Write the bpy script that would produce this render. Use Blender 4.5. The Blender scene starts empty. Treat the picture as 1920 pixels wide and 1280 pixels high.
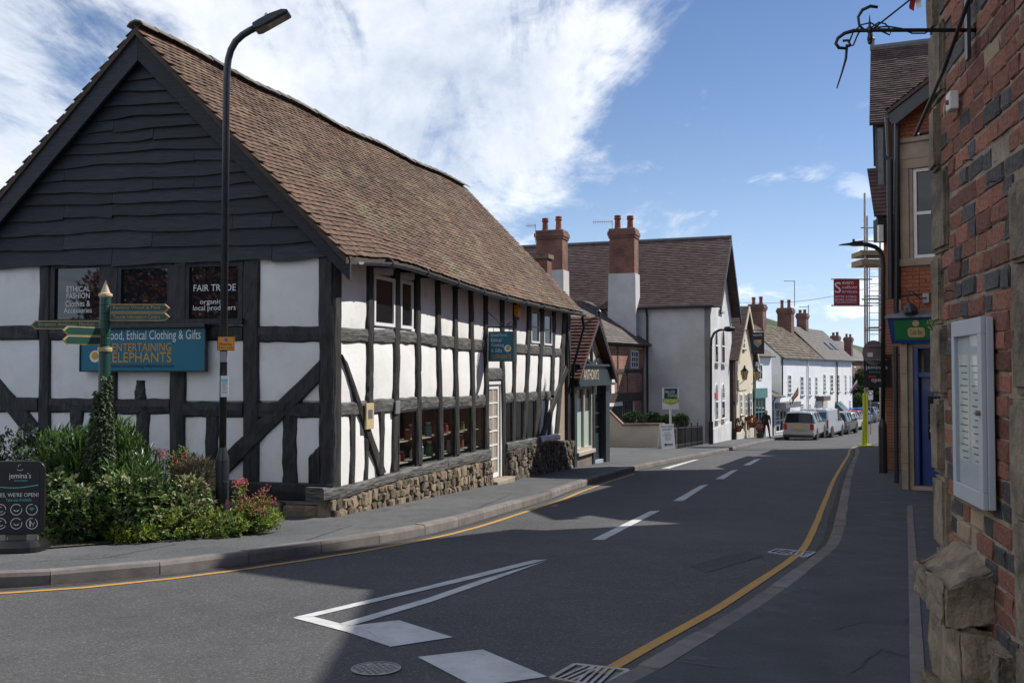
import bpy, bmesh, math, random
from mathutils import Vector, Matrix
random.seed(11)
R = math.radians
scene = bpy.context.scene
# ------------------------------------------------------------------ camera, sky, sun, exposure
FOC = 1750.0                       # focal length in photo pixels (1920 wide)
PITCH = math.atan(55 / FOC)
CAMZ = 1.45
cam = bpy.data.cameras.new('camera')
cam.sensor_width = 36.0
cam.lens = FOC / 1920 * 36
cam.clip_start = 0.05
cam.clip_end = 6000
camo = bpy.data.objects.new('camera', cam)
camo.location = (0, 0, CAMZ)
camo.rotation_euler = (math.pi / 2 + PITCH, 0, 0)
scene.collection.objects.link(camo)
scene.camera = camo
SUN_EL = R(44)
SUN_AZ = (0.93, 0.37)              # horizontal direction towards the sun
l_ = math.hypot(*SUN_AZ); SUN_AZ = (SUN_AZ[0] / l_, SUN_AZ[1] / l_)
sund = Vector((SUN_AZ[0] * math.cos(SUN_EL), SUN_AZ[1] * math.cos(SUN_EL), math.sin(SUN_EL)))
sl = bpy.data.lights.new('sun', 'SUN')
sl.energy = 4.0
sl.angle = R(0.5)
sl.color = (1.0, 0.96, 0.90)
so = bpy.data.objects.new('sun', sl)
so.rotation_euler = sund.to_track_quat('Z', 'Y').to_euler()
so.location = (30, 10, 40)
scene.collection.objects.link(so)
world = bpy.data.worlds.new('World')
scene.world = world
world.use_nodes = True
def build_sky():
    nt = world.node_tree
    N = nt.nodes; L = nt.links
    N.clear()
    out = N.new('ShaderNodeOutputWorld'); bg = N.new('ShaderNodeBackground')
    bg.inputs[1].default_value = 0.15
    sky = N.new('ShaderNodeTexSky'); sky.sky_type = 'NISHITA'; sky.sun_disc = False
    sky.sun_elevation = SUN_EL
    sky.sun_rotation = math.atan2(SUN_AZ[0], SUN_AZ[1])
    sky.air_density = 0.85; sky.dust_density = 0.2; sky.ozone_density = 1.8
    tc = N.new('ShaderNodeTexCoord')
    sep = N.new('ShaderNodeSeparateXYZ'); L.new(tc.outputs['Generated'], sep.inputs[0])
    # project the view direction on a flat cloud layer
    def m(op, a, b=None, c=None):
        n = N.new('ShaderNodeMath'); n.operation = op
        for i, x in enumerate((a, b, c)):
            if x is None: continue
            if isinstance(x, (int, float)): n.inputs[i].default_value = x
            else: L.new(x, n.inputs[i])
        return n.outputs[0]
    zc = m('MAXIMUM', sep.outputs[2], 0.0)
    zz = m('ADD', zc, 0.13)
    px = m('DIVIDE', sep.outputs[0], zz); py = m('DIVIDE', sep.outputs[1], zz)
    cb = N.new('ShaderNodeCombineXYZ'); L.new(px, cb.inputs[0]); L.new(py, cb.inputs[1])
    def noise(loc, scl, rot, sc, det, rough, dist=0.0):
        mp = N.new('ShaderNodeMapping'); mp.inputs['Location'].default_value = loc
        mp.inputs['Scale'].default_value = scl; mp.inputs['Rotation'].default_value = (0, 0, rot)
        L.new(cb.outputs[0], mp.inputs[0])
        n = N.new('ShaderNodeTexNoise'); n.inputs['Scale'].default_value = sc
        n.inputs['Detail'].default_value = det; n.inputs['Roughness'].default_value = rough
        n.inputs['Distortion'].default_value = dist
        L.new(mp.outputs[0], n.inputs['Vector'])
        return n.outputs[0]
    # a bank of streaky cloud covers the left of the sky, its front running roughly along the street
    front = m('SUBTRACT', px, m('MULTIPLY', py, 0.10))
    bias = m('MINIMUM', m('MAXIMUM', m('MULTIPLY', front, -0.24), -0.08), 0.20)
    big = noise((SKYX, SKYY, 0.0), (1, 0.7, 1), 0.5, 0.75, 3, 0.5, 0.2)
    mid = noise((3.1, 0.7, 0), (1.0, 0.32, 1), 0.75, 2.3, 10, 0.64, 0.5)
    fin = noise((0.3, 5.7, 0), (1.0, 0.6, 1), 0.9, 9.0, 7, 0.66, 0.4)
    s = m('ADD', m('MULTIPLY', big, 0.52), m('MULTIPLY', mid, 0.80))
    s = m('ADD', s, m('MULTIPLY', fin, 0.24))
    s = m('ADD', s, bias)
    mr = N.new('ShaderNodeMapRange'); mr.interpolation_type = 'SMOOTHSTEP'
    mr.inputs[1].default_value = SKYLO; mr.inputs[2].default_value = SKYHI
    L.new(s, mr.inputs[0])
    # cloud body: white with soft grey undersides
    gr = N.new('ShaderNodeMapRange'); gr.inputs[1].default_value = 0.34; gr.inputs[2].default_value = 0.64
    L.new(noise((8, 2, 0), (1, 0.45, 1), 0.75, 1.5, 9, 0.66, 0.4), gr.inputs[0])
    cc = N.new('ShaderNodeMix'); cc.data_type = 'RGBA'
    cc.inputs[6].default_value = (2.8, 3.2, 3.9, 1); cc.inputs[7].default_value = (5.3, 5.4, 5.6, 1)
    L.new(gr.outputs[0], cc.inputs[0])
    mx = N.new('ShaderNodeMix'); mx.data_type = 'RGBA'
    L.new(m('MULTIPLY', mr.outputs[0], 0.95), mx.inputs[0])
    dk = N.new('ShaderNodeMix'); dk.data_type = 'RGBA'; dk.blend_type = 'MULTIPLY'; dk.inputs[0].default_value = 1.0; L.new(sky.outputs[0], dk.inputs[6]); dk.inputs[7].default_value = (0.34, 0.42, 0.52, 1)
    L.new(dk.outputs[2], mx.inputs[6]); L.new(cc.outputs[2], mx.inputs[7])
    # small fair-weather puffs low in the sky
    vm = N.new('ShaderNodeMapping'); vm.inputs['Scale'].default_value = (1, 1, 2.6); vm.inputs['Location'].default_value = (PUX, 0.4, 0.1); L.new(tc.outputs['Generated'], vm.inputs[0])
    pn = N.new('ShaderNodeTexNoise'); pn.inputs['Scale'].default_value = 7.5; pn.inputs['Detail'].default_value = 9; pn.inputs['Roughness'].default_value = 0.6; L.new(vm.outputs[0], pn.inputs['Vector'])
    pr = N.new('ShaderNodeMapRange'); pr.interpolation_type = 'SMOOTHSTEP'; pr.inputs[1].default_value = 0.55; pr.inputs[2].default_value = 0.66; L.new(pn.outputs[0], pr.inputs[0])
    lowb = m('MULTIPLY', pr.outputs[0], m('MAXIMUM', m('SUBTRACT', 1.0, m('MULTIPLY', zc, 4.2)), 0.0))
    m2 = N.new('ShaderNodeMix'); m2.data_type = 'RGBA'; L.new(m('MINIMUM', m('MULTIPLY', lowb, 1.3), 0.92), m2.inputs[0]); L.new(mx.outputs[2], m2.inputs[6]); m2.inputs[7].default_value = (6.4, 6.5, 6.7, 1)
    # pale air close to the horizon
    hz = m('POWER', 2.718, m('MULTIPLY', zc, -7.5))
    m3 = N.new('ShaderNodeMix'); m3.data_type = 'RGBA'; L.new(m('MULTIPLY', hz, 0.80), m3.inputs[0]); L.new(m2.outputs[2], m3.inputs[6]); m3.inputs[7].default_value = (3.9, 4.6, 5.5, 1)
    L.new(m3.outputs[2], bg.inputs[0]); L.new(bg.outputs[0], out.inputs[0])
SKYX, SKYY, SKYLO, SKYHI, PUX = 12.3, 2.8, 0.765, 0.96, 7.3
build_sky()
scene.view_settings.view_transform = 'Standard'
scene.view_settings.look = 'None'
scene.view_settings.exposure = 0.52
scene.view_settings.gamma = 1.0
scene.view_settings.use_curve_mapping = False
scene.render.engine = 'CYCLES'

# ------------------------------------------------------------------ measuring helpers
cp, sp_ = math.cos(PITCH), math.sin(PITCH)
def ray(u, v):
    a = (u - 960) / FOC; b = (640 - v) / FOC
    return Vector((a, cp - b * sp_, sp_ + b * cp))
def G(y):                          # street level: falls away from the camera, then flattens
    if y < -20: return 0.0486 * 20
    if y < 60: return -0.0486 * y
    if y < 80: return -2.916 - 0.0486 * (y - 60) + 0.0486 * (y - 60) ** 2 / 40
    return -3.402
def GP(u, v, off=0.0):             # point of the street seen at a photo position
    d = ray(u, v); lo, hi = 0.5, 400.0
    for i in range(60):
        k = (lo + hi) / 2
        if CAMZ + k * d.z > G(k * d.y) + off: lo = k
        else: hi = k
    return Vector((lo * d.x, lo * d.y, CAMZ + lo * d.z))
def PY(u, v, Y):
    d = ray(u, v); k = Y / d.y
    return Vector((k * d.x, Y, CAMZ + k * d.z))
class Fr:                          # a vertical plane with its own a (along), b (up), n (out) axes
    def __init__(s, o, a, n=None, b=(0, 0, 1)):
        s.o = Vector(o) if len(o) == 3 else Vector((o[0], o[1], 0))
        s.a = Vector((a[0], a[1], a[2] if len(a) > 2 else 0)).normalized(); s.b = Vector(b).normalized()
        s.n = Vector(n).normalized() if n else s.a.cross(s.b).normalized()
    def p(s, a, b, d=0.0): return s.o + s.a * a + s.b * b + s.n * d
    def px(s, u, v, d=0.0):
        r = ray(u, v); c = Vector((0, 0, CAMZ)); o = s.o + s.n * d
        k = s.n.dot(o - c) / s.n.dot(r); q = c + r * k - s.o
        return (q.dot(s.a), q.dot(s.b))
    def sh(s, a=0, b=0, d=0): return Fr(s.p(a, b, d), s.a, s.n, s.b)

# ------------------------------------------------------------------ mesh builder and scene helpers
class MB:
    def __init__(s): s.v = []; s.f = []; s.m = []; s.r = []; s.cm = 0; s.cr = 0.5
    def add(s, vs, fs):
        k = len(s.v); s.v += [tuple(x) for x in vs]
        for f in fs: s.f.append([i + k for i in f]); s.m.append(s.cm); s.r.append(s.cr)
        return s
    def hexa(s, p):                # 8 corners: bottom 4 (ccw), top 4
        return s.add(p, [(3, 2, 1, 0), (4, 5, 6, 7), (0, 1, 5, 4), (1, 2, 6, 5), (2, 3, 7, 6), (3, 0, 4, 7)])
    def box(s, lo, hi):
        (x0, y0, z0), (x1, y1, z1) = lo, hi
        return s.hexa([(x0, y0, z0), (x1, y0, z0), (x1, y1, z0), (x0, y1, z0), (x0, y0, z1), (x1, y0, z1), (x1, y1, z1), (x0, y1, z1)])
    def fbox(s, fr, a0, a1, b0, b1, d0, d1):
        return s.hexa([fr.p(a0, b0, d1), fr.p(a1, b0, d1), fr.p(a1, b0, d0), fr.p(a0, b0, d0), fr.p(a0, b1, d1), fr.p(a1, b1, d1), fr.p(a1, b1, d0), fr.p(a0, b1, d0)])
    def prism(s, fr, poly, d0, d1):   # polygon in (a,b) from depth d0 to d1
        ar = sum(poly[i][0] * poly[(i + 1) % len(poly)][1] - poly[(i + 1) % len(poly)][0] * poly[i][1] for i in range(len(poly)))
        if (ar > 0) != (fr.a.cross(fr.b).dot(fr.n) > 0): poly = poly[::-1]
        n = len(poly)
        vs = [fr.p(a, b, d1) for a, b in poly] + [fr.p(a, b, d0) for a, b in poly]
        fs = [tuple(range(n)), tuple(range(2 * n - 1, n - 1, -1))]
        fs += [(i, n + i, n + (i + 1) % n, (i + 1) % n) for i in range(n)]
        return s.add(vs, fs)
    def tube(s, path, r, n=8, caps=True):
        path = [Vector(p) for p in path]; k = len(path)
        rr = r if isinstance(r, (list, tuple)) else [r] * k
        vs = []; prev = None
        for i, p in enumerate(path):
            t = (path[min(i + 1, k - 1)] - path[max(i - 1, 0)])
            if t.length < 1e-9: t = Vector((0, 0, 1))
            t.normalize()
            if prev is None:
                x = t.orthogonal().normalized()
            else:
                x = prev - t * prev.dot(t)
                x = x.normalized() if x.length > 1e-6 else t.orthogonal().normalized()
            prev = x; y = t.cross(x)
            vs += [p + (x * math.cos(2 * math.pi * j / n) + y * math.sin(2 * math.pi * j / n)) * rr[i] for j in range(n)]
        fs = [(i * n + j, i * n + (j + 1) % n, (i + 1) * n + (j + 1) % n, (i + 1) * n + j) for i in range(k - 1) for j in range(n)]
        if caps: fs += [tuple(range(n - 1, -1, -1)), tuple(range((k - 1) * n, k * n))]
        return s.add(vs, fs)
    def lathe(s, c, prof, n=16, ax=(0, 0, 1)):   # prof: (radius, height along ax)
        c = Vector(c); ax = Vector(ax).normalized(); x = ax.orthogonal().normalized(); y = ax.cross(x)
        vs = [c + ax * h + (x * math.cos(2 * math.pi * j / n) + y * math.sin(2 * math.pi * j / n)) * max(r, 1e-4) for r, h in prof for j in range(n)]
        k = len(prof)
        fs = [(i * n + j, i * n + (j + 1) % n, (i + 1) * n + (j + 1) % n, (i + 1) * n + j) for i in range(k - 1) for j in range(n)]
        fs += [tuple(range(n - 1, -1, -1)), tuple(range((k - 1) * n, k * n))]
        return s.add(vs, fs)
    def mesh(s, name, mat, smooth=False):
        me = bpy.data.meshes.new(name); me.from_pydata(s.v, [], s.f)
        for x in (mat if isinstance(mat, (list, tuple)) else [mat]): me.materials.append(MATS[x] if isinstance(x, str) else x)
        if any(s.m): me.polygons.foreach_set('material_index', s.m)
        if smooth: me.polygons.foreach_set('use_smooth', [True] * len(s.f))
        at = me.attributes.new('rnd', 'FLOAT', 'FACE'); at.data.foreach_set('value', s.r)
        me.update()
        return me
    def build(s, name, mat, parent=None, smooth=False, bevel=0, seg=2, local=False):
        return link(name, s.mesh(name, mat, smooth), parent, bevel, seg, local)
COL = scene.collection
def link(name, me, parent=None, bevel=0, seg=2, local=False):
    o = bpy.data.objects.new(name, me); COL.objects.link(o)
    if parent: adopt(o, parent, local)
    if bevel:
        b = o.modifiers.new('bevel', 'BEVEL'); b.width = bevel; b.segments = seg; b.limit_method = 'ANGLE'
    return o
def adopt(o, parent, local=False):
    o.parent = parent
    if not local:
        r = parent
        while r.parent: r = r.parent
        if parent.parent is None: o.matrix_parent_inverse = parent.matrix_basis.inverted()
        else: o.matrix_parent_inverse = Matrix.Identity(4)
def tag(o, label=None, cat=None, group=None, kind=None):
    if label: o['label'] = label
    if cat: o['category'] = cat
    if group: o['group'] = group
    if kind: o['kind'] = kind
    return o
def thing(name, label, cat, loc=(0, 0, 0), rz=0.0, group=None):
    o = bpy.data.objects.new(name, None); COL.objects.link(o); o.empty_display_size = 0.2
    o.location = loc; o.rotation_euler = (0, 0, rz)
    o.matrix_basis = Matrix.Translation(Vector(loc)) @ Matrix.Rotation(rz, 4, 'Z')
    return tag(o, label, cat, group)
def text(s, fr, rect, mat, parent, d=0.004, name='lettering', local=False, ext=0.0015, spacing=1.0, align='CENTER'):
    """lettering fitted to rect (a0,b0,a1,b1) on a plane"""
    cu = bpy.data.curves.new('t', 'FONT'); cu.body = s; cu.extrude = 0.0; cu.resolution_u = 3
    cu.space_character = spacing; cu.align_x = align
    ob = bpy.data.objects.new('t', cu); COL.objects.link(ob)
    dg = bpy.context.evaluated_depsgraph_get()
    me = bpy.data.meshes.new_from_object(ob.evaluated_get(dg))
    bpy.data.objects.remove(ob); bpy.data.curves.remove(cu)
    xs = [v.co.x for v in me.vertices]; ys = [v.co.y for v in me.vertices]
    x0, x1, y0, y1 = min(xs), max(xs), min(ys), max(ys)
    for v in me.vertices:
        a = rect[0] + (v.co.x - x0) / (x1 - x0) * (rect[2] - rect[0])
        b = rect[1] + (v.co.y - y0) / (y1 - y0) * (rect[3] - rect[1])
        v.co = fr.p(a, b, d)
    me.materials.clear(); me.materials.append(MATS[mat])
    me.name = name
    return link(name, me, parent, local=local)
def text_px(s, fr, u0, v0, u1, v1, mat, parent, d=0.004, **k):
    """lettering fitted between two photo corners (left top, right bottom) on a plane"""
    a0, b1 = fr.px(u0, v0, d); a1, b0 = fr.px(u1, v1, d)
    return text(s, fr, (a0, b0, a1, b1), mat, parent, d, **k)

# ------------------------------------------------------------------ materials
MATS = {}
def mat(name, c1, c2=None, rough=0.8, scale=4.0, detail=6, bump=0.0, bscale=None, rnd=0.0, metal=0.0, spec=0.5,
        stretch=(1, 1, 1), lo=0.35, hi=0.65, c3=None, s3=0.7, lo3=0.5, hi3=0.62, bdist=0.02, orand=0.0, coat=0.0, mottle=None, trans=0.0):
    m = bpy.data.materials.new(name); m.use_nodes = True; MATS[name] = m
    N = m.node_tree.nodes; L = m.node_tree.links; b = N['Principled BSDF']
    b.inputs['Roughness'].default_value = rough; b.inputs['Metallic'].default_value = metal
    b.inputs['Specular IOR Level'].default_value = spec
    if coat: b.inputs['Coat Weight'].default_value = coat; b.inputs['Coat Roughness'].default_value = 0.05
    tc = N.new('ShaderNodeTexCoord'); mp = N.new('ShaderNodeMapping'); L.new(tc.outputs['Object'], mp.inputs[0])
    mp.inputs['Scale'].default_value = stretch
    def noise(sc, det=detail):
        n = N.new('ShaderNodeTexNoise'); n.inputs['Scale'].default_value = sc; n.inputs['Detail'].default_value = det
        n.inputs['Roughness'].default_value = 0.62; L.new(mp.outputs[0], n.inputs['Vector']); return n.outputs[0]
    def rng(x, lo, hi):
        r = N.new('ShaderNodeMapRange'); r.inputs[1].default_value = lo; r.inputs[2].default_value = hi; L.new(x, r.inputs[0]); return r.outputs[0]
    def mix(f, a, c):
        x = N.new('ShaderNodeMix'); x.data_type = 'RGBA'; L.new(f, x.inputs[0])
        for i, q in ((6, a), (7, c)):
            if isinstance(q, tuple): x.inputs[i].default_value = (*q, 1)
            else: L.new(q, x.inputs[i])
        return x.outputs[2]
    col = None
    if c2: col = mix(rng(noise(scale), lo, hi), tuple(c1), tuple(c2))
    if c3: col = mix(rng(noise(scale * s3, 8), lo3, hi3), col if col is not None else tuple(c1), tuple(c3))
    if mottle:
        for msc, amp in mottle:
            r = N.new('ShaderNodeMapRange'); r.inputs[1].default_value = 0.3; r.inputs[2].default_value = 0.7; r.inputs[3].default_value = 1 - amp; r.inputs[4].default_value = 1 + amp; L.new(noise(msc, 5), r.inputs[0])
            h = N.new('ShaderNodeHueSaturation'); L.new(r.outputs[0], h.inputs['Value'])
            if col is not None: L.new(col, h.inputs['Color'])
            else: h.inputs['Color'].default_value = (*c1, 1)
            col = h.outputs[0]
    if rnd or orand:
        at = N.new('ShaderNodeAttribute'); at.attribute_name = 'rnd'
        oi = N.new('ShaderNodeObjectInfo')
        ma = N.new('ShaderNodeMath'); ma.operation = 'MULTIPLY_ADD'; L.new(at.outputs['Fac'], ma.inputs[0])
        ma.inputs[1].default_value = 2 * rnd; 
        mo = N.new('ShaderNodeMath'); mo.operation = 'MULTIPLY_ADD'; L.new(oi.outputs['Random'], mo.inputs[0])
        mo.inputs[1].default_value = 2 * orand; mo.inputs[2].default_value = 1 - rnd - orand
        L.new(mo.outputs[0], ma.inputs[2])
        hs = N.new('ShaderNodeHueSaturation'); L.new(ma.outputs[0], hs.inputs['Value'])
        if col is not None: L.new(col, hs.inputs['Color'])
        else: hs.inputs['Color'].default_value = (*c1, 1)
        col = hs.outputs[0]
    if col is None: b.inputs['Base Color'].default_value = (*c1, 1)
    else: L.new(col, b.inputs['Base Color'])
    if bump:
        bp = N.new('ShaderNodeBump'); bp.inputs['Strength'].default_value = bump; bp.inputs['Distance'].default_value = bdist
        L.new(noise(bscale or scale * 3, 8), bp.inputs['Height']); L.new(bp.outputs[0], b.inputs['Normal'])
    if trans:                      # thin leaves let light through
        tb = N.new('ShaderNodeBsdfTranslucent'); ms = N.new('ShaderNodeMixShader'); ms.inputs[0].default_value = trans
        if col is not None: L.new(col, tb.inputs[0])
        L.new(b.outputs[0], ms.inputs[1]); L.new(tb.outputs[0], ms.inputs[2]); L.new(ms.outputs[0], N['Material Output'].inputs[0])
    return m
def brickmat(name, axv, c1, c2, mortar, bw=0.225, bh=0.075, ms=0.01, zs=1.0, bump=0.4, rough=0.85, offs=0.5, patch=None, bd=0.01, var=0.38):
    """courses laid in a plane: u along axv, v up"""
    m = mat(name, c1, c2, rough, scale=1.3)
    N = m.node_tree.nodes; L = m.node_tree.links; b = N['Principled BSDF']
    tc = N.new('ShaderNodeTexCoord')
    dt = N.new('ShaderNodeVectorMath'); dt.operation = 'DOT_PRODUCT'; L.new(tc.outputs['Object'], dt.inputs[0]); dt.inputs[1].default_value = (axv[0], axv[1], 0)
    sx = N.new('ShaderNodeSeparateXYZ'); L.new(tc.outputs['Object'], sx.inputs[0])
    mz = N.new('ShaderNodeMath'); mz.operation = 'MULTIPLY'; L.new(sx.outputs[2], mz.inputs[0]); mz.inputs[1].default_value = zs
    cb = N.new('ShaderNodeCombineXYZ'); L.new(dt.outputs['Value'], cb.inputs[0]); L.new(mz.outputs[0], cb.inputs[1])
    bk = N.new('ShaderNodeTexBrick'); L.new(cb.outputs[0], bk.inputs['Vector'])
    bk.inputs['Scale'].default_value = 1.0; bk.inputs['Brick Width'].default_value = bw; bk.inputs['Row Height'].default_value = bh
    bk.inputs['Mortar Size'].default_value = ms; bk.inputs['Mortar Smooth'].default_value = 0.2; bk.offset = offs
    bk.inputs['Color1'].default_value = (*c1, 1); bk.inputs['Color2'].default_value = (*c2, 1); bk.inputs['Mortar'].default_value = (*mortar, 1)
    nz = N.new('ShaderNodeTexNoise'); nz.inputs['Scale'].default_value = 1.1; nz.inputs['Detail'].default_value = 8; L.new(tc.outputs['Object'], nz.inputs['Vector'])
    mr = N.new('ShaderNodeMapRange'); L.new(nz.outputs[0], mr.inputs[0]); mr.inputs[1].default_value = 0.3; mr.inputs[2].default_value = 0.7; mr.inputs[3].default_value = 1 - var; mr.inputs[4].default_value = 1 + var * 0.9
    hs = N.new('ShaderNodeHueSaturation'); L.new(bk.outputs[0], hs.inputs['Color']); L.new(mr.outputs[0], hs.inputs['Value'])
    col = hs.outputs[0]
    if patch:
        n2 = N.new('ShaderNodeTexNoise'); n2.inputs['Scale'].default_value = 3.0; n2.inputs['Detail'].default_value = 10; L.new(tc.outputs['Object'], n2.inputs['Vector'])
        r2 = N.new('ShaderNodeMapRange'); L.new(n2.outputs[0], r2.inputs[0]); r2.inputs[1].default_value = 0.5; r2.inputs[2].default_value = 0.66
        mx = N.new('ShaderNodeMix'); mx.data_type = 'RGBA'; L.new(r2.outputs[0], mx.inputs[0]); L.new(col, mx.inputs[6]); mx.inputs[7].default_value = (*patch, 1)
        col = mx.outputs[2]
    L.new(col, b.inputs['Base Color'])
    bp = N.new('ShaderNodeBump'); bp.inputs['Strength'].default_value = bump; bp.inputs['Distance'].default_value = bd; bp.invert = True
    L.new(bk.outputs['Fac'], bp.inputs['Height']); L.new(bp.outputs[0], b.inputs['Normal'])
    return m
def glassmat(name, tint, rough=0.03, spec=0.6):
    return mat(name, tint, None, rough, spec=spec)
def clearglass(name, amount=0.12, ior=1.5):
    m = bpy.data.materials.new(name); m.use_nodes = True; MATS[name] = m
    N = m.node_tree.nodes; L = m.node_tree.links; N.remove(N['Principled BSDF'])
    t = N.new('ShaderNodeBsdfTransparent'); t.inputs[0].default_value = (0.93, 0.95, 0.94, 1)
    g = N.new('ShaderNodeBsdfGlossy'); g.inputs['Roughness'].default_value = 0.02
    lw = N.new('ShaderNodeFresnel'); lw.inputs[0].default_value = ior
    ad = N.new('ShaderNodeMath'); ad.operation = 'ADD'; L.new(lw.outputs[0], ad.inputs[0]); ad.inputs[1].default_value = amount
    mx = N.new('ShaderNodeMixShader')
    ge = N.new('ShaderNodeNewGeometry'); iv = N.new('ShaderNodeMath'); iv.operation = 'SUBTRACT'; iv.inputs[0].default_value = 1.0; L.new(ge.outputs['Backfacing'], iv.inputs[1])
    mu = N.new('ShaderNodeMath'); mu.operation = 'MULTIPLY'; L.new(ad.outputs[0], mu.inputs[0]); L.new(iv.outputs[0], mu.inputs[1])
    L.new(mu.outputs[0], mx.inputs[0]); L.new(t.outputs[0], mx.inputs[1]); L.new(g.outputs[0], mx.inputs[2])
    L.new(mx.outputs[0], N['Material Output'].inputs[0])
    return m
mat('asphalt', (0.056, 0.055, 0.056), (0.078, 0.076, 0.075), 0.86, scale=0.45, bump=0.9, bscale=60, bdist=0.012, c3=(0.15, 0.145, 0.14), s3=110, lo3=0.56, hi3=0.66, mottle=[(26, 0.22), (2.6, 0.12), (60, 0.3)])
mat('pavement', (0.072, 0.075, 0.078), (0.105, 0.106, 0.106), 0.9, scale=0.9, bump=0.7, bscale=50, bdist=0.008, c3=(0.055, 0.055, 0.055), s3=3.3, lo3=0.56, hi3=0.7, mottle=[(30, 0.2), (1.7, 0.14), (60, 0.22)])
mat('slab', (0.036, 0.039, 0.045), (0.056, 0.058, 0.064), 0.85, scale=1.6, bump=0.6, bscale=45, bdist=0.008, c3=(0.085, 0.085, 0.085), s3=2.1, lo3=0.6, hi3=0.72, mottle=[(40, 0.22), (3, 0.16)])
mat('kerb', (0.13, 0.115, 0.105), (0.19, 0.17, 0.155), 0.9, scale=5, bump=0.4, bscale=60, bdist=0.005, orand=0.15)
mat('earth', (0.06, 0.05, 0.03), (0.08, 0.09, 0.04), 0.95, scale=0.2)
mat('white_paint', (0.42, 0.42, 0.41), (0.6, 0.6, 0.58), 0.8, scale=3, bump=0.3, bscale=120, bdist=0.004, c3=(0.2, 0.2, 0.2), s3=7, lo3=0.6, hi3=0.78)
mat('yellow_paint', (0.50, 0.27, 0.045), (0.42, 0.25, 0.07), 0.8, scale=4, c3=(0.2, 0.14, 0.07), s3=8, lo3=0.56, hi3=0.72)
mat('black_timber', (0.009, 0.010, 0.013), (0.032, 0.034, 0.040), 0.55, scale=26, bump=0.9, bscale=50, bdist=0.02, spec=0.4, stretch=(0.5, 0.5, 0.14))
mat('post_timber', (0.011, 0.011, 0.011), (0.050, 0.048, 0.045), 0.65, scale=34, bump=0.9, bscale=60, bdist=0.02, spec=0.35, stretch=(1, 1, 0.10), c3=(0.090, 0.087, 0.081), s3=0.5, lo3=0.56, hi3=0.75)
mat('weather_timber', (0.035, 0.034, 0.033), (0.15, 0.145, 0.136), 0.7, scale=34, bump=0.9, bscale=60, bdist=0.02, spec=0.35, stretch=(0.12, 0.12, 1), c3=(0.2, 0.193, 0.18), s3=0.5, lo3=0.55, hi3=0.78)
mat('board', (0.014, 0.017, 0.023), (0.036, 0.041, 0.051), 0.6, scale=4, bump=0.7, bscale=9, stretch=(1.0, 1.0, 16), bdist=0.015, spec=0.4, orand=0.33)
mat('plaster', (0.76, 0.75, 0.73), (0.84, 0.835, 0.82), 0.85, scale=1.8, bump=0.35, bscale=7, bdist=0.02, c3=(0.60, 0.57, 0.51), s3=0.9, lo3=0.54, hi3=0.84)
mat('tile', (0.110, 0.062, 0.039), (0.195, 0.115, 0.072), 0.9, scale=2.2, bump=0.5, bscale=40, bdist=0.006, rnd=0.28, orand=0.14, c3=(0.165, 0.145, 0.085), s3=0.5, lo3=0.5, hi3=0.72, mottle=[(0.7, 0.22)])
mat('ridge_tile', (0.14, 0.125, 0.10), (0.22, 0.20, 0.165), 0.9, scale=5, bump=0.5, bscale=40, bdist=0.008, orand=0.2)
mat('dark_tile', (0.060, 0.036, 0.034), (0.105, 0.066, 0.056), 0.85, scale=2.0, bump=0.4, bscale=40, bdist=0.006, rnd=0.25, orand=0.12)
mat('rubble', (0.20, 0.15, 0.10), (0.34, 0.26, 0.175), 0.9, scale=6, bump=0.8, bscale=18, bdist=0.03, orand=0.45, c3=(0.12, 0.105, 0.09), s3=0.6, lo3=0.5, hi3=0.65)
mat('dark_rubble', (0.065, 0.058, 0.05), (0.15, 0.125, 0.10), 0.9, scale=6, bump=0.8, bscale=18, bdist=0.03, orand=0.4)
mat('old_mortar', (0.232, 0.181, 0.133), (0.341, 0.268, 0.200), 0.95, scale=9, bump=0.9, bscale=45, bdist=0.012, c3=(0.131, 0.109, 0.087), s3=0.6, lo3=0.5, hi3=0.66)
mat('mortar', (0.28, 0.22, 0.165), (0.36, 0.29, 0.22), 0.95, scale=12, bump=0.6, bscale=50, bdist=0.01)
mat('sandstone', (0.174, 0.134, 0.094), (0.282, 0.222, 0.158), 0.92, scale=5, bump=1.0, bscale=22, bdist=0.025, c3=(0.072, 0.064, 0.054), s3=0.9, lo3=0.5, hi3=0.68, orand=0.2, mottle=[(14, 0.2)])
mat('dressed_stone', (0.27, 0.215, 0.155), (0.36, 0.295, 0.22), 0.85, scale=3, bump=0.25, bscale=40, bdist=0.008, c3=(0.15, 0.125, 0.10), s3=0.6, lo3=0.55, hi3=0.75)
mat('red_brick', (0.196, 0.076, 0.050), (0.304, 0.124, 0.081), 0.9, scale=14, bump=1.0, bscale=40, bdist=0.015, orand=0.42, c3=(0.101, 0.057, 0.049), s3=1.1, lo3=0.5, hi3=0.66, mottle=[(45, 0.25)])
mat('burnt_brick', (0.039, 0.039, 0.046), (0.098, 0.083, 0.078), 0.75, scale=12, bump=1.0, bscale=40, bdist=0.015, orand=0.35, c3=(0.127, 0.063, 0.048), s3=1.0, lo3=0.56, hi3=0.7, mottle=[(45, 0.25)])
mat('buff_brick', (0.26, 0.185, 0.115), (0.33, 0.25, 0.17), 0.88, scale=12, bump=0.6, bscale=50, bdist=0.01, orand=0.2)
mat('orange_brick', (0.27, 0.085, 0.045), (0.37, 0.135, 0.07), 0.85, scale=10, bump=0.4, bscale=50, bdist=0.006, orand=0.2)
mat('lead', (0.10, 0.105, 0.115), (0.16, 0.165, 0.175), 0.55, scale=8)
mat('black_metal', (0.011, 0.013, 0.016), (0.022, 0.024, 0.028), 0.38, scale=14, bump=0.15, bscale=30, bdist=0.004)
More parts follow.
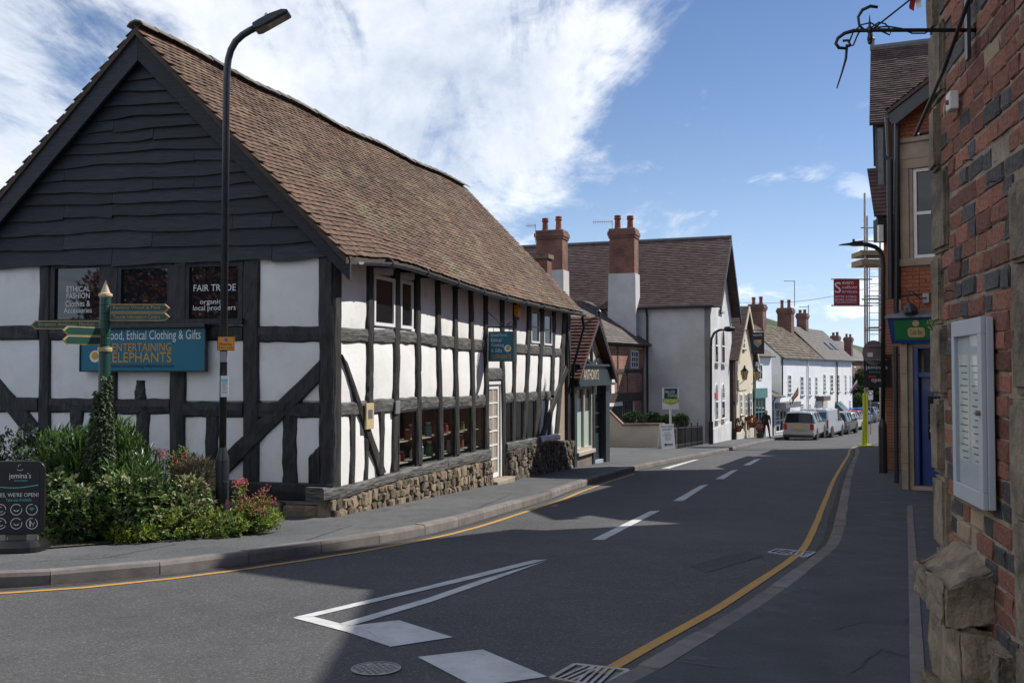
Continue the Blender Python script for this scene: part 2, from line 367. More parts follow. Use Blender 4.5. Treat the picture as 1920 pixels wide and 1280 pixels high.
mat('column_paint', (0.018, 0.022, 0.030), (0.034, 0.038, 0.048), 0.33, scale=12, bump=0.15, bscale=30, bdist=0.004)
mat('black_plastic', (0.012, 0.012, 0.013), None, 0.35)
mat('grey_metal', (0.23, 0.24, 0.26), (0.3, 0.31, 0.33), 0.4, scale=6, metal=0.3)
mat('steel', (0.30, 0.29, 0.28), (0.40, 0.37, 0.34), 0.45, scale=9, metal=0.6, c3=(0.2, 0.11, 0.07), s3=0.8, lo3=0.5, hi3=0.7)
mat('case_metal', (0.44, 0.47, 0.52), (0.48, 0.51, 0.56), 0.38, scale=3, metal=0.15)
mat('white', (0.72, 0.72, 0.71), (0.8, 0.8, 0.79), 0.6, scale=4)
mat('white_plastic', (0.72, 0.71, 0.67), (0.66, 0.64, 0.58), 0.45, scale=6)
mat('white_wall', (0.70, 0.70, 0.69), (0.80, 0.80, 0.79), 0.8, scale=1.3, bump=0.35, bscale=14, bdist=0.015)
mat('cream', (0.52, 0.44, 0.31), (0.6, 0.52, 0.38), 0.85, scale=1.5, bump=0.2, bscale=20, bdist=0.01)
mat('cream_wall', (0.45, 0.40, 0.32), (0.54, 0.49, 0.40), 0.9, scale=1.2, bump=0.3, bscale=30, bdist=0.01)
mat('render', (0.47, 0.465, 0.46), (0.57, 0.56, 0.55), 0.9, scale=0.7, bump=0.7, bscale=28, bdist=0.015, c3=(0.46, 0.42, 0.36), s3=0.6, lo3=0.5, hi3=0.75, mottle=[(0.35, 0.10)])
mat('stone_trim', (0.33, 0.32, 0.30), (0.42, 0.41, 0.38), 0.85, scale=5)
mat('old_roof', (0.10, 0.075, 0.05), (0.175, 0.135, 0.09), 0.9, scale=2.5, bump=0.8, bscale=9, bdist=0.04, rnd=0.3, c3=(0.11, 0.10, 0.085), s3=1.3, lo3=0.5, hi3=0.66)
mat('slate', (0.085, 0.07, 0.06), (0.13, 0.108, 0.09), 0.75, scale=2, bump=0.5, bscale=10, bdist=0.02, rnd=0.25)
mat('pot', (0.20, 0.055, 0.035), (0.28, 0.085, 0.05), 0.8, scale=8, orand=0.2)
mat('teal_sign', (0.0, 0.135, 0.215), (0.0, 0.15, 0.235), 0.4, scale=2)
mat('teal_letter', (0.12, 0.48, 0.45), None, 0.6)
mat('gold_letter', (0.62, 0.33, 0.02), None, 0.6)
mat('white_letter', (0.78, 0.78, 0.76), None, 0.6)
mat('black_letter', (0.015, 0.02, 0.025), None, 0.6)
mat('sign_green', (0.008, 0.055, 0.042), (0.012, 0.07, 0.054), 0.4, scale=8)
mat('gilt', (0.42, 0.30, 0.13), (0.5, 0.38, 0.19), 0.5, scale=14)
mat('finial_gilt', (0.46, 0.35, 0.20), (0.54, 0.43, 0.27), 0.55, scale=14)
mat('orange_plate', (0.78, 0.30, 0.012), None, 0.45)
mat('blue_mark', (0.05, 0.10, 0.42), None, 0.5)
mat('sky_blue', (0.18, 0.55, 0.78), None, 0.5)
mat('red_sign', (0.30, 0.022, 0.03), (0.34, 0.03, 0.038), 0.6, scale=5)
mat('red', (0.45, 0.02, 0.02), None, 0.5)
mat('cafe_blue', (0.006, 0.030, 0.16), (0.009, 0.04, 0.2), 0.35, scale=5, coat=0.3)
mat('cafe_green', (0.004, 0.13, 0.035), (0.006, 0.15, 0.042), 0.45, scale=5)
mat('shop_paint', (0.022, 0.034, 0.042), (0.032, 0.046, 0.055), 0.4, scale=5)
mat('stone_paint', (0.42, 0.38, 0.31), (0.47, 0.43, 0.36), 0.55, scale=5)
mat('frosted', (0.42, 0.55, 0.50), None, 0.25)
mat('shop_teal', (0.07, 0.19, 0.18), (0.09, 0.22, 0.21), 0.5, scale=5)
mat('lime', (0.45, 0.52, 0.015), (0.40, 0.46, 0.02), 0.5, scale=7)
mat('wood', (0.21, 0.15, 0.09), (0.30, 0.22, 0.14), 0.8, scale=5, stretch=(1, 1, 6), bump=0.3)
mat('brown_timber', (0.045, 0.03, 0.022), (0.075, 0.05, 0.036), 0.75, scale=6, bump=0.3)
glassmat('dark_glass', (0.012, 0.014, 0.017))
glassmat('door_glass', (0.012, 0.013, 0.016), 0.08, 0.2)
glassmat('pale_glass', (0.06, 0.07, 0.08))
clearglass('clear_glass', 0.03)
clearglass('case_glass', 0.0, 1.35)
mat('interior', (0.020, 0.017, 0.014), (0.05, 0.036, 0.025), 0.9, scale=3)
mat('bush_dark', (0.030, 0.061, 0.022), (0.061, 0.108, 0.038), 0.5, scale=5, rnd=0.45, trans=0.3)
mat('bush_laurel', (0.066, 0.131, 0.030), (0.140, 0.235, 0.056), 0.32, scale=5, rnd=0.4, trans=0.3)
mat('bush_ivy', (0.085, 0.160, 0.038), (0.208, 0.282, 0.094), 0.4, scale=6, rnd=0.5, trans=0.3)
mat('ivy_pale', (0.42, 0.42, 0.24), (0.30, 0.33, 0.14), 0.45, scale=6, rnd=0.3, trans=0.3)
mat('ivy_dusty', (0.084, 0.126, 0.066), (0.138, 0.174, 0.090), 0.6, scale=6, rnd=0.4, trans=0.3)
mat('yellow_leaf', (0.194, 0.281, 0.039), (0.334, 0.386, 0.079), 0.45, scale=6, rnd=0.35, trans=0.3)
mat('dry_grass', (0.085, 0.06, 0.035), (0.16, 0.115, 0.07), 0.9, scale=6, rnd=0.4)
mat('pink_flower', (0.46, 0.09, 0.11), (0.58, 0.17, 0.16), 0.7, scale=9, rnd=0.35, trans=0.3)
mat('orange_flower', (0.6, 0.12, 0.02), None, 0.7)
mat('stem', (0.06, 0.055, 0.03), (0.09, 0.07, 0.045), 0.9, scale=9)
mat('bark', (0.05, 0.04, 0.03), (0.09, 0.075, 0.055), 0.95, scale=9, bump=0.6)
mat('tree_leaf', (0.028, 0.055, 0.016), (0.06, 0.095, 0.026), 0.55, scale=1.2, rnd=0.45, trans=0.3)
mat('hedge_leaf', (0.045, 0.085, 0.018), (0.075, 0.12, 0.03), 0.55, scale=1.5, rnd=0.4, trans=0.3)
mat('hill_green', (0.030, 0.052, 0.020), (0.075, 0.095, 0.036), 0.95, scale=0.02, bump=1.0, bscale=0.12, bdist=6.0, c3=(0.10, 0.11, 0.05), s3=0.6, lo3=0.52, hi3=0.6)

# ------------------------------------------------------------------ the setting: ground, road, pavements
def catmull(pts, step=0.6):
    P = [Vector((p[0], p[1])) for p in pts]; out = []
    for i in range(len(P) - 1):
        p0, p1, p2, p3 = P[max(i - 1, 0)], P[i], P[i + 1], P[min(i + 2, len(P) - 1)]
        n = max(1, int((p2 - p1).length / step))
        for k in range(n):
            t = k / n
            out.append(0.5 * ((2 * p1) + (p2 - p0) * t + (2 * p0 - 5 * p1 + 4 * p2 - p3) * t * t + (3 * p1 - p0 - 3 * p2 + p3) * t ** 3))
    out.append(P[-1]); return out
def g2(*px): return [tuple(GP(u, v).xy) for u, v in px]
def sheet(name, poly, off, m, parent=None, kind='structure', cuts=True):
    bm = bmesh.new(); f = bm.faces.new([bm.verts.new((p[0], p[1], 0)) for p in poly])
    if f.normal.z < 0: f.normal_flip()
    bm.normal_update()
    if f.normal.z < 0: f.normal_flip()
    bmesh.ops.triangulate(bm, faces=bm.faces[:])
    ys = [p[1] for p in poly]
    if cuts:
        for y in [-20] + list(range(60, 81, 2)):
            if min(ys) < y < max(ys):
                bmesh.ops.bisect_plane(bm, geom=bm.verts[:] + bm.edges[:] + bm.faces[:], plane_co=(0, y, 0), plane_no=(0, 1, 0), dist=1e-5)
    for v in bm.verts: v.co.z = G(v.co.y) + off
    me = bpy.data.meshes.new(name); bm.to_mesh(me); bm.free(); me.materials.append(MATS[m])
    o = link(name, me, parent)
    if kind and not parent: o['kind'] = kind
    return o
def offset(line, d):               # shift a 2D polyline sideways (left of travel is positive)
    out = []
    for i, p in enumerate(line):
        t = (line[min(i + 1, len(line) - 1)] - line[max(i - 1, 0)]).normalized()
        out.append(p + Vector((-t.y, t.x)) * d)
    return out
def resample(line, step):
    out = [line[0]]; acc = 0.0
    for a, b in zip(line, line[1:]):
        L = (b - a).length; s = step - acc
        while s <= L:
            out.append(a + (b - a) * (s / L)); s += step
        acc = (acc + L) % step
    return out
KL = catmull([(-45, 5.2), (-20, 6.3), (-10, 7.15)] + g2((0, 1103), (150, 1093), (300, 1078), (430, 1062), (560, 1043), (640, 1031), (760, 1010), (860, 987), (940, 963), (1030, 935), (1065, 921), (1130, 900), (1200, 880), (1260, 867), (1310, 857), (1370, 844)) + [(14.3, 52.8), (20.2, 66), (31.9, 86), (42.5, 105), (80, 150)])
KR = catmull([(-4.5, -20), (-3.9, -3), (-2.2, 1.2), (-0.4, 3.6)] + g2((1200, 1275), (1300, 1213), (1400, 1150), (1470, 1098), (1520, 1060), (1545, 1038), (1558, 1010), (1567, 975), (1575, 940), (1583, 905), (1592, 880), (1603, 855), (1613, 838)) + [(22, 54), (34, 71), (48, 90), (92, 142)])
PAVL, PAVR = 0.12, 0.10
sheet('ground', [(-2500, -300), (2500, -300), (2500, 3000), (-2500, 3000)], -0.08, 'earth')
road = sheet('road', KL + KR[::-1] + [Vector((-45, -20))], 0.0, 'asphalt')
kl2, kr2 = offset(KL, 0.14), offset(KR, -0.14)
pav_l = sheet('pavement_left', kl2[::-1] + [Vector((-45, 40)), Vector((-45, 150))], PAVL - 0.003, 'pavement')
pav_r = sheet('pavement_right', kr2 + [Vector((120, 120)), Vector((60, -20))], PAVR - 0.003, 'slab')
def kerbs(line, side, h, parent, lo, hi):
    pts = resample(line, 0.915)
    for i in range(len(pts) - 1):
        p, q = pts[i], pts[i + 1]
        if not (lo < p.y < hi and p.x > -14): continue
        t = (q - p).normalized(); m = Vector((-t.y, t.x)) * side
        p2, q2 = p + t * 0.005, q - t * 0.005
        hh = h + random.uniform(-0.006, 0.004); prof = [(0, -0.12), (0.004, hh - 0.03), (0.02, hh), (0.15, hh), (0.15, -0.12)]
        mb = MB(); vs = []
        for c in (p2, q2):
            for x, z in prof: vs.append((c.x + m.x * x, c.y + m.y * x, G(c.y) + z))
        n = 5
        fs = [(k, (k + 1) % n, n + (k + 1) % n, n + k) for k in range(n)] + [tuple(range(n - 1, -1, -1)), tuple(range(n, 2 * n))]
        if side < 0: fs = [f[::-1] for f in fs]
        mb.add(vs, fs).build('kerb_stone', 'kerb', parent)
kerbs(KL, 1, PAVL, pav_l, 5, 70)
kerbs(KR, -1, PAVR, pav_r, 2, 60)
def strip(line, w, off, m, name, parent, wob=0.0):
    a, b = offset(line, w / 2), offset(line, -w / 2)
    mb = MB()
    for i in range(len(line)):
        if wob: 
            a[i] = a[i] + Vector((random.uniform(-wob, wob), random.uniform(-wob, wob))); b[i] = b[i] + Vector((random.uniform(-wob, wob), random.uniform(-wob, wob)))
    vs = [(p.x, p.y, G(p.y) + off) for p in a] + [(p.x, p.y, G(p.y) + off) for p in b]; n = len(a)
    mb.add(vs, [(n + i, n + i + 1, i + 1, i) for i in range(n - 1)])
    return mb.build(name, m, parent)
def pxmark(pts, m='white_paint', off=0.005, name='road_marking', parent=None):
    q = [GP(u, v) for u, v in pts]; mb = MB()
    vs = [(p.x, p.y, G(p.y) + off) for p in q]
    ar = sum(q[i].x * q[(i + 1) % len(q)].y - q[(i + 1) % len(q)].x * q[i].y for i in range(len(q)))
    mb.add(vs if ar > 0 else vs[::-1], [tuple(range(len(q)))])
    return mb.build(name, m, parent or road)
yl = [p for p in offset(KL, -0.26) if p.x > -14 and p.y < 24]
strip(yl, 0.075, 0.005, 'yellow_paint', 'yellow_line', road, 0.004)
yr = [p for p in offset(KR, 0.24) if p.y > 4.9 and p.y < 60]
strip(yr, 0.08, 0.005, 'yellow_paint', 'yellow_line', road, 0.004)
for q in ([(1109, 1012), (1219, 958), (1238, 957), (1133, 1012)], [(1262, 939), (1313, 910), (1328, 908), (1281, 939)], [(1341, 898), (1371, 882), (1384, 880), (1357, 898)], [(1393, 872), (1416, 861), (1427, 860), (1406, 872)],
          [(1240, 878), (1300, 862), (1311, 861), (1255, 878)]):
    pxmark(q, name='centre_dash')
pxmark([(549, 1158), (780, 1104), (1000, 1050), (1027, 1049), (900, 1082), (588, 1156)])
pxmark([(632, 1171), (800, 1122), (905, 1086), (1026, 1051), (915, 1091), (810, 1128), (660, 1173)])
pxmark([(549, 1158.5), (588, 1156.5), (655, 1173.5), (690, 1184), (730, 1212), (650, 1185)])
pxmark([(656, 1173.5), (748, 1163), (849, 1195), (731, 1213), (691, 1184)])
pxmark([(783, 1232), (905, 1218), (1026, 1269), (890, 1288)])
# edging strip and cross joints of the right-hand pavement
e0, e1 = GP(1706, 948, PAVR), GP(1721, 1280, PAVR); e2 = GP(1790, 946, PAVR)
ed = [Vector(e1.xy) + (Vector(e1.xy) - Vector(e0.xy)) * 0.1, Vector(e0.xy)]
strip([ed[0].lerp(ed[1], i / 12) for i in range(13)], 0.075, PAVR + 0.003, 'kerb', 'edging_strip', pav_r, 0.004)
strip([Vector(e0.xy), Vector(e2.xy)], 0.05, PAVR + 0.004, 'kerb', 'edging_strip', pav_r)
for va, vb in ((893, 892), (868, 867), (852, 851), (842, 842), (1252, 1239)):
    if va > 1000: pa, pb = GP(1265, 1238, PAVR), GP(1355, 1250, PAVR)
    else: pa, pb = GP(1590 if va > 860 else 1612, va, PAVR), GP(1690, vb, PAVR)
    strip([Vector(pa.xy), Vector(pb.xy)], 0.03 if va < 1000 else 0.008, PAVR + 0.003, 'kerb', 'pavement_joint', pav_r)
# tarmac seams, cracks and repair patches
def crack(px, par, off, m, w, name):
    pts = [Vector(GP(u, v, off - 0.002).xy) for u, v in px]; out = []
    for a, b in zip(pts, pts[1:]):
        for k in range(8): out.append(a.lerp(b, k / 8) + Vector((random.uniform(-1, 1), random.uniform(-1, 1))) * 0.012)
    out.append(pts[-1]); strip(out, w, off, m, name, par, w * 0.3)
mat('seam', (0.022, 0.022, 0.023), None, 0.7)
mat('asphalt_patch', (0.042, 0.042, 0.045), (0.056, 0.055, 0.057), 0.84, scale=2.0, bump=0.9, bscale=60, bdist=0.012, mottle=[(26, 0.25), (60, 0.3)])
for px in ([(60, 1052), (190, 1046), (330, 1020)], [(560, 1018), (640, 990), (660, 985)], [(880, 962), (905, 948), (960, 925)], [(1010, 925), (1040, 912)]): crack(px, pav_l, PAVL + 0.002, 'seam', 0.010, 'crack')
for px in ([(1560, 1180), (1620, 1165), (1690, 1170), (1712, 1150)], [(1640, 1015), (1700, 1010)], [(1600, 1260), (1650, 1215), (1700, 1230)]): crack(px, pav_r, PAVR + 0.002, 'seam', 0.007, 'crack')
pxmark([(1290, 1060), (1400, 1032), (1432, 1042), (1325, 1073)], 'asphalt_patch', 0.0035, 'repair_patch')
# gutter grime along the kerbs
mat('grime', (0.030, 0.028, 0.026), (0.06, 0.055, 0.048), 0.95, scale=8)
strip([p for p in offset(KL, -0.05) if p.x > -14 and p.y < 50], 0.09, 0.003, 'grime', 'gutter_grime', road, 0.02)
strip([p for p in offset(KR, 0.05) if 3 < p.y < 50], 0.09, 0.003, 'grime', 'gutter_grime', road, 0.02)
# manhole cover and gully grates (things set in the road)
def disc_cover():
    c = GP(705, 1254); c.z = G(c.y)
    t = thing('manhole_cover', 'round iron manhole cover with slots in the road below the white chevron', 'manhole', c)
    sl = 0.0486
    def P(x, y, z): return (c.x + x, c.y + y, G(c.y + y) + z)
    r = (GP(752, 1254).x - GP(658, 1254).x) / 2
    n = 40; mb = MB()
    for r0, r1, z in ((0, r * 0.93, 0.004), (r * 0.93, r, 0.008)):
        vs = [P(r0 * math.cos(2 * math.pi * i / n), r0 * math.sin(2 * math.pi * i / n), z) for i in range(n)] + [P(r1 * math.cos(2 * math.pi * i / n), r1 * math.sin(2 * math.pi * i / n), z) for i in range(n)]
        mb.add(vs, [(n + i, n + (i + 1) % n, (i + 1) % n, i) for i in range(n)])
    mb.build('cover', 'grey_metal', t)
    mb = MB()
    for i in range(-3, 4):
        for j in range(-3, 4):
            x, y = i * r * 0.26 + (j % 2) * r * 0.13, j * r * 0.24
            if math.hypot(x, y) > r * 0.8: continue
            w, h = r * 0.085, r * 0.05
            mb.add([P(x - w, y - h, 0.0065), P(x + w, y - h, 0.0065), P(x + w, y + h, 0.0065), P(x - w, y + h, 0.0065)], [(0, 1, 2, 3)])
    mb.build('slot', 'black_plastic', t)['kind'] = 'stuff'
disc_cover()
def gully(px4, label, nb):
    q = [GP(*p) for p in px4]; c = sum(q, Vector()) / 4
    t = thing('gully_grate', label, 'grate', c)
    def at(s, r, z):
        p = q[0].lerp(q[1], s).lerp(q[3].lerp(q[2], s), r); return Vector((p.x, p.y, G(p.y) + z))
    MB().add([at(0, 0, 0.003), at(1, 0, 0.003), at(1, 1, 0.003), at(0, 1, 0.003)], [(0, 1, 2, 3)]).build('pit', 'black_plastic', t)
    def bar(s0, r0, s1, r1, w):
        a, b = at(s0, r0, 0), at(s1, r1, 0); d = (b - a).normalized(); m = Vector((-d.y, d.x, 0)) * w
        MB().hexa([a + m * 1, a - m * 1, b - m, b + m] + [x + Vector((0, 0, 0.012)) for x in (a + m, a - m, b - m, b + m)]).build('bar', 'steel', t)
    bar(0, 0, 1, 0, 0.014); bar(0, 1, 1, 1, 0.014); bar(0, 0, 0, 1, 0.014); bar(1, 0, 1, 1, 0.014)
    for i in range(1, nb): bar(i / nb, 0.02, i / nb + (0.12 if i < nb / 2 else -0.12), 0.98, 0.009)
gully([(1033, 1273), (1130, 1290), (1178, 1258), (1078, 1247)], 'slotted iron gully grate in the road at the yellow line by the bottom edge', 8)
gully([(1441, 1036), (1512, 1045), (1528, 1036), (1458, 1030)], 'small iron gully grate crossed by the yellow line halfway along the kerb', 7)
# far hill
def hill():
    mb = MB(); nx, ny = 70, 16
    def crest(u): 
        pts = [(-2500, 60), (700, 75), (1250, 55), (1400, 36.5), (1450, 35.5), (1550, 22), (1620, 15), (1750, 11), (2600, 20), (5000, 40)]
        for (a, h0), (b, h1) in zip(pts, pts[1:]):
            if a <= u <= b: return h0 + (h1 - h0) * (u - a) / (b - a)
        return 20
    for i in range(nx + 1):
        u = -2000 + 6500 * i / nx
        for j in range(ny + 1):
            Y = 350 + 650 * j / ny; h = math.sin(min(1, j / 9) * math.pi / 2) ** 1.3
            z = CAMZ + (crest(u)) * (600 / 600) * h * (Y / 640 if j > 9 else 1) + random.uniform(-1.2, 1.2) * (0 < j) - 4 * (1 - h)
            mb.v.append(((u - 960) / FOC * Y, Y, z if j else -6))
    for i in range(nx):
        for j in range(ny):
            a = i * (ny + 1) + j; b = a + ny + 1
            mb.f.append([a, b, b + 1, a + 1]); mb.m.append(0); mb.r.append(0.5)
    mb.build('hill', 'hill_green', smooth=True)['kind'] = 'structure'
hill()

# ------------------------------------------------------------------ generic building pieces
def rect_px(fr, u0, v0, u1, v1, d=0.0):
    a0, b1 = fr.px(u0, v0, d); a1, b0 = fr.px(u1, v1, d)
    return (min(a0, a1), min(b0, b1), max(a0, a1), max(b0, b1))
def window(fr, rc, d, parent, fm='white', gm='dark_glass', nx=1, ny=2, fw=0.05, bw=0.025, dep=0.05, sill=None, panes=False, name='window', local=False):
    a0, b0, a1, b1 = rc; mb = MB()
    mb.fbox(fr, a0, a1, b0, b0 + fw, d, d + dep); mb.fbox(fr, a0, a1, b1 - fw, b1, d, d + dep)
    mb.fbox(fr, a0, a0 + fw, b0 + fw, b1 - fw, d, d + dep); mb.fbox(fr, a1 - fw, a1, b0 + fw, b1 - fw, d, d + dep)
    for i in range(1, nx):
        x = a0 + fw + (a1 - a0 - 2 * fw) * i / nx; mb.fbox(fr, x - bw / 2, x + bw / 2, b0 + fw, b1 - fw, d + 0.006, d + dep - 0.008)
    for i in range(1, ny):
        y = b0 + fw + (b1 - b0 - 2 * fw) * i / ny; mb.fbox(fr, a0 + fw, a1 - fw, y - bw / 2, y + bw / 2, d + 0.008, d + dep - 0.006)
    w = mb.build(name, fm, parent, local=local)
    loc = local
    if panes:
        for i in range(nx):
            for j in range(ny):
                xa = a0 + fw + (a1 - a0 - 2 * fw) * i / nx; xb = a0 + fw + (a1 - a0 - 2 * fw) * (i + 1) / nx
                ya = b0 + fw + (b1 - b0 - 2 * fw) * j / ny; yb = b0 + fw + (b1 - b0 - 2 * fw) * (j + 1) / ny
                MB().fbox(fr, xa, xb, ya, yb, d + 0.012, d + 0.018).build('pane', gm, w, local=loc)
    else:
        MB().fbox(fr, a0 + fw * 0.5, a1 - fw * 0.5, b0 + fw * 0.5, b1 - fw * 0.5, d + 0.012, d + 0.018).build('pane', gm, w, local=loc)
    if sill:
        MB().fbox(fr, a0 - 0.06, a1 + 0.06, b0 - 0.09, b0 - 0.004, d - 0.02, d + dep + 0.07).build('sill', sill, w, local=loc)
    return w
def chimney(parent, c, ax, w, dp, z0, z1, m, pots=2, pot_h=0.6, pot_r=0.13, base=None, zb=None):
    """brick stack centred on c (x,y); ax = direction of its width"""
    fr = Fr((c[0], c[1]), ax); mb = MB()
    mb.fbox(fr, -w / 2, w / 2, zb or z0, z1, -dp / 2, dp / 2)
    for k, (e, t0, t1) in enumerate(((0.05, 0.42, 0.30), (0.09, 0.30, 0.10), (0.04, 0.10, 0.0))):
        mb.fbox(fr, -w / 2 - e, w / 2 + e, z1 - t0, z1 - t1 + 0.001 * k, -dp / 2 - e, dp / 2 + e)
    s = mb.build('chimney', m, parent)
    MB().fbox(fr, -w / 2 - 0.02, w / 2 + 0.02, z1 + 0.002, z1 + 0.06, -dp / 2 - 0.02, dp / 2 + 0.02).build('flaunching', 'lead', s)
    for i in range(pots):
        a = -w / 2 + w * (i + 0.5) / pots; h = pot_h * random.uniform(0.92, 1.1); p = fr.p(a, z1 + 0.05, random.uniform(-0.05, 0.05))
        r = pot_r
        MB().lathe(p, [(r * 1.1, 0), (r * 1.15, h * 0.1), (r * 0.95, h * 0.14), (r * 0.85, h * 0.7), (r * 1.12, h * 0.76), (r * 1.12, h * 0.82), (r * 0.85, h * 0.86), (r * 1.05, h * 0.94), (r, h), (r * 0.75, h), (r * 0.7, h * 0.8)], 12).build('chimney_pot', 'pot', s, smooth=False)
    return s
def slope_roof(e0, e1, r1, r0, m, parent, step=0.1, th=0.03, name='roof', wob=0.01, under=0.06, cols=0):
    """roof slope of real overlapping courses between eave e0-e1 and ridge r0-r1"""
    e0, e1, r0, r1 = [Vector(x) for x in (e0, e1, r0, r1)]
    n = (e1 - e0).cross(r0 - e0).normalized()
    if n.z < 0: n = -n
    L = ((r0 - e0).length + (r1 - e1).length) / 2; k = max(2, int(L / step)); mb = MB()
    for j in range(k):
        s0, s1 = j / k, (j + 1.15) / k; s1 = min(s1, 1)
        m_ = cols or max(2, int((e1 - e0).length / 0.17)); 
        A, B = e0.lerp(r0, s0), e1.lerp(r1, s0); C, D = e1.lerp(r1, s1), e0.lerp(r0, s1)
        off = (j % 2) * 0.5
        for i in range(m_ + 1):
            x0 = max(0, (i - off) / m_); x1 = min(1, (i + 1 - off) / m_)
            if x1 - x0 < 0.1 / m_: continue
            mb.cr = random.random(); w = random.uniform(-wob, wob) * 0.5
            a, b, c, d = A.lerp(B, x0), A.lerp(B, x1), D.lerp(C, x1), D.lerp(C, x0)
            mb.add([a + n * (th + w), b + n * (th + w), c + n * 0.003, d + n * 0.003, a, b], [(0, 1, 2, 3), (4, 5, 1, 0)])
    mb.cr = 0.5
    mb.hexa([e0 - n * under, e1 - n * under, r1 - n * under, r0 - n * under, e0 - n * 0.002, e1 - n * 0.002, r1 - n * 0.002, r0 - n * 0.002])
    return mb.build(name, m, parent)
def lerp1(tab, x, k=1):
    if x <= tab[0][0]: return tab[0][k]
    for p, q in zip(tab, tab[1:]):
        if x <= q[0]: return p[k] + (q[k] - p[k]) * (x - p[0]) / (q[0] - p[0])
    return tab[-1][k]
def timber(fr, pts, parent, m, name, d0=-0.1, d1=0.0, jit=0.010, n=7, px=True):
    """hewn beam: pts = left edge start, left edge end, right edge end, right edge start"""
    q = [Vector(fr.px(*p)) if px else Vector(p) for p in pts]
    mb = MB(); vs = []
    for i in range(n + 1):
        t = i / n; l = q[0].lerp(q[1], t); r = q[3].lerp(q[2], t); x = (r - l)
        w = x.length or 0.1; x = x / w; j1, j2 = random.uniform(-jit, jit), random.uniform(-jit, jit)
        if i in (0, n): j1 = j2 = 0
        l = l + x * j1; r = r + x * j2; jd = random.uniform(-0.008, 0.008); ch = min(0.022, w * 0.2)
        vs += [fr.p(l.x, l.y, d0), fr.p(l.x, l.y, d1 - 0.02 + jd), fr.p(l.x + x.x * ch, l.y + x.y * ch, d1 + jd), fr.p((l.x + r.x) / 2, (l.y + r.y) / 2, d1 + 0.006 + random.uniform(-0.006, 0.006)),
               fr.p(r.x - x.x * ch, r.y - x.y * ch, d1 + jd), fr.p(r.x, r.y, d1 - 0.02 + jd), fr.p(r.x, r.y, d0)]
    fs = [(i * 7 + k, i * 7 + (k + 1) % 7, (i + 1) * 7 + (k + 1) % 7, (i + 1) * 7 + k) for i in range(n) for k in range(7)] + [tuple(range(7)), tuple(range(n * 7 + 6, n * 7 - 1, -1))]
    # face winding: make the outer faces look along the normal
    a, b, c = [Vector(vs[k]) for k in (2, 3, 9)]
    if (b - a).cross(c - a).dot(fr.n) < 0: fs = [f[::-1] for f in fs]
    return mb.add(vs, fs).build(name, m, parent)
def panel(fr, pts, parent, m='plaster', d=-0.022, bul=0.010, name='plaster_panel', n=5, px=True):
    """softly bulging infill panel; pts = bl, br, tr, tl"""
    q = [Vector(fr.px(*p)) if px else Vector(p) for p in pts]; mb = MB(); vs = []
    for i in range(n + 1):
        for j in range(n + 1):
            s, t = i / n, j / n; p = q[0].lerp(q[1], s).lerp(q[3].lerp(q[2], s), t)
            e = min(1, 4 * min(s, 1 - s, t, 1 - t)); vs.append(fr.p(p.x, p.y, d + bul * (e - 1) + (random.uniform(-0.004, 0.004) if e > 0 else -0.008)))
    fs = [(i * (n + 1) + j, (i + 1) * (n + 1) + j, (i + 1) * (n + 1) + j + 1, i * (n + 1) + j + 1) for i in range(n) for j in range(n)]
    a, b, c = Vector(vs[0]), Vector(vs[n + 1]), Vector(vs[1])
    if (b - a).cross(c - a).dot(fr.n) < 0: fs = [f[::-1] for f in fs]
    return mb.add(vs, fs).build(name, m, parent, smooth=True)
def stone_mesh(k, flat=0.3):
    bm = bmesh.new(); bmesh.ops.create_cube(bm, size=1.0)
    bmesh.ops.bevel(bm, geom=bm.edges[:], offset=0.17, segments=1, affect='EDGES')
    for v in bm.verts: v.co += Vector((random.uniform(-.09, .09), random.uniform(-.09, .09), random.uniform(-.09, .09)))
    me = bpy.data.meshes.new('stone'); bm.to_mesh(me); bm.free(); return me

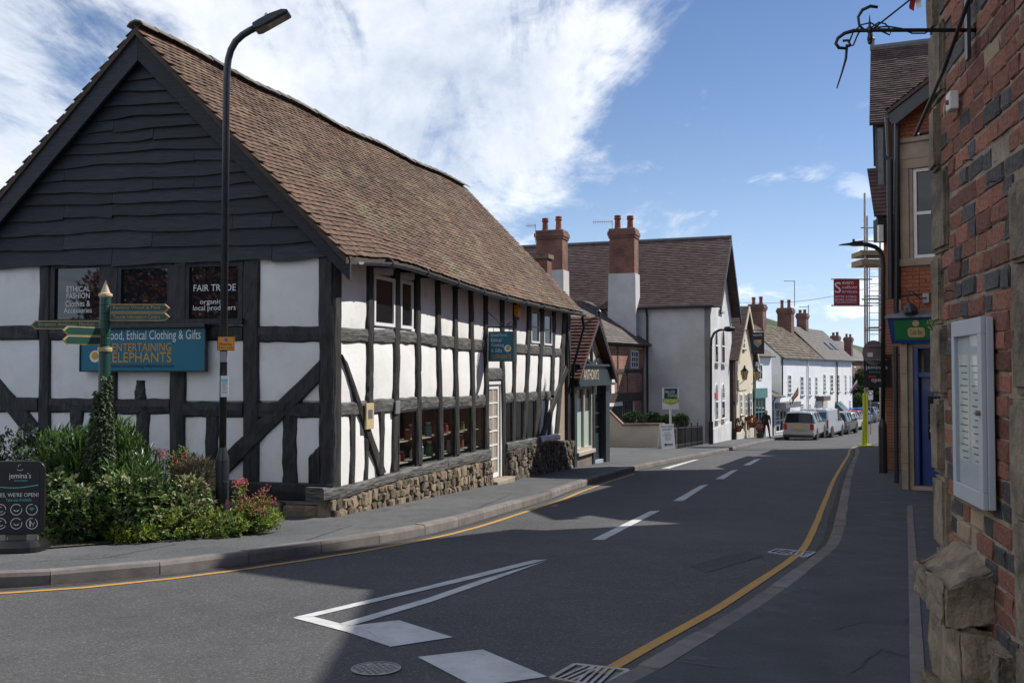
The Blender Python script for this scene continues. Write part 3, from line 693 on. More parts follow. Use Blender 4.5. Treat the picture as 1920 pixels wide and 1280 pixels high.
# ------------------------------------------------------------------ the timber framed barn
C0 = Vector((-2.41, 12.58))
T2 = Vector((0.317, 0.948)).normalized(); N2 = Vector((0.948, -0.317)).normalized(); G2 = Vector((-0.9746, 0.2242)).normalized()
SF = Fr((C0.x, C0.y), (T2.x, T2.y), (N2.x, N2.y, 0))
GF = Fr((C0.x, C0.y), (G2.x, G2.y), (-G2.y * -1 * -1 if False else -0.2242, -0.9746, 0))
BL = 12.45
apx = GF.px(271, 66); HALF = apx[0]
def barn():
    t = thing('timber_framed_barn', 'large black and white timber framed barn with brown tiled roof and boarded gable', 'building', (C0.x, C0.y, G(C0.y) + PAVL))
    c3 = lambda x, y: (590 + x / 2.461, 460 + y / 2.461)
    c2 = lambda x, y: (x / 2.462, 480 + y / 2.462)
    # --- roof lines
    ev = [SF.px(u, v, 0.30) for u, v in ((650, 480), (669, 482), (732, 486), (777, 498), (834, 518), (899, 540), (956, 556), (1021, 571), (1065, 580), (1085, 584))]
    APEX = GF.p(apx[0], apx[1])
    rl = Fr((APEX.x, APEX.y), (T2.x, T2.y), (N2.x, N2.y, 0))
    rz0 = PY(257, 50, rl.p(-0.2, 0, 0).y).z; rz1 = PY(866, 352, rl.p(BL + 0.18, 0, 0).y).z
    def E(a): p = SF.p(a, 0, 0.30); p.z = lerp1(ev, a); return p
    def RG(a): p = APEX + Vector((T2.x, T2.y, 0)) * a; p.z = rz0 + (rz1 - rz0) * a / BL - 0.05 * math.sin(math.pi * max(0, min(1, a / BL))) + 0.02 * math.sin(a * 1.9); return p
    C1 = GF.p(2 * HALF, 0); zE = E(0).z
    def EL(a): p = C1 + Vector((T2.x, T2.y, 0)) * a - Vector((N2.x, N2.y, 0)) * 0.3; p.z = zE + 0.05; return p
    # --- walls behind the frame
    bz = G(C0.y) - 0.3
    wa0, wb1 = SF.px(*c3(372, 770)); wa1, wb0 = SF.px(*c3(795, 985)); wb0 -= 0.1; wb1 += 0.12
    mb = MB(); zt_ = lerp1(ev, 3) - 0.02
    mb.fbox(SF, 0.14, wa0, bz - 0.7, zt_, -0.30, -0.075); mb.fbox(SF, wa1, BL, bz - 0.7, zt_, -0.30, -0.075)
    mb.fbox(SF, wa0, wa1, bz - 0.7, wb0, -0.30, -0.075); mb.fbox(SF, wa0, wa1, wb1, zt_, -0.30, -0.075)
    side = mb.build('side_wall', 'mortar', t)
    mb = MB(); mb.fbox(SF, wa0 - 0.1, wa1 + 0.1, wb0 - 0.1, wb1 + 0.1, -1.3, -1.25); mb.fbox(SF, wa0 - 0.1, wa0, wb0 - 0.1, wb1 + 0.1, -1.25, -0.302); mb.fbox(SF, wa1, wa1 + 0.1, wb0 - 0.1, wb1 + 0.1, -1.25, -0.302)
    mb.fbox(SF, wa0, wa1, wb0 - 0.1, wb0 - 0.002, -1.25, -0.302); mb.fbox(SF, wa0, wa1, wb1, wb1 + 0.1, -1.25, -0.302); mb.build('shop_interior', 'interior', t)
    for zz in (wb0 + 0.36, wb0 + 0.70): MB().fbox(SF, wa0, wa1, zz - 0.015, zz, -0.36, -0.12).build('display_shelf', 'stone_paint', t)
    global SHOP; SHOP = (wa0, wa1, wb0, wb1)
    gp = [(0, bz), (2 * HALF, bz), (2 * HALF, zE + 0.1), (HALF, rz0 - 0.12), (0, zE + 0.1)]
    gw = MB().prism(GF, gp, -0.3, -0.075).build('gable_wall', 'plaster', t)
    fg = Fr(SF.p(BL, 0, 0).xy, (G2.x, G2.y), (T2.x, T2.y, 0))
    MB().prism(fg, [(0, bz - 0.6), (2 * HALF, bz - 0.6), (2 * HALF, zE + 0.1), (HALF, rz1 - 0.1), (0, zE + 0.1)], -0.3, 0).build('end_wall', 'black_timber', t)
    fl = Fr(C1.xy, (T2.x, T2.y), (-N2.x, -N2.y, 0))
    MB().fbox(fl, 0, BL, bz - 0.6, zE, -0.25, 0).build('rear_wall', 'plaster', t)
    # --- roof: deck plus tiles
    a0, a1 = -0.20, BL + 0.18
    mb = MB(); K = 24
    for k in range(K):
        x0, x1 = a0 + (a1 - a0) * k / K, a0 + (a1 - a0) * (k + 1) / K
        for P in (E, EL):
            q = [P(x0), P(x1), RG(x1), RG(x0)]; dn = Vector((0, 0, -0.10))
            mb.hexa([x + dn for x in q] + [x - Vector((0, 0, 0.012)) for x in q])
    roof = mb.build('roof', 'brown_timber', t)
    def tilev(k):
        m_ = MB(); m_.cr = random.random(); w, l = 0.079, 0.165; c = random.uniform(0.002, 0.007); j = lambda: random.uniform(-0.004, 0.004)
        top = [(-w, j(), 0.030), (0, j(), 0.030 + c), (w, j(), 0.030), (w, l, 0.006), (0, l, 0.006 + c), (-w, l, 0.006)]
        bot = [(x, y, z - 0.013) for x, y, z in top]
        m_.add(top + bot, [(0, 1, 4, 5), (1, 2, 3, 4), (6, 7, 1, 0), (7, 8, 2, 1), (8, 9, 3, 2), (9, 10, 4, 3), (10, 11, 5, 4), (11, 6, 0, 5), (11, 10, 7, 6), (10, 9, 8, 7)])
        return m_
    var = [tilev(k) for k in range(10)]; vm = [v.mesh('tile', 'tile') for v in var]
    rows = int((RG(0) - E(0)).length / 0.1); cols = int((a1 - a0) / 0.165)
    items = []
    def tile_m(P, s, x, flip):
        dx = 0.1; e = P(x).lerp(RG(x), s); ex = P(x + dx).lerp(RG(x + dx), s); up = (RG(x) - P(x)).normalized()
        ax = (ex - e).normalized() * (-1 if flip else 1); nn = ax.cross(up).normalized(); ax = up.cross(nn)
        M = Matrix((ax, up, nn)).transposed().to_4x4(); M.translation = e + nn * random.uniform(-0.003, 0.004)
        sk = 0.16 if random.random() < 0.012 else 0.03
        return M @ Matrix.Rotation(random.uniform(-sk, sk), 4, 'Z') @ Matrix.Rotation(random.uniform(-0.02, 0.025), 4, 'X')
    for j in range(rows):
        for i in range(cols):
            x = a0 + 0.08 + i * (a1 - a0 - 0.16) / (cols - 1) + (0.04 if j % 2 else -0.04)
            items.append(tile_m(E, j / rows + random.uniform(-0.0012, 0.0012), x, False))
    cpos = Vector((0, 0, CAMZ)); items.sort(key=lambda M: (M.translation - cpos).length)
    for M in items[:300]:
        o = bpy.data.objects.new('tile', random.choice(vm)); COL.objects.link(o); adopt(o, roof); o.matrix_basis = M
    mb = MB()
    def put(M, v):
        mb.cr = random.random(); mb.add([M @ Vector(p) for p in v.v], v.f)
    for M in items[300:]: put(M, random.choice(var))
    for j in range(0, rows):
        for i in list(range(0, 8)):
            put(tile_m(EL, j / rows, a0 + 0.08 + i * 0.17 + (0.05 if j % 2 else 0), True), random.choice(var))
    mb.build('tiles', 'tile', roof)['kind'] = 'stuff'
    slope_roof(EL(1.3), EL(a1), RG(a1), RG(1.3), 'tile', roof, name='rear_slope', cols=20)
    x = a0
    while x < a1 - 0.2:              # ridge tiles
        L = 0.32; p, q = RG(x), RG(min(a1, x + L)); mb = MB(); vs = []
        lift = random.uniform(0.0, 0.015)
        for c in (p, q):
            for an in (-62, -35, 0, 35, 62):
                d = Vector((N2.x, N2.y, 0)) * math.sin(R(an)) * 0.16; vs.append(c + d + Vector((0, 0, math.cos(R(an)) * 0.14 - 0.045 + lift + (0.012 if c is p else 0))))
        vs2 = [v - Vector((0, 0, 0.022)) for v in vs]
        fs = [(k, k + 1, 5 + k + 1, 5 + k) for k in range(4)] + [(10 + k + 1, 10 + k, 15 + k, 15 + k + 1) for k in range(4)] + [(k + 1, k, 10 + k, 11 + k) for k in range(4)] + [(5 + k, 6 + k, 16 + k, 15 + k) for k in range(4)] + [(0, 5, 15, 10), (9, 4, 14, 19)]
        mb.add(vs + vs2, fs).build('ridge_tile', 'ridge_tile', roof); x += L
    # --- bargeboards, weatherboards
    ztop = rz0 - 0.03
    sl = (ztop - zE - 0.02) / (HALF + 0.30)
    def zr(a): return ztop - sl * abs(a - HALF)
    bw = 0.30
    for s in (-1, 1):
        e = HALF + s * (HALF + 0.30)
        MB().prism(GF, [(HALF, zr(HALF) - 0.06), (e, zr(e) - 0.06), (e, zr(e) - 0.06 - bw), (HALF, zr(HALF) - 0.06 - bw * 1.25)], 0.10, 0.155).build('bargeboard', 'board', t, bevel=0.006)
        MB().prism(GF, [(HALF, zr(HALF) - 0.005), (e, zr(e) - 0.005), (e, zr(e) - 0.055), (HALF, zr(HALF) - 0.055)], 0.0, 0.175).build('verge_batten', 'brown_timber', t)
    vb = [90, 106, 129, 152, 176, 199, 222, 243, 264, 286, 309, 334, 357, 380, 406, 435, 465, 496]
    zb = [GF.px(260, v)[1] for v in vb]
    for k in range(len(zb) - 1):
        zt, z0 = zb[k], zb[k + 1]
        wl = (ztop - 0.20 - z0) / sl
        lo, hi = HALF - wl, HALF + wl
        lo = max(lo, 0.06 if k > 14 else lo); hi = min(hi, 2 * HALF - 0.05)
        cuts = [lo, hi]
        if k > 5: cuts = [lo] + sorted(random.sample([0.9, 1.5, 2.1, 2.75, 3.4, 4.2], 1 if k < 10 else 2)) + [hi]
        cuts = [c for c in cuts if lo <= c <= hi]
        for ca, cb in zip(cuts, cuts[1:]):
            ph = [random.uniform(0, 6.3) for _ in range(3)]; am = random.uniform(0.010, 0.024); n = 14; vs = []
            for i in range(n + 1):
                a = ca + 0.003 + (cb - ca - 0.006) * i / n
                w = am * (math.sin(a * 1.7 + ph[0]) + 0.6 * math.sin(a * 4.1 + ph[1]) + 0.3 * math.sin(a * 9 + ph[2]))
                top = min(zt + 0.05, zr(a) - 0.14); bot = min(z0 + w, top - 0.01)
                vs += [GF.p(a, bot, 0.045 + 0.004 * math.sin(a * 3)), GF.p(a, bot, 0.012), GF.p(a, top, -0.03), GF.p(a, top, 0.004)]
            fs = [(i * 4 + q, i * 4 + (q + 1) % 4, (i + 1) * 4 + (q + 1) % 4, (i + 1) * 4 + q) for i in range(n) for q in range(4)] + [(3, 2, 1, 0), (n * 4, n * 4 + 1, n * 4 + 2, n * 4 + 3)]
            A, B, Cc = Vector(vs[0]), Vector(vs[4]), Vector(vs[3])
            if (B - A).cross(Cc - A).dot(GF.n) > 0: fs = [f[::-1] for f in fs] if False else fs
            MB().add(vs, fs).build('weatherboard', 'board', t)
    # --- gable frame
    BT = 'black_timber'
    def gt(pts, name, **k): return timber(GF, [c2(*p) for p in pts], t, BT, name, **k)
    gt([(178, 30), (172, 960), (226, 960), (228, 30)], 'post')
    gt([(465, 40), (497, 960), (527, 960), (548, 40)], 'post')
    gt([(780, 40), (780, 1060), (845, 1060), (862, 40)], 'post')
    gt([(1118, 20), (1118, 1060), (1190, 1060), (1195, 20)], 'post', n=10)
    gt([(1470, 0), (1474, 1060), (1538, 1060), (1538, 0)], 'corner_post', n=12, d1=0.012)
    gt([(1474, 870), (1425, 925), (1425, 1052), (1476, 1052)], 'post_foot', d1=0.004)
    for x0, x1, yb in ((320, 380, 960), (622, 685, 1060), (945, 1008, 1060), (1300, 1370, 1055)):
        gt([(x0, 700), (x0 - 3, yb), (x1, yb), (x1, 700)], 'stud', d1=-0.006)
    gt([(625, 573), (612, 668), (668, 668), (666, 573)], 'stud', d1=-0.004)
    for x0, x1, y0, y1 in ((-500, 172, 320, 386), (226, 497, 322, 388), (527, 780, 322, 388), (845, 1118, 322, 390), (1190, 1474, 322, 396)):
        gt([(x0, y0), (x1, y0), (x1, y1), (x0, y1)], 'rail', d1=-0.004)
    for x0, x1, y0, y1 in ((-500, 172, 653, 719), (226, 497, 655, 722), (527, 780, 658, 728), (845, 1118, 672, 744), (1190, 1474, 675, 746)):
        gt([(x0, y0), (x1, y0), (x1, y1), (x0, y1)], 'rail', d1=-0.002)
    gt([(1476, 478), (1035, 912), (1035, 1022), (1476, 578)], 'brace', d1=0.008, n=9)
    gt([(-200, 330), (175, 780), (110, 815), (-200, 445)], 'brace', d1=0.008, n=9)
    gt([(-700, 10), (-700, 1060), (-620, 1060), (-620, 10)], 'corner_post')
    gt([(-700, 985), (1545, 1048), (1545, 1132), (-700, 1060)], 'sill_beam', d1=0.05, n=14, d0=-0.2)
    # gable panels
    cols_ = [(-620, 178), (226, 500), (525, 780), (845, 1118), (1190, 1474)]
    for i, (x0, x1) in enumerate(cols_):
        if i in (0, 4): panel(GF, [c2(x0, 330), c2(x1, 330), c2(x1, 8), c2(x0, 8)], gw)
        panel(GF, [c2(x0, 668), c2(x1, 668), c2(x1, 380), c2(x0, 380)], gw)
        panel(GF, [c2(x0, 1060), c2(x1, 1060), c2(x1, 712), c2(x0, 712)], gw)
    # gable windows
    for x0, x1, y0, y1 in ((240, 480, 36, 312), (545, 795, 40, 312), (858, 1122, 30, 312)):
        u0, v0 = c2(x0, y0); u1, v1 = c2(x1, y1)
        window(GF, rect_px(GF, u0, v0, u1, v1, -0.03), -0.06, t, BT, 'gable_glass', 1, 1, fw=0.07, dep=0.055)
    u0, v0 = c2(230, 300); u1, v1 = c2(1125, 312); MB().fbox(GF, *[rect_px(GF, u0, v0, u1, v1)[i] for i in (0, 2, 1, 3)], -0.05, 0.05).build('window_sill', BT, t)
    # --- side frame
    WT = 'weather_timber'
    rU = [(110, 375, 445), (300, 388, 450), (480, 400, 455), (580, 413, 470), (720, 430, 487), (960, 455, 500), (1140, 475, 515)]
    rL = [(110, 725, 790), (300, 710, 775), (430, 700, 765), (530, 695, 752), (700, 695, 748), (760, 690, 745), (900, 680, 725), (1000, 675, 720), (1140, 668, 708)]
    top = [(100, 60), (250, 85), (480, 135), (570, 165), (650, 190), (790, 225), (930, 250), (1060, 280), (1170, 300)]
    sill = [(20, 1118, 1180), (120, 1112, 1168), (370, 1045, 1085), (600, 985, 1035), (800, 938, 990)]
    posts = [  # x at top, x middle, x bottom, half width, y bottom
        (262, 260, 258, 15, 745), (385, 383, 376, 14, 1040), (480, 482, 486, 12, 1010), (571, 579, 588, 11, 985), (652, 655, 661, 11, 965), (724, 732, 736, 10, 955), (793, 795, 800, 10, 1090),
        (868, 871, 876, 9, 1075), (928, 925, 919, 8, 915), (993, 986, 968, 9, 895), (1052, 1043, 1022, 9, 885), (1108, 1100, 1095, 9, 690), (1158, 1140, 1118, 9, 870)]
    def st(pts, name, **k): return timber(SF, [c3(*p) for p in pts], t, WT if name in ('rail', 'lintel', 'sill_beam') else 'post_timber', name, **k)
    def px_(p, y):
        yt = lerp1(top, p[0])
        return p[0] + (p[1] - p[0]) * (y - yt) / (580 - yt) if y < 580 else p[1] + (p[2] - p[1]) * (y - 580) / 320
    st([(90, 55), (84, 1140), (121, 1140), (124, 55)], 'corner_post', n=12, d1=0.014)
    for p in posts:
        yt = lerp1(top, p[0]); ym = (yt + p[4]) / 2; h = p[3] * 0.88
        yb = p[4]; q = px_(p, yb)
        # two lengths so the post keeps its bend
        st([(p[0] - h, yt), (p[1] - h, min(580, yb)), (p[1] + h, min(580, yb)), (p[0] + h, yt)], 'post', d1=0.006)
        if yb > 600: st([(p[1] - h, 578), (q - h, yb), (q + h, yb), (p[1] + h, 578)], 'post', d1=0.005)
    edges = [(108, 108, 108, 14, 1100)] + posts
    for k in range(len(edges) - 1):
        L_, R_ = edges[k], edges[k + 1]
        if k != 7:
            for tab, nm in ((rU, 'rail'), (rL, 'rail')):
                xa = px_(L_, lerp1(tab, L_[1])) + L_[3] - 2; xb = px_(R_, lerp1(tab, R_[1])) - R_[3] + 2
                st([(xa, lerp1(tab, xa, 1)), (xb, lerp1(tab, xb, 1)), (xb, lerp1(tab, xb, 2)), (xa, lerp1(tab, xa, 2))], nm, n=4, d1=-0.004)
        yu0, yu1 = lerp1(rU, (L_[1] + R_[1]) / 2, 1), lerp1(rU, (L_[1] + R_[1]) / 2, 2)
        yl0, yl1 = lerp1(rL, (L_[1] + R_[1]) / 2, 1), lerp1(rL, (L_[1] + R_[1]) / 2, 2)
        def bay(y0, y1): return [c3(px_(L_, y1), y1), c3(px_(R_, y1), y1), c3(px_(R_, y0), y0), c3(px_(L_, y0), y0)]
        ytp = lerp1(top, (L_[0] + R_[0]) / 2)
        if k == 7:
            panel(SF, bay(ytp, 570), side)
            st([(px_(L_, 570), 566), (px_(R_, 570), 566), (px_(R_, 620), 622), (px_(L_, 620), 622)], 'lintel', n=4)
            continue
        if k in (1, 2, 10, 11):      # upper windows
            yy0, yy1 = {1: (135, 378), 2: (158, 388), 10: (298, 452), 11: (316, 462)}[k]
            MBb = bay(ytp, yy0 + 4); panel(SF, MBb, side)
            u0, v0 = c3(px_(L_, yy0) + L_[3] - 1, yy0); u1, v1 = c3(px_(R_, yy1) - R_[3] + (1 if k != 2 else -14), yy1)
            window(SF, rect_px(SF, u0, v0, u1, v1, 0.0), -0.04, t, 'white', 'door_glass', 1, 1 if k < 5 else 2, fw=0.05 if k < 5 else 0.04, dep=0.045, name='window')
            panel(SF, bay(yy1 - 3, yu0 + 3), side)
        else: panel(SF, bay(ytp, yu0 + 4), side)
        panel(SF, bay(yu1 - 4, yl0 + 4), side)
        if k in (0,): panel(SF, [c3(112, 1120), c3(258, 1085), c3(258, yl1 - 4), c3(112, yl1 - 4)], side)
        if k == 1: panel(SF, [c3(258, 1090), c3(374, 1052), c3(376, yl1 - 4), c3(258, yl1 - 4)], side)
        if k in (12,): panel(SF, [c3(1030, 890), c3(1120, 872), c3(1138, 700), c3(1046, 712)], side)
    timber(SF, [(BL - 0.30, G(24) + 0.5), (BL - 0.24, lerp1(ev, BL) - 0.1), (BL + 0.01, lerp1(ev, BL) - 0.1), (BL + 0.01, G(24) + 0.5)], t, 'post_timber', 'corner_post', d1=0.004, px=False)
    # foot of the first two bays: studs and brace
    for x0, x1, xa, xb, yb in ((168, 196, 168, 192, 1110), (238, 258, 236, 254, 1090), (304, 329, 302, 326, 1065)): st([(x0, 765), (xa, yb), (xb, yb), (x1, 765)], 'stud', d1=-0.008)
    st([(122, 500), (296, 1060), (330, 1045), (150, 545)], 'brace', n=9, d1=0.012)
    for x0, x1 in ((1048, 1032), (1078, 1060), (1100, 1085)): st([(x0 - 7, 706), (x1 - 7, 880), (x1 + 7, 880), (x0 + 7, 706)], 'stud', d1=-0.006, n=4)
    st([(1158, 555), (1038, 890), (1056, 893), (1170, 575)], 'brace', n=6, d1=0.012)
    # shop windows with a display behind the glass
    for k in (3, 4, 5, 6, 7, 9, 10, 11):
        if k == 7: continue
    sw = [(1, 2, 762, [(375, 1005), (480, 990)]), (2, 3, 750, 0), (3, 4, 748, 0), (4, 5, 744, 0), (5, 6, 742, 0)]
    for i in range(1, 6):
        L_, R_ = posts[i], posts[i + 1]; y0 = lerp1(rL, (L_[1] + R_[1]) / 2, 2) - 3
        yb = lerp1(sill, (L_[2] + R_[2]) / 2, 1) + 4
        u0, v0 = c3(px_(L_, y0) + L_[3] - 2, y0); u1, v1 = c3(px_(R_, yb) - R_[3] + 2, yb)
        window(SF, rect_px(SF, u0, v0, u1, v1), -0.05, t, BT, 'clear_glass', 1, 1, fw=0.035, dep=0.04, name='shop_window')
    for i in (7, 8, 9):
        L_, R_ = posts[i], posts[i + 1]; y0 = lerp1(rL, (L_[1] + R_[1]) / 2, 2) - 3; yb = {7: 912, 8: 900, 9: 890}[i]
        u0, v0 = c3(px_(L_, y0) + 5, y0); u1, v1 = c3(px_(R_, yb) - 4, yb)
        window(SF, rect_px(SF, u0, v0, u1, v1), -0.05, t, BT, 'door_glass', 1, 1, fw=0.03, dep=0.04, name='shop_window')
    # sills (log like) and door
    for x0, x1 in ((20, 122), (122, 370), (370, 600), (600, 800)):
        st([(x0, lerp1(sill, x0, 1)), (x1, lerp1(sill, x1, 1)), (x1, lerp1(sill, x1, 2)), (x0, lerp1(sill, x0, 2))], 'sill_beam', d1=0.07, d0=-0.2, n=6)
    st([(880, 912), (1045, 878), (1045, 912), (880, 950)], 'sill_beam', d1=0.05, d0=-0.2, n=5)
    timber(SF, [c3(1035, 880), c3(1120, 868), c3(1120, 895), c3(1035, 915)], t, 'plaster', 'plaster_skirt', d1=0.08, d0=-0.2, n=4)
    u0, v0 = c3(803, 628); u1, v1 = c3(868, 1064); dr = rect_px(SF, u0, v0, u1, v1)
    # the recessed white glazed door stands ajar in its white frame
    a0, b0, a1, b1 = dr
    fm = MB(); fm.fbox(SF, a0, a0 + 0.06, b0, b1, -0.12, -0.02); fm.fbox(SF, a1 - 0.06, a1, b0, b1, -0.12, -0.02); fm.fbox(SF, a0 + 0.06, a1 - 0.06, b1 - 0.06, b1, -0.12, -0.02)
    fm.build('door_frame', 'white', t)
    dd = window(SF, (a0 + 0.065, b0 + 0.01, a1 - 0.065, b1 - 0.065), -0.10, t, 'white', 'door_glass', 2, 6, fw=0.09, bw=0.03, dep=0.045, name='door', panes=True)
    MB().fbox(SF, a0 + 0.20, a0 + 0.42, b0 + 0.10, b0 + 0.24, -0.055, -0.045).build('letter_plate', 'steel', dd)
    MB().lathe(SF.p(a0 + 0.12, b0 + 1.0, -0.05), [(0.028, 0), (0.03, 0.05), (0.0, 0.06)], 10, SF.n).build('handle', 'steel', dd)
    MB().fbox(SF, a0 - 0.08, a1 + 0.15, G(19) - 0.6, b0 - 0.005, -0.15, 0.22).build('door_step', 'dressed_stone', t, bevel=0.02)
    # --- rubble plinth
    sm = [stone_mesh(k) for k in range(10)]
    for me in sm: me.materials.append(MATS['rubble'])
    sd = [m.copy() for m in sm]
    for me in sd: me.materials.clear(); me.materials.append(MATS['dark_rubble'])
    mbp = MB()
    aL0 = -0.12
    def zs(a, u):                      # underside of the sill
        return None
    def sill_z(x):
        y = lerp1(sill, x, 2) if x < 805 else (950 + (x - 880) * (900 - 950) / 165 if x < 1045 else 900 + (x - 1045) * 0.02)
        return SF.px(*c3(x, y))
    prof = [sill_z(x) for x in (20, 120, 250, 370, 500, 600, 700, 800)]
    profr = [sill_z(x) for x in (880, 960, 1045, 1120, 1165)]
    a_d0, a_d1 = SF.px(*c3(802, 1000))[0], SF.px(*c3(880, 1000))[0]
    for rng, pr, dm in (((aL0, a_d0 - 0.02), prof, 0.0), ((a_d1 + 0.02, BL), profr, 0.6)):
        a = rng[0]
        core = [(rng[0], G(14) - 0.9), (rng[1], G(14) - 0.9)] + [(min(max(x, rng[0]), rng[1]), z - 0.02) for x, z in pr[::-1]]
        core = MB().prism(SF, core, -0.15, 0.035).build('plinth', 'mortar', t)
        row = 0; 
        while a < rng[1] - 0.03:
            gz = G(SF.p(a, 0, 0).y) + PAVL - 0.05; zt = lerp1(pr, a); w = random.uniform(0.10, 0.19)
            if a + w > rng[1]: w = max(0.08, rng[1] - a)
            z = gz
            while z < zt - 0.03:
                h = random.uniform(0.09, 0.17)
                if z + h > zt - 0.05: h = zt - z
                h = max(h, 0.05); 
                o = bpy.data.objects.new('stone', random.choice(sd if random.random() < dm + 0.12 else sm)); COL.objects.link(o); adopt(o, core)
                M = Matrix((SF.a, SF.b, SF.n)).transposed().to_4x4(); M.translation = SF.p(a + w / 2 + random.uniform(-.03, .03), z + h / 2, 0.035 + random.uniform(-0.015, 0.025))
                o.matrix_basis = M @ Matrix.Rotation(random.uniform(-.35, .35), 4, 'Z') @ Matrix.Diagonal((w * random.uniform(0.9, 1.15), h * random.uniform(0.92, 1.1), random.uniform(0.10, 0.17), 1))
                z += h
            a += w
    # gable plinth blocks at the corner
    q0 = GF.px(612, 962)
    for a, w, z, h, m_ in ((-0.06, 0.75, -0.62, 0.27, 'sandstone'), (0.70, 0.8, -0.60, 0.27, 'sandstone'), (1.5, 0.9, -0.58, 0.27, 'sandstone'), (-0.05, 0.5, -0.78, 0.17, 'dark_rubble'), (0.46, 0.42, -0.78, 0.17, 'dark_rubble'), (0.9, 0.6, -0.78, 0.18, 'dark_rubble')):
        bo = MB().fbox(GF, a + 0.01, a + w, z, z + h - 0.012, -0.2, 0.09 + random.uniform(-0.02, 0.02)).build('plinth_block', m_, t, bevel=0.03, seg=2)
    # gutter, brackets, downpipe
    pts = []
    for i in range(30):
        a = 0.12 + (BL + 0.05 - 0.12) * i / 29; p = E(a) + Vector((N2.x, N2.y, 0)) * 0.055; p.z -= 0.055; pts.append(p)
    mb = MB(); vs = []; n = 9
    for p in pts:
        for k in range(n):
            an = math.pi * k / (n - 1); vs.append(p + Vector((N2.x, N2.y, 0)) * (-math.cos(an) * 0.058) - Vector((0, 0, math.sin(an) * 0.058)))
        for k in range(n - 1, -1, -1):
            an = math.pi * k / (n - 1); vs.append(p + Vector((N2.x, N2.y, 0)) * (-math.cos(an) * 0.050) - Vector((0, 0, math.sin(an) * 0.050)))
    q = 2 * n
    mb.add(vs, [(i * q + k, i * q + (k + 1) % q, (i + 1) * q + (k + 1) % q, (i + 1) * q + k) for i in range(len(pts) - 1) for k in range(q)] + [tuple(range(q)), tuple(range((len(pts) - 1) * q + q - 1, (len(pts) - 1) * q - 1, -1))])
    gu = mb.build('gutter', 'grey_gutter', t)
    for i in range(2, 29, 3): MB().lathe(pts[i] - Vector((T2.x, T2.y, 0)) * 0.02 - Vector((0, 0, 0.003)), [(0.065, 0), (0.065, 0.04)], 12, (T2.x, T2.y, 0)).build('gutter_bracket', 'black_metal', gu)
    return t, E, RG
mat('grey_gutter', (0.075, 0.08, 0.085), (0.13, 0.135, 0.14), 0.45, scale=6)
glassmat('gable_glass', (0.012, 0.015, 0.020), 0.02, 0.9)
BARN, BE, BRG = barn()

# ------------------------------------------------------------------ signs and fittings on the barn
for s, b in (("ETHICAL", (125, 537, 169, 546)), ("FASHION", (125, 549.5, 168, 559)), ("Clothes &", (123, 564, 169, 574)), ("Accessories", (120, 577, 172, 586)),
             ("FAIR TRADE", (363, 534, 442, 544.5)), ("organic &", (375, 561, 428, 572)), ("local producers", (362, 572.5, 442, 584))):
    text_px(s, GF, *b, 'white_letter', BARN, d=-0.035)
def banner():
    rc = rect_px(GF, 152, 617, 384, 695, 0.10); a0, b0, a1, b1 = rc
    t = thing('shop_sign', 'long teal shop sign with white and gold lettering on the barn gable', 'sign', GF.p((a0 + a1) / 2, b0, 0.06))
    MB().fbox(GF, a0, a1, b0, b1, 0.05, 0.10).build('board', 'teal_sign', t, bevel=0.004)
    mb = MB()
    for x0, x1, y0, y1 in ((a0 - 0.012, a1 + 0.012, b0 - 0.014, b0), (a0 - 0.012, a0, b0, b1), (a1, a1 + 0.012, b0, b1)): mb.fbox(GF, x0, x1, y0, y1, 0.045, 0.115)
    mb.build('frame', 'black_metal', t)
    MB().fbox(GF, a0 - 0.03, a1 + 0.03, b1, b1 + 0.055, 0.02, 0.17).build('light_trough', 'black_metal', t, bevel=0.008)
    text_px("Good Food, Ethical Clothing & Gifts", GF, 163, 620, 376, 641, 'white_letter', t, d=0.104)
    text_px("ENTERTAINING", GF, 211, 643.5, 321, 658, 'gold_letter', t, d=0.104)
    text_px("ELEPHANTS", GF, 211, 660.5, 321, 679, 'gold_letter', t, d=0.104)
    text_px("www.entertaining-elephants.co.uk", GF, 208, 681.5, 326, 691, 'black_letter', t, d=0.104)
    c = GF.px(178, 668, 0.104)
    MB().lathe(GF.p(c[0], c[1], 0.101), [(0.085, 0), (0.085, 0.003)], 24, GF.n).build('emblem', 'white_letter', t)
    MB().lathe(GF.p(c[0], c[1] + 0.01, 0.105), [(0.055, 0), (0.055, 0.003)], 20, GF.n).build('emblem', 'gold_letter', t)
banner()
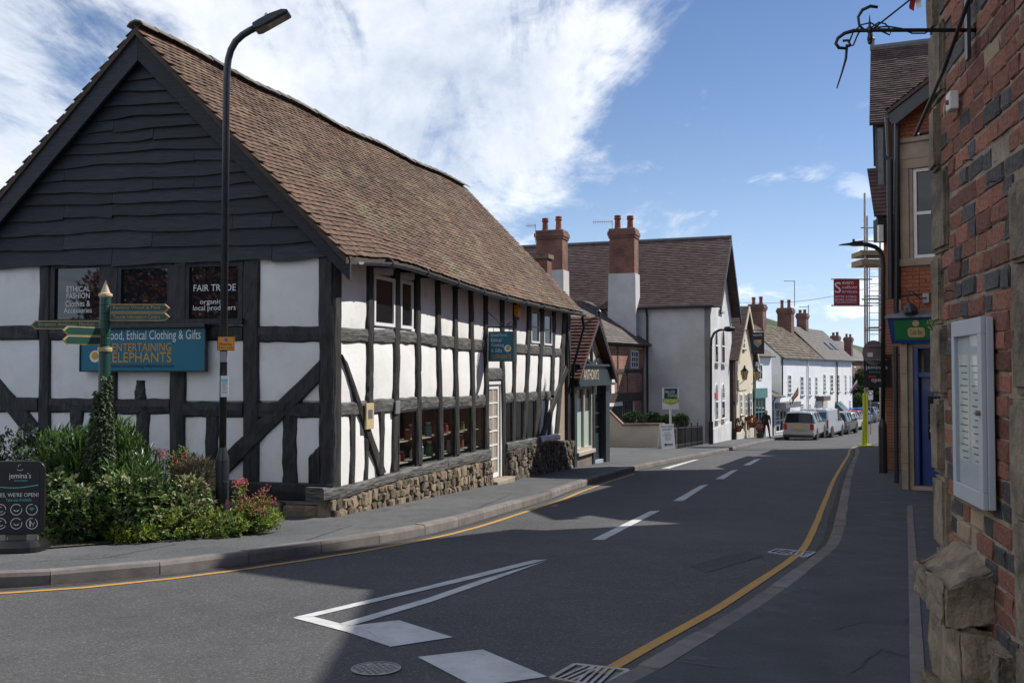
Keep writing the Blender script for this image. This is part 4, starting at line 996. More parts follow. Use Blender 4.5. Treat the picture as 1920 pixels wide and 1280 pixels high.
def hanging():
    a, b = SF.px(913, 650); o = SF.p(a, 0, 0)
    HS = Fr((o.x, o.y), (N2.x, N2.y), (-T2.x, -T2.y, 0))
    rc = rect_px(HS, 918, 623, 962, 676); a0, b0, a1, b1 = rc
    t = thing('hanging_sign', 'small teal hanging sign on an iron bracket above the white door', 'sign', HS.p(0, b1, 0))
    MB().fbox(HS, a0, a1, b0, b1, -0.02, 0.02).build('board', 'teal_sign', t)
    mb = MB()
    for x0, x1, y0, y1 in ((a0 - 0.015, a1 + 0.015, b0 - 0.015, b0), (a0 - 0.015, a1 + 0.015, b1, b1 + 0.015), (a0 - 0.015, a0, b0, b1), (a1, a1 + 0.015, b0, b1)): mb.fbox(HS, x0, x1, y0, y1, -0.025, 0.025)
    mb.build('frame', 'black_metal', t)
    br = MB(); br.tube([HS.p(0, b1 + 0.1), HS.p(a1 + 0.06, b1 + 0.1)], 0.013, 8)
    br.tube([HS.p(0.0, b1 + 0.42), HS.p(a1 * 0.6, b1 + 0.12)], 0.008, 6)
    br.tube([HS.p(0, b1 - 0.1), HS.p(0, b1 + 0.46)], 0.016, 6)
    for cx, r in ((a1 - 0.05, 0.05), (a1 * 0.55, 0.045), (a1 * 0.8, 0.035)):
        br.tube([HS.p(cx + r * (1 - i / 40) * math.cos(i * 0.42), b1 + 0.1 + r + r * (1 - i / 40) * math.sin(i * 0.42)) for i in range(26)], 0.006, 5)
    for x in (a0 + 0.08, a1 - 0.08): br.tube([HS.p(x, b1 + 0.01), HS.p(x, b1 + 0.1)], 0.006, 5)
    br.build('bracket', 'black_metal', t)
    for s, u0, v0, u1, v1 in (("Good Food,", 921, 625, 951, 631), ("Ethical", 921, 634.5, 940, 640.5), ("Clothing", 921, 644, 945, 651), ("& Gifts", 921, 653.5, 941, 660)):
        text_px(s, HS, u0, v0, u1, v1, 'white_letter', t, d=0.023)
    text_px("ELEPHANTS", HS, 922, 664, 958, 673, 'gold_letter', t, d=0.023)
    c = HS.px(952, 653, 0.02); MB().lathe(HS.p(c[0], c[1], 0.021), [(0.07, 0), (0.07, 0.003)], 18, HS.n).build('emblem', 'white_letter', t)
    MB().lathe(HS.p(c[0] + 0.01, c[1] + 0.01, 0.024), [(0.04, 0), (0.04, 0.003)], 18, HS.n).build('emblem', 'gold_letter', t)
hanging()
def plaques():
    a0, b0, a1, b1 = rect_px(SF, 685, 756, 699, 803, 0.03)
    t = thing('notice_board', 'small cream notice with a picture fixed to the barn corner brace', 'notice', SF.p(a0, b0, 0.03))
    MB().fbox(SF, a0, a1, b0, b1, 0.02, 0.05).build('panel', 'notice', t, bevel=0.004)
    MB().fbox(SF, a0 + 0.05, a1 - 0.05, b0 + 0.15, b0 + 0.28, 0.051, 0.053).build('picture', 'lead', t)
    a0, b0, a1, b1 = rect_px(SF, 742, 751, 750, 775, 0.03)
    tag(MB().fbox(SF, a0, a1, b0, b1, 0.012, 0.035).build('plaque', 'grey_metal', bevel=0.003), 'little grey metal plaque on the post left of the barn shop windows', 'plaque')
    a, b = SF.px(971, 583, 0.06)
    t = thing('alarm_box', 'yellow alarm box under the barn eaves right of the hanging sign', 'alarm', SF.p(a, b - 0.12, 0.0))
    MB().prism(SF, [(a - 0.12, b + 0.13), (a + 0.12, b + 0.13), (a + 0.11, b - 0.08), (a + 0.05, b - 0.13), (a - 0.05, b - 0.13), (a - 0.11, b - 0.08)], 0.008, 0.11).build('cover', 'orange_plate', t, bevel=0.015)
    MB().fbox(SF, a - 0.05, a + 0.05, b - 0.19, b - 0.135, 0.01, 0.09).build('lamp', 'blue_mark', t, bevel=0.01)
    # downpipe at the far end
mat('notice', (0.55, 0.43, 0.2), (0.46, 0.38, 0.22), 0.6, scale=20)
plaques()
def jars():
    wa0, wa1, wb0, wb1 = SHOP; i = 0
    cols = ['jar_amber', 'jar_cream', 'jar_green', 'jar_red', 'jar_teal']
    for n_, c in zip(cols, ((0.35, 0.13, 0.03), (0.6, 0.5, 0.33), (0.12, 0.25, 0.06), (0.4, 0.06, 0.05), (0.06, 0.3, 0.33))): mat(n_, c, None, 0.25)
    words = {'jar_amber': 'amber', 'jar_cream': 'cream', 'jar_green': 'green', 'jar_red': 'red', 'jar_teal': 'teal'}
    for r, (zz, nm) in enumerate(((wb0, 'on the sill'), (wb0 + 0.36, 'on the lower shelf'), (wb0 + 0.70, 'on the upper shelf'))):
        for k in range(13):
            a = wa0 + 0.3 + (wa1 - wa0 - 0.6) * (k + random.uniform(-0.2, 0.2)) / 12; c = cols[(k * 3 + r * 2) % 5]; h = random.uniform(0.14, 0.26); w = random.uniform(0.04, 0.065); d = -random.uniform(0.18, 0.30)
            t = thing('jar', '%s glass jar, %s from the left, %s in barn window' % (words[c], ('first', 'second', 'third', 'fourth', 'fifth', 'sixth', 'seventh', 'eighth', 'ninth', 'tenth', 'eleventh', 'twelfth', 'last')[k], nm), 'jar', SF.p(a, zz + 0.002, d), 0, 'jars in the barn shop windows')
            MB().lathe((0, 0, 0), [(w, 0), (w, h * 0.7), (w * 0.6, h * 0.82), (w * 0.6, h * 0.88)], 10).build('body', c, t, local=True, smooth=False)
            MB().lathe((0, 0, h * 0.882), [(w * 0.68, 0), (w * 0.68, h * 0.12)], 10).build('lid', 'white_plastic', t, local=True)
jars()

# ------------------------------------------------------------------ street lamp and plates
def lamp_left():
    Y = 11.1; b = PY(416, 990, Y); gz = G(Y) + PAVL
    t = thing('street_lamp', 'tall dark street lamp with curved arm in front of the barn gable', 'street lamp', (b.x, Y, gz))
    c = Vector((b.x, Y, gz)); tp = PY(425, 120, Y)
    zn = PY(416, 862, Y).z; zs = PY(416, 838, Y).z
    MB().lathe(c, [(0.078, 0), (0.078, zn - gz), (0.07, zn - gz + 0.04), (0.045, zs - gz)], 20).build('base', 'column_paint', t, smooth=False)
    p = [(c.x, Y, zs - 0.02), (tp.x, Y, PY(425, 150, Y).z)]
    for u, v in ((426, 130), (428, 112), (433, 94), (442, 78), (455, 66), (468, 58), (482, 51)): p.append(tuple(PY(u, v, Y - 0.02)))
    MB().tube(p, [0.042] * 2 + [0.041] * 7, 14).build('column', 'column_paint', t, smooth=True)
    d = MB(); d.box((c.x + 0.04, Y - 0.076, gz + 0.35), (c.x + 0.083, Y - 0.02, zn - 0.25)); d.build('access_door', 'column_paint', t, bevel=0.005)
    e = PY(482, 51, Y); f = PY(540, 24, Y); ax = (f - e).normalized(); up = Vector((0, -1, 0)).cross(ax) * -1
    up = ax.cross(Vector((0, 1, 0))).normalized(); up = -up if up.z < 0 else up
    fr = Fr(e, ax, (0, -1, 0), up)
    hd = MB()
    prof = [(-0.04, -0.05), (0.02, -0.065), (0.10, -0.06), (0.42, -0.035), (0.43, 0.0), (0.36, 0.035), (0.2, 0.05), (0.05, 0.04), (-0.03, 0.03)]
    hd.prism(fr, prof, -0.11, 0.11); h = hd.build('lamp_head', 'column_paint', t, bevel=0.02)
    MB().hexa([fr.p(0.12, -0.063, 0.08), fr.p(0.40, -0.042, 0.08), fr.p(0.40, -0.042, -0.08), fr.p(0.12, -0.063, -0.08), fr.p(0.12, -0.052, 0.08), fr.p(0.40, -0.03, 0.08), fr.p(0.40, -0.03, -0.08), fr.p(0.12, -0.052, -0.08)]).build('lens', 'pale_glass', h)
    MB().lathe(fr.p(0.17, 0.045, 0), [(0.03, 0), (0.03, 0.05), (0.015, 0.065)], 12, up).build('sensor', 'white_plastic', h)
    # plates
    fp = Fr((c.x, Y - 0.055), (1, 0), (0, -1, 0))
    a0, b0, a1, b1 = rect_px(fp, 408, 630, 440, 657)
    s = thing('parking_sign', 'orange parking restriction plate clamped high on the tall lamp column', 'sign', fp.p(0, b0))
    MB().fbox(fp, a0, a1, b0, b1, 0.0, 0.006).build('plate', 'orange_plate', s)
    mb = MB()
    for x0, x1, y0, y1 in ((a0, a1, b0, b0 + 0.008), (a0, a1, b1 - 0.008, b1), (a0, a0 + 0.008, b0, b1), (a1 - 0.008, a1, b0, b1)): mb.fbox(fp, x0, x1, y0, y1, 0.0061, 0.0085)
    mb.build('border', 'black_letter', s)
    MB().lathe(fp.p((a0 + a1) / 2, b1 - 0.045, 0.006), [(0.02, 0), (0.02, 0.002)], 16, fp.n).build('symbol', 'blue_mark', s)
    text("Mon-Sat", fp, (a0 + 0.03, b0 + 0.06, a1 - 0.03, b0 + 0.095), 'black_letter', s, d=0.009)
    text("8 am - 6 pm", fp, (a0 + 0.02, b0 + 0.02, a1 - 0.02, b0 + 0.048), 'black_letter', s, d=0.009)
    a0, b0, a1, b1 = rect_px(fp, 413, 659, 427, 679)
    tag(MB().fbox(fp, a0, a1, b0, b1, -0.02, 0.03).build('junction_box', 'grey_metal', bevel=0.006), 'small grey box strapped to the tall lamp column under the orange plate', 'box')
    a0, b0, a1, b1 = rect_px(fp, 414, 704, 428, 744)
    s = thing('notice_sheet', 'white paper notice with blue heading on the tall lamp column', 'notice', fp.p(0, b0))
    MB().fbox(fp, a0, a1, b0, b1, 0.0, 0.004).build('sheet', 'white', s)
    MB().fbox(fp, a0 + 0.008, a1 - 0.008, b1 - 0.075, b1 - 0.04, 0.0041, 0.006).build('heading', 'sky_blue', s)
    for k in range(5): MB().fbox(fp, a0 + 0.012, a1 - 0.012 - 0.01 * (k % 2), b1 - 0.10 - k * 0.025, b1 - 0.093 - k * 0.025, 0.0041, 0.0055).build('printed_line', 'lead', s)
lamp_left()

# ------------------------------------------------------------------ fingerpost
def fingerpost():
    Y = 10.6; b = PY(192, 1000, Y); gz = G(Y) + PAVL
    t = thing('fingerpost', 'green and gilt fingerpost rising out of the shrubs', 'signpost', (b.x, Y, gz)); c = Vector((b.x, Y, gz))
    z = lambda v: PY(192, v, Y).z - gz; r = 0.062
    pf = [(r * 1.05, 0), (r * 1.05, z(660)), (r * 1.2, z(657)), (r * 1.2, z(651)), (r * 0.98, z(649))]
    for k in range(6): pf += [(r * 0.98, z(649 - k * 15)), (r * 0.90, z(648 - k * 15)), (r * 0.98, z(647 - k * 15))]
    pf += [(r * 0.98, z(558))]
    MB().lathe(c, pf, 20).build('post', 'sign_green', t)
    MB().lathe(c, [(r * 1.25, z(659)), (r * 1.3, z(655)), (r * 1.25, z(651))], 20).build('collar', 'gilt', t)
    MB().lathe(c, [(r * 1.0, z(558)), (r * 1.25, z(555)), (r * 1.2, z(551)), (r * 0.85, z(549)), (r * 0.05, z(525))], 20).build('finial', 'finial_gilt', t, smooth=False)
    def arm(u0, u1, v0, v1, sgn, txt, ang=0.0):
        ax = Vector((math.cos(ang) * sgn, math.sin(ang), 0)); fr = Fr((b.x, Y), ax)
        if fr.n.y > 0: fr = Fr((b.x, Y), ax, -fr.n)
        L = abs(fr.px(u1, (v0 + v1) / 2)[0]); zt = PY(192, v0, Y).z; zb = PY(192, v1, Y).z; zm = (zt + zb) / 2
        s0 = r * 0.9
        for e, m_, d, nm in ((0, 'gilt', 0.0, 'arm'), (0.011, 'sign_green', 0.004, 'arm_face')):
            poly = [(s0 + e, zb + e), (L - 0.05 - e * 0.5, zb + e), (L - e * 1.4, zm), (L - 0.05 - e * 0.5, zt - e), (s0 + e, zt - e)]
            o = MB().prism(fr, poly, -0.016 - d, 0.016 + d).build(nm, m_, t if nm == 'arm' else par)
            if nm == 'arm': par = o
        if txt:
            h = (zt - zb); tf = Fr(fr.o, (1, 0, 0) if abs(ang) < 0.01 else fr.a * sgn, fr.n); 
            a0, a1 = (s0 + 0.04, L - 0.10) if sgn > 0 else (-L + 0.09, -s0 - 0.06)
            text(txt, tf, (a0, zb + h * 0.27, a1, zt - h * 0.25), 'gilt', par, d=0.023)
    arm(203, 318, 570, 585, 1, "Rectory Wood & Field"); arm(203, 318, 586.5, 601.5, 1, "Tourist Information Centre")
    arm(181, 59, 601, 617, -1, "Stretton Antiques Market")
    arm(181, 118, 614, 630, -1, None, R(-55)); arm(181, 118, 631, 647, -1, None, R(-55))
fingerpost()

# ------------------------------------------------------------------ pavement sign with cup emblem
def aboard():
    Y = 9.38; gz = G(Y) + PAVL; b = PY(34, 1000, Y)
    fr = Fr((b.x, Y), (0.995, 0.1), (0.1, -0.995, 0))
    t = thing('pavement_sign', 'black cafe pavement sign saying yes we are open', 'sign', (b.x, Y, gz))
    def q(u, v): return fr.px(u, v)
    a0, b0 = q(-20, 1002); a1, b1 = q(86, 863); rr = 0.09
    def rounded(x0, y0, x1, y1, r):
        o = []
        for cx, cy, s in ((x1 - r, y1 - r, 0), (x0 + r, y1 - r, 90), (x0 + r, y0 + r, 180), (x1 - r, y0 + r, 270)):
            for k in range(7): o.append((cx + r * math.cos(R(s + k * 15)), cy + r * math.sin(R(s + k * 15))))
        return o
    MB().prism(fr, rounded(a0, b0, a1, b1, rr), -0.025, 0.025).build('frame', 'black_plastic', t, bevel=0.008)
    MB().prism(fr, rounded(a0 + 0.045, b0 + 0.03, a1 - 0.045, b1 - 0.05, rr * 0.6), 0.025, 0.029).build('poster', 'poster_black', t)
    # sprung base: water filled foot
    mb = MB(); w = (a1 - a0) / 2 + 0.02; cx = (a0 + a1) / 2
    n = 20; vs = []
    for zz, k in ((gz + 0.004, 1.0), (gz + 0.05, 1.0), (gz + 0.10, 0.72)):
        for i in range(n):
            an = 2 * math.pi * i / n; x = math.copysign(abs(math.cos(an)) ** 0.5, math.cos(an)) * w * (0.4 + 0.6 * k); y = math.copysign(abs(math.sin(an)) ** 0.6, math.sin(an)) * 0.26 * k
            p = fr.p(cx + x, 0, y); vs.append((p.x, p.y, zz + (G(p.y) - G(Y)) * 1.0))
    mb.add(vs, [(r_ * n + i, r_ * n + (i + 1) % n, (r_ + 1) * n + (i + 1) % n, (r_ + 1) * n + i) for r_ in range(2) for i in range(n)] + [tuple(range(n - 1, -1, -1)), tuple(range(2 * n, 3 * n))])
    mb.build('foot', 'black_plastic', t, smooth=False)
    mb = MB(); mb.fbox(fr, cx - 0.2, cx - 0.1, gz + 0.05, b0 + 0.02, -0.02, 0.02); mb.fbox(fr, cx + 0.1, cx + 0.2, gz + 0.05, b0 + 0.02, -0.02, 0.02); mb.build('spring', 'steel', t)
    T = lambda s, u0, v0, u1, v1, m, **k: text_px(s, fr, u0, v0, u1, v1, m, t, d=0.031, **k)
    T("jemina's", 17, 886, 58, 899, 'white_letter'); T("kitchen", 27, 898, 51, 902, 'teal_letter')
    T("YES, WE'RE OPEN!", -6, 924, 72, 931.5, 'white_letter'); T("Take-out Available", 11, 934, 59, 939, 'teal_letter')
    def ring(u, v, r, m='white_letter', w=0.006, arc=(0, 340), flat=1.0):
        a, bb = q(u, v); mb = MB(); n = 24; vs = []
        for i in range(n + 1):
            an = R(arc[0] + (arc[1] - arc[0]) * i / n)
            vs += [fr.p(a + (r - w) * math.cos(an), bb + (r - w) * math.sin(an) * flat, 0.031), fr.p(a + r * math.cos(an), bb + r * math.sin(an) * flat, 0.031)]
        mb.add(vs, [(2 * i, 2 * i + 1, 2 * i + 3, 2 * i + 2) for i in range(n)]).build('icon', m, t)
    for v in (954, 980):
        for k, u in enumerate((3, 33, 62)):
            ring(u, v, 0.056, arc=(40 * k, 40 * k + 335))
            if v == 954 and k == 2:
                for r_ in (0.012, 0.024, 0.036): ring(u, v + 3, r_, 'teal_letter', 0.006, (45, 135))
            elif k == 2:
                a, bb = q(u, v); MB().fbox(fr, a - 0.022, a - 0.010, bb - 0.03, bb + 0.03, 0.03, 0.0315).build('icon', 'white_letter', t); ring(u + 2, v - 2, 0.016, w=0.004, arc=(150, 390)); MB().fbox(fr, a + 0.01, a + 0.014, bb - 0.03, bb, 0.03, 0.0315).build('icon', 'white_letter', t)
            elif k == 1: ring(u, v, 0.026, 'white_letter', 0.008, (180, 360), 0.8); ring(u, v - 1, 0.03, 'teal_letter', 0.004, (200, 340), 0.5)
            else: ring(u, v, 0.028, 'white_letter', 0.006, (60, 330))
    ring(40, 878, 0.03, 'white_letter', 0.007, (190, 350), 0.6); ring(40, 873, 0.02, 'white_letter', 0.004, (60, 200), 0.9)
    a0_, b0_ = q(-8, 911); a1_, b1_ = q(74, 909); mb = MB(); vs = []
    for i in range(17):
        s = i / 16; x = a0_ + (a1_ - a0_) * s; y = b0_ - 0.02 * math.sin(math.pi * s) + 0.012 * s; vs += [fr.p(x, y - 0.005, 0.031), fr.p(x, y + 0.004, 0.031)]
    mb.add(vs, [(2 * i, 2 * i + 2, 2 * i + 3, 2 * i + 1) for i in range(16)]).build('swoosh', 'teal_letter', t)
mat('poster_black', (0.010, 0.010, 0.014), None, 0.5)
aboard()

# ------------------------------------------------------------------ planting
def leaf(mb, p, d, up, L, W, fold=0.25):
    d = d.normalized(); s = d.cross(up); s = s.normalized() if s.length > 1e-5 else d.orthogonal().normalized(); n = s.cross(d)
    mb.add([p, p + d * L * 0.45 + s * W / 2 + n * W * fold, p + d * L, p + d * L * 0.45 - s * W / 2 + n * W * fold], [(0, 1, 2), (0, 2, 3)])
def rv(): 
    while True:
        v = Vector((random.uniform(-1, 1), random.uniform(-1, 1), random.uniform(-1, 1)))
        if 0.05 < v.length < 1: return v.normalized()
def bush(name, label, cat, blobs, m, n, L, W, up=0.5, mats=None, base=None, stems=12, group=None, shell=0.6):
    """blobs: (centre, radii, weight); leaves gather in clumps near the surface of each blob"""
    bz = base or Vector((blobs[0][0].x, blobs[0][0].y, G(blobs[0][0].y) + PAVL))
    t = thing(name, label, cat, bz, group=group); mb = MB(); tot = sum(b[2] for b in blobs)
    nm = len(mats) if mats else 1
    for c, r, w in blobs:
        k = int(n * w / tot / 7)
        for i in range(k):
            d = rv(); rad = random.uniform(shell, 1.0) ** 0.7 * random.uniform(0.85, 1.08)
            q = c + Vector((d.x * r[0], d.y * r[1], d.z * r[2])) * rad
            gz = G(q.y) + PAVL
            if q.z < gz + 0.02: q.z = gz + random.uniform(0.02, 0.12)
            cl = d * 0.8 + Vector((0, 0, up)) + rv() * 0.5; mi = random.choices(range(nm), [m_[1] for m_ in mats])[0] if mats else 0
            cr = random.random()
            for j in range(7):
                mb.cm = mi; mb.cr = min(1, max(0, cr + random.uniform(-0.3, 0.3)))
                dd = cl.normalized() + rv() * 0.75; s = random.uniform(0.65, 1.25)
                leaf(mb, q + rv() * L * 0.6, dd, Vector((0, 0, 1)) + rv() * 0.4, L * s, W * s)
    o = mb.build('foliage', [x[0] for x in mats] if mats else m, t); o['kind'] = 'stuff'
    mb = MB()
    for i in range(stems):
        c, r, w = random.choice(blobs); d = rv(); e = c + Vector((d.x * r[0], d.y * r[1], abs(d.z) * r[2])) * 0.75
        mb.tube([bz + Vector((random.uniform(-.12, .12), random.uniform(-.08, .08), -0.02)), bz.lerp(e, 0.5) + Vector((0, 0, 0.05)), e], [0.012, 0.009, 0.004], 5)
    mb.build('stems', 'stem', t)['kind'] = 'stuff'
    return t
def bl(u, v, Y, ru, rv_, rd, w=1.0): s = Y / FOC; return (PY(u, v, Y), (ru * s, rd, rv_ * s), w)
bush('shrub', 'dark shrub with small leaves at the left edge behind the black sign', 'shrub', [bl(20, 880, 11.4, 95, 80, 0.6), bl(85, 855, 11.7, 60, 55, 0.5), bl(-70, 870, 11.2, 70, 80, 0.6), bl(60, 940, 11.0, 80, 60, 0.5)], 'bush_dark', 9000, 0.06, 0.026, 0.4, [('bush_dark', 4), ('ivy_dusty', 2)])
bush('laurel_bush', 'bright green bush with long upright leaves around the fingerpost', 'shrub', [bl(180, 880, 10.9, 95, 72, 0.5, 2), bl(245, 908, 10.6, 55, 50, 0.4), bl(120, 870, 11.0, 60, 55, 0.45), bl(205, 835, 11.1, 50, 40, 0.3)], 'bush_laurel', 7000, 0.12, 0.026, 1.1, [('bush_laurel', 3), ('bush_dark', 1)])
bush('variegated_ivy', 'variegated ivy mass tumbling onto the pavement beside the black sign', 'ivy', [bl(150, 965, 10.05, 75, 50, 0.35, 2), bl(240, 950, 10.2, 75, 60, 0.35, 2), bl(290, 945, 10.5, 45, 42, 0.3), bl(110, 940, 10.3, 50, 60, 0.3)], 'bush_ivy', 11000, 0.055, 0.045, 0.1, [('bush_ivy', 4), ('ivy_pale', 1.2), ('bush_dark', 2.5)])
bush('pale_ivy', 'pale variegated ivy under the brown grass mound left of the lamp', 'ivy', [bl(352, 935, 10.8, 42, 40, 0.35), bl(345, 962, 10.5, 50, 32, 0.3)], 'ivy_pale', 3600, 0.05, 0.04, 0.2, [('ivy_pale', 2), ('bush_ivy', 3), ('dry_grass', 1)])
bush('dry_grass_mound', 'brown dried plant mound in the bed left of the lamp', 'plant', [bl(370, 893, 11.3, 34, 26, 0.25)], 'dry_grass', 2600, 0.10, 0.008, 0.4, [('dry_grass', 3), ('bush_dark', 1)], stems=6)
bush('ground_cover', 'low yellow green leaves along the front of the flower bed', 'plant', [bl(330, 985, 10.25, 60, 25, 0.25), bl(410, 985, 10.5, 60, 28, 0.25), bl(480, 975, 10.8, 45, 30, 0.25), bl(250, 1000, 10.0, 50, 18, 0.2)], 'yellow_leaf', 5200, 0.055, 0.03, 0.6, [('yellow_leaf', 3), ('bush_ivy', 2)])
def flowers(name, label, px, Y, n, stemh, green):
    c0 = PY(*px[0], Y); bz = Vector((c0.x, Y, G(Y) + PAVL)); t = thing(name, label, 'flowers', bz)
    lf, st, fl = MB(), MB(), MB()
    for k in range(n):
        u, v, r = random.choice(px) if len(px[0]) == 3 else (*random.choice(px), 12)
        p = PY(u + random.gauss(0, r), v + random.gauss(0, r * 0.6), Y + random.uniform(-0.2, 0.2))
        b = bz + Vector(((p.x - bz.x) * 0.6, (p.y - bz.y) * 0.6, 0)); mid = b.lerp(p, 0.55) + rv() * 0.04
        st.tube([b, mid, p], [0.005, 0.004, 0.003], 4)
        for j in range(12): fl.cr = random.random(); leaf(fl, p + rv() * 0.035, rv() + Vector((0, 0, 0.5)), rv(), 0.022, 0.018)
        for j in range(10):
            s = random.uniform(0.15, 0.95); lf.cr = random.random(); q = b.lerp(mid, s * 2) if s < 0.5 else mid.lerp(p, s * 2 - 1)
            leaf(lf, q + rv() * 0.02, rv() + Vector((0, 0, 0.4)), Vector((0, 0, 1)), random.uniform(0.04, 0.08), 0.022)
    st.build('stems', 'stem', t)['kind'] = 'stuff'; lf.build('leaves', green, t)['kind'] = 'stuff'; fl.build('blooms', 'pink_flower', t)['kind'] = 'stuff'
PX3 = lambda *a: a
def flowers3(name, label, spots, Y, n, green): flowers(name, label, spots, Y, n, 0, green)
def PYs(u, v, *r): return (u, v)
_py = PY
def PY(u, v, Y=None, Y2=None):     # tolerate (u, v, radius, Y)
    return _py(u, v, Y2 if Y2 is not None else Y)
flowers('valerian', 'pink red valerian in flower right of the lamp base', [(455, 945, 14), (475, 940, 16), (447, 905, 7), (505, 930, 10), (460, 965, 12), (424, 972, 7), (490, 955, 14)], 10.75, 85, 0, 'yellow_leaf')
flowers('valerian', 'tall sparse pink flowers against the white plaster left of the lamp', [(312, 862, 9), (345, 855, 11), (335, 880, 10), (352, 890, 8), (300, 850, 6)], 11.7, 34, 0, 'bush_ivy')
bush('climbing_stem_plant', 'leafy clump under the tall pink flowers behind the dry mound', 'plant', [bl(338, 880, 11.75, 26, 40, 0.2), bl(352, 910, 11.6, 30, 30, 0.2)], 'bush_dark', 1500, 0.055, 0.022, 0.7, [('bush_dark', 2), ('yellow_leaf', 1)], stems=5)
def post_ivy():
    Y = 10.6; c = PY(192, 800, Y); t = thing('climbing_ivy', 'dusty ivy climbing the fingerpost', 'ivy', (c.x, Y, G(Y) + PAVL)); mb = MB()
    for i in range(2600):
        v = 700 + 165 * random.random() ** 0.8; r = 0.06 + 0.10 * max(0, (v - 730) / 130) ** 1.3; an = random.uniform(0, 6.28)
        if v < 735 and math.cos(an - 0.3) < 0.2: continue
        p = Vector((c.x + r * math.cos(an), Y + r * math.sin(an), PY(192, v, Y).z)); d = Vector((math.cos(an), math.sin(an), -0.6)); mb.cr = random.random()
        leaf(mb, p + rv() * 0.02, d + rv() * 0.7, Vector((0, 0, 1)), 0.05, 0.038)
    mb.build('foliage', 'ivy_dusty', t)['kind'] = 'stuff'
    MB().tube([(c.x + 0.07 * math.cos(i * 0.9), Y + 0.07 * math.sin(i * 0.9), G(Y) + 0.1 + i * 0.09) for i in range(18)], 0.008, 5).build('stem', 'stem', t)
post_ivy()
bed = sheet('flower_bed', [Vector(GP(*p, PAVL).xy) for p in ((-60, 1035), (95, 1028), (330, 1010), (480, 992), (530, 975), (470, 965))] + [Vector(GF.p(1.4, 0, 0.1).xy), Vector(GF.p(5.6, 0, 0.1).xy)], PAVL + 0.012, 'earth')

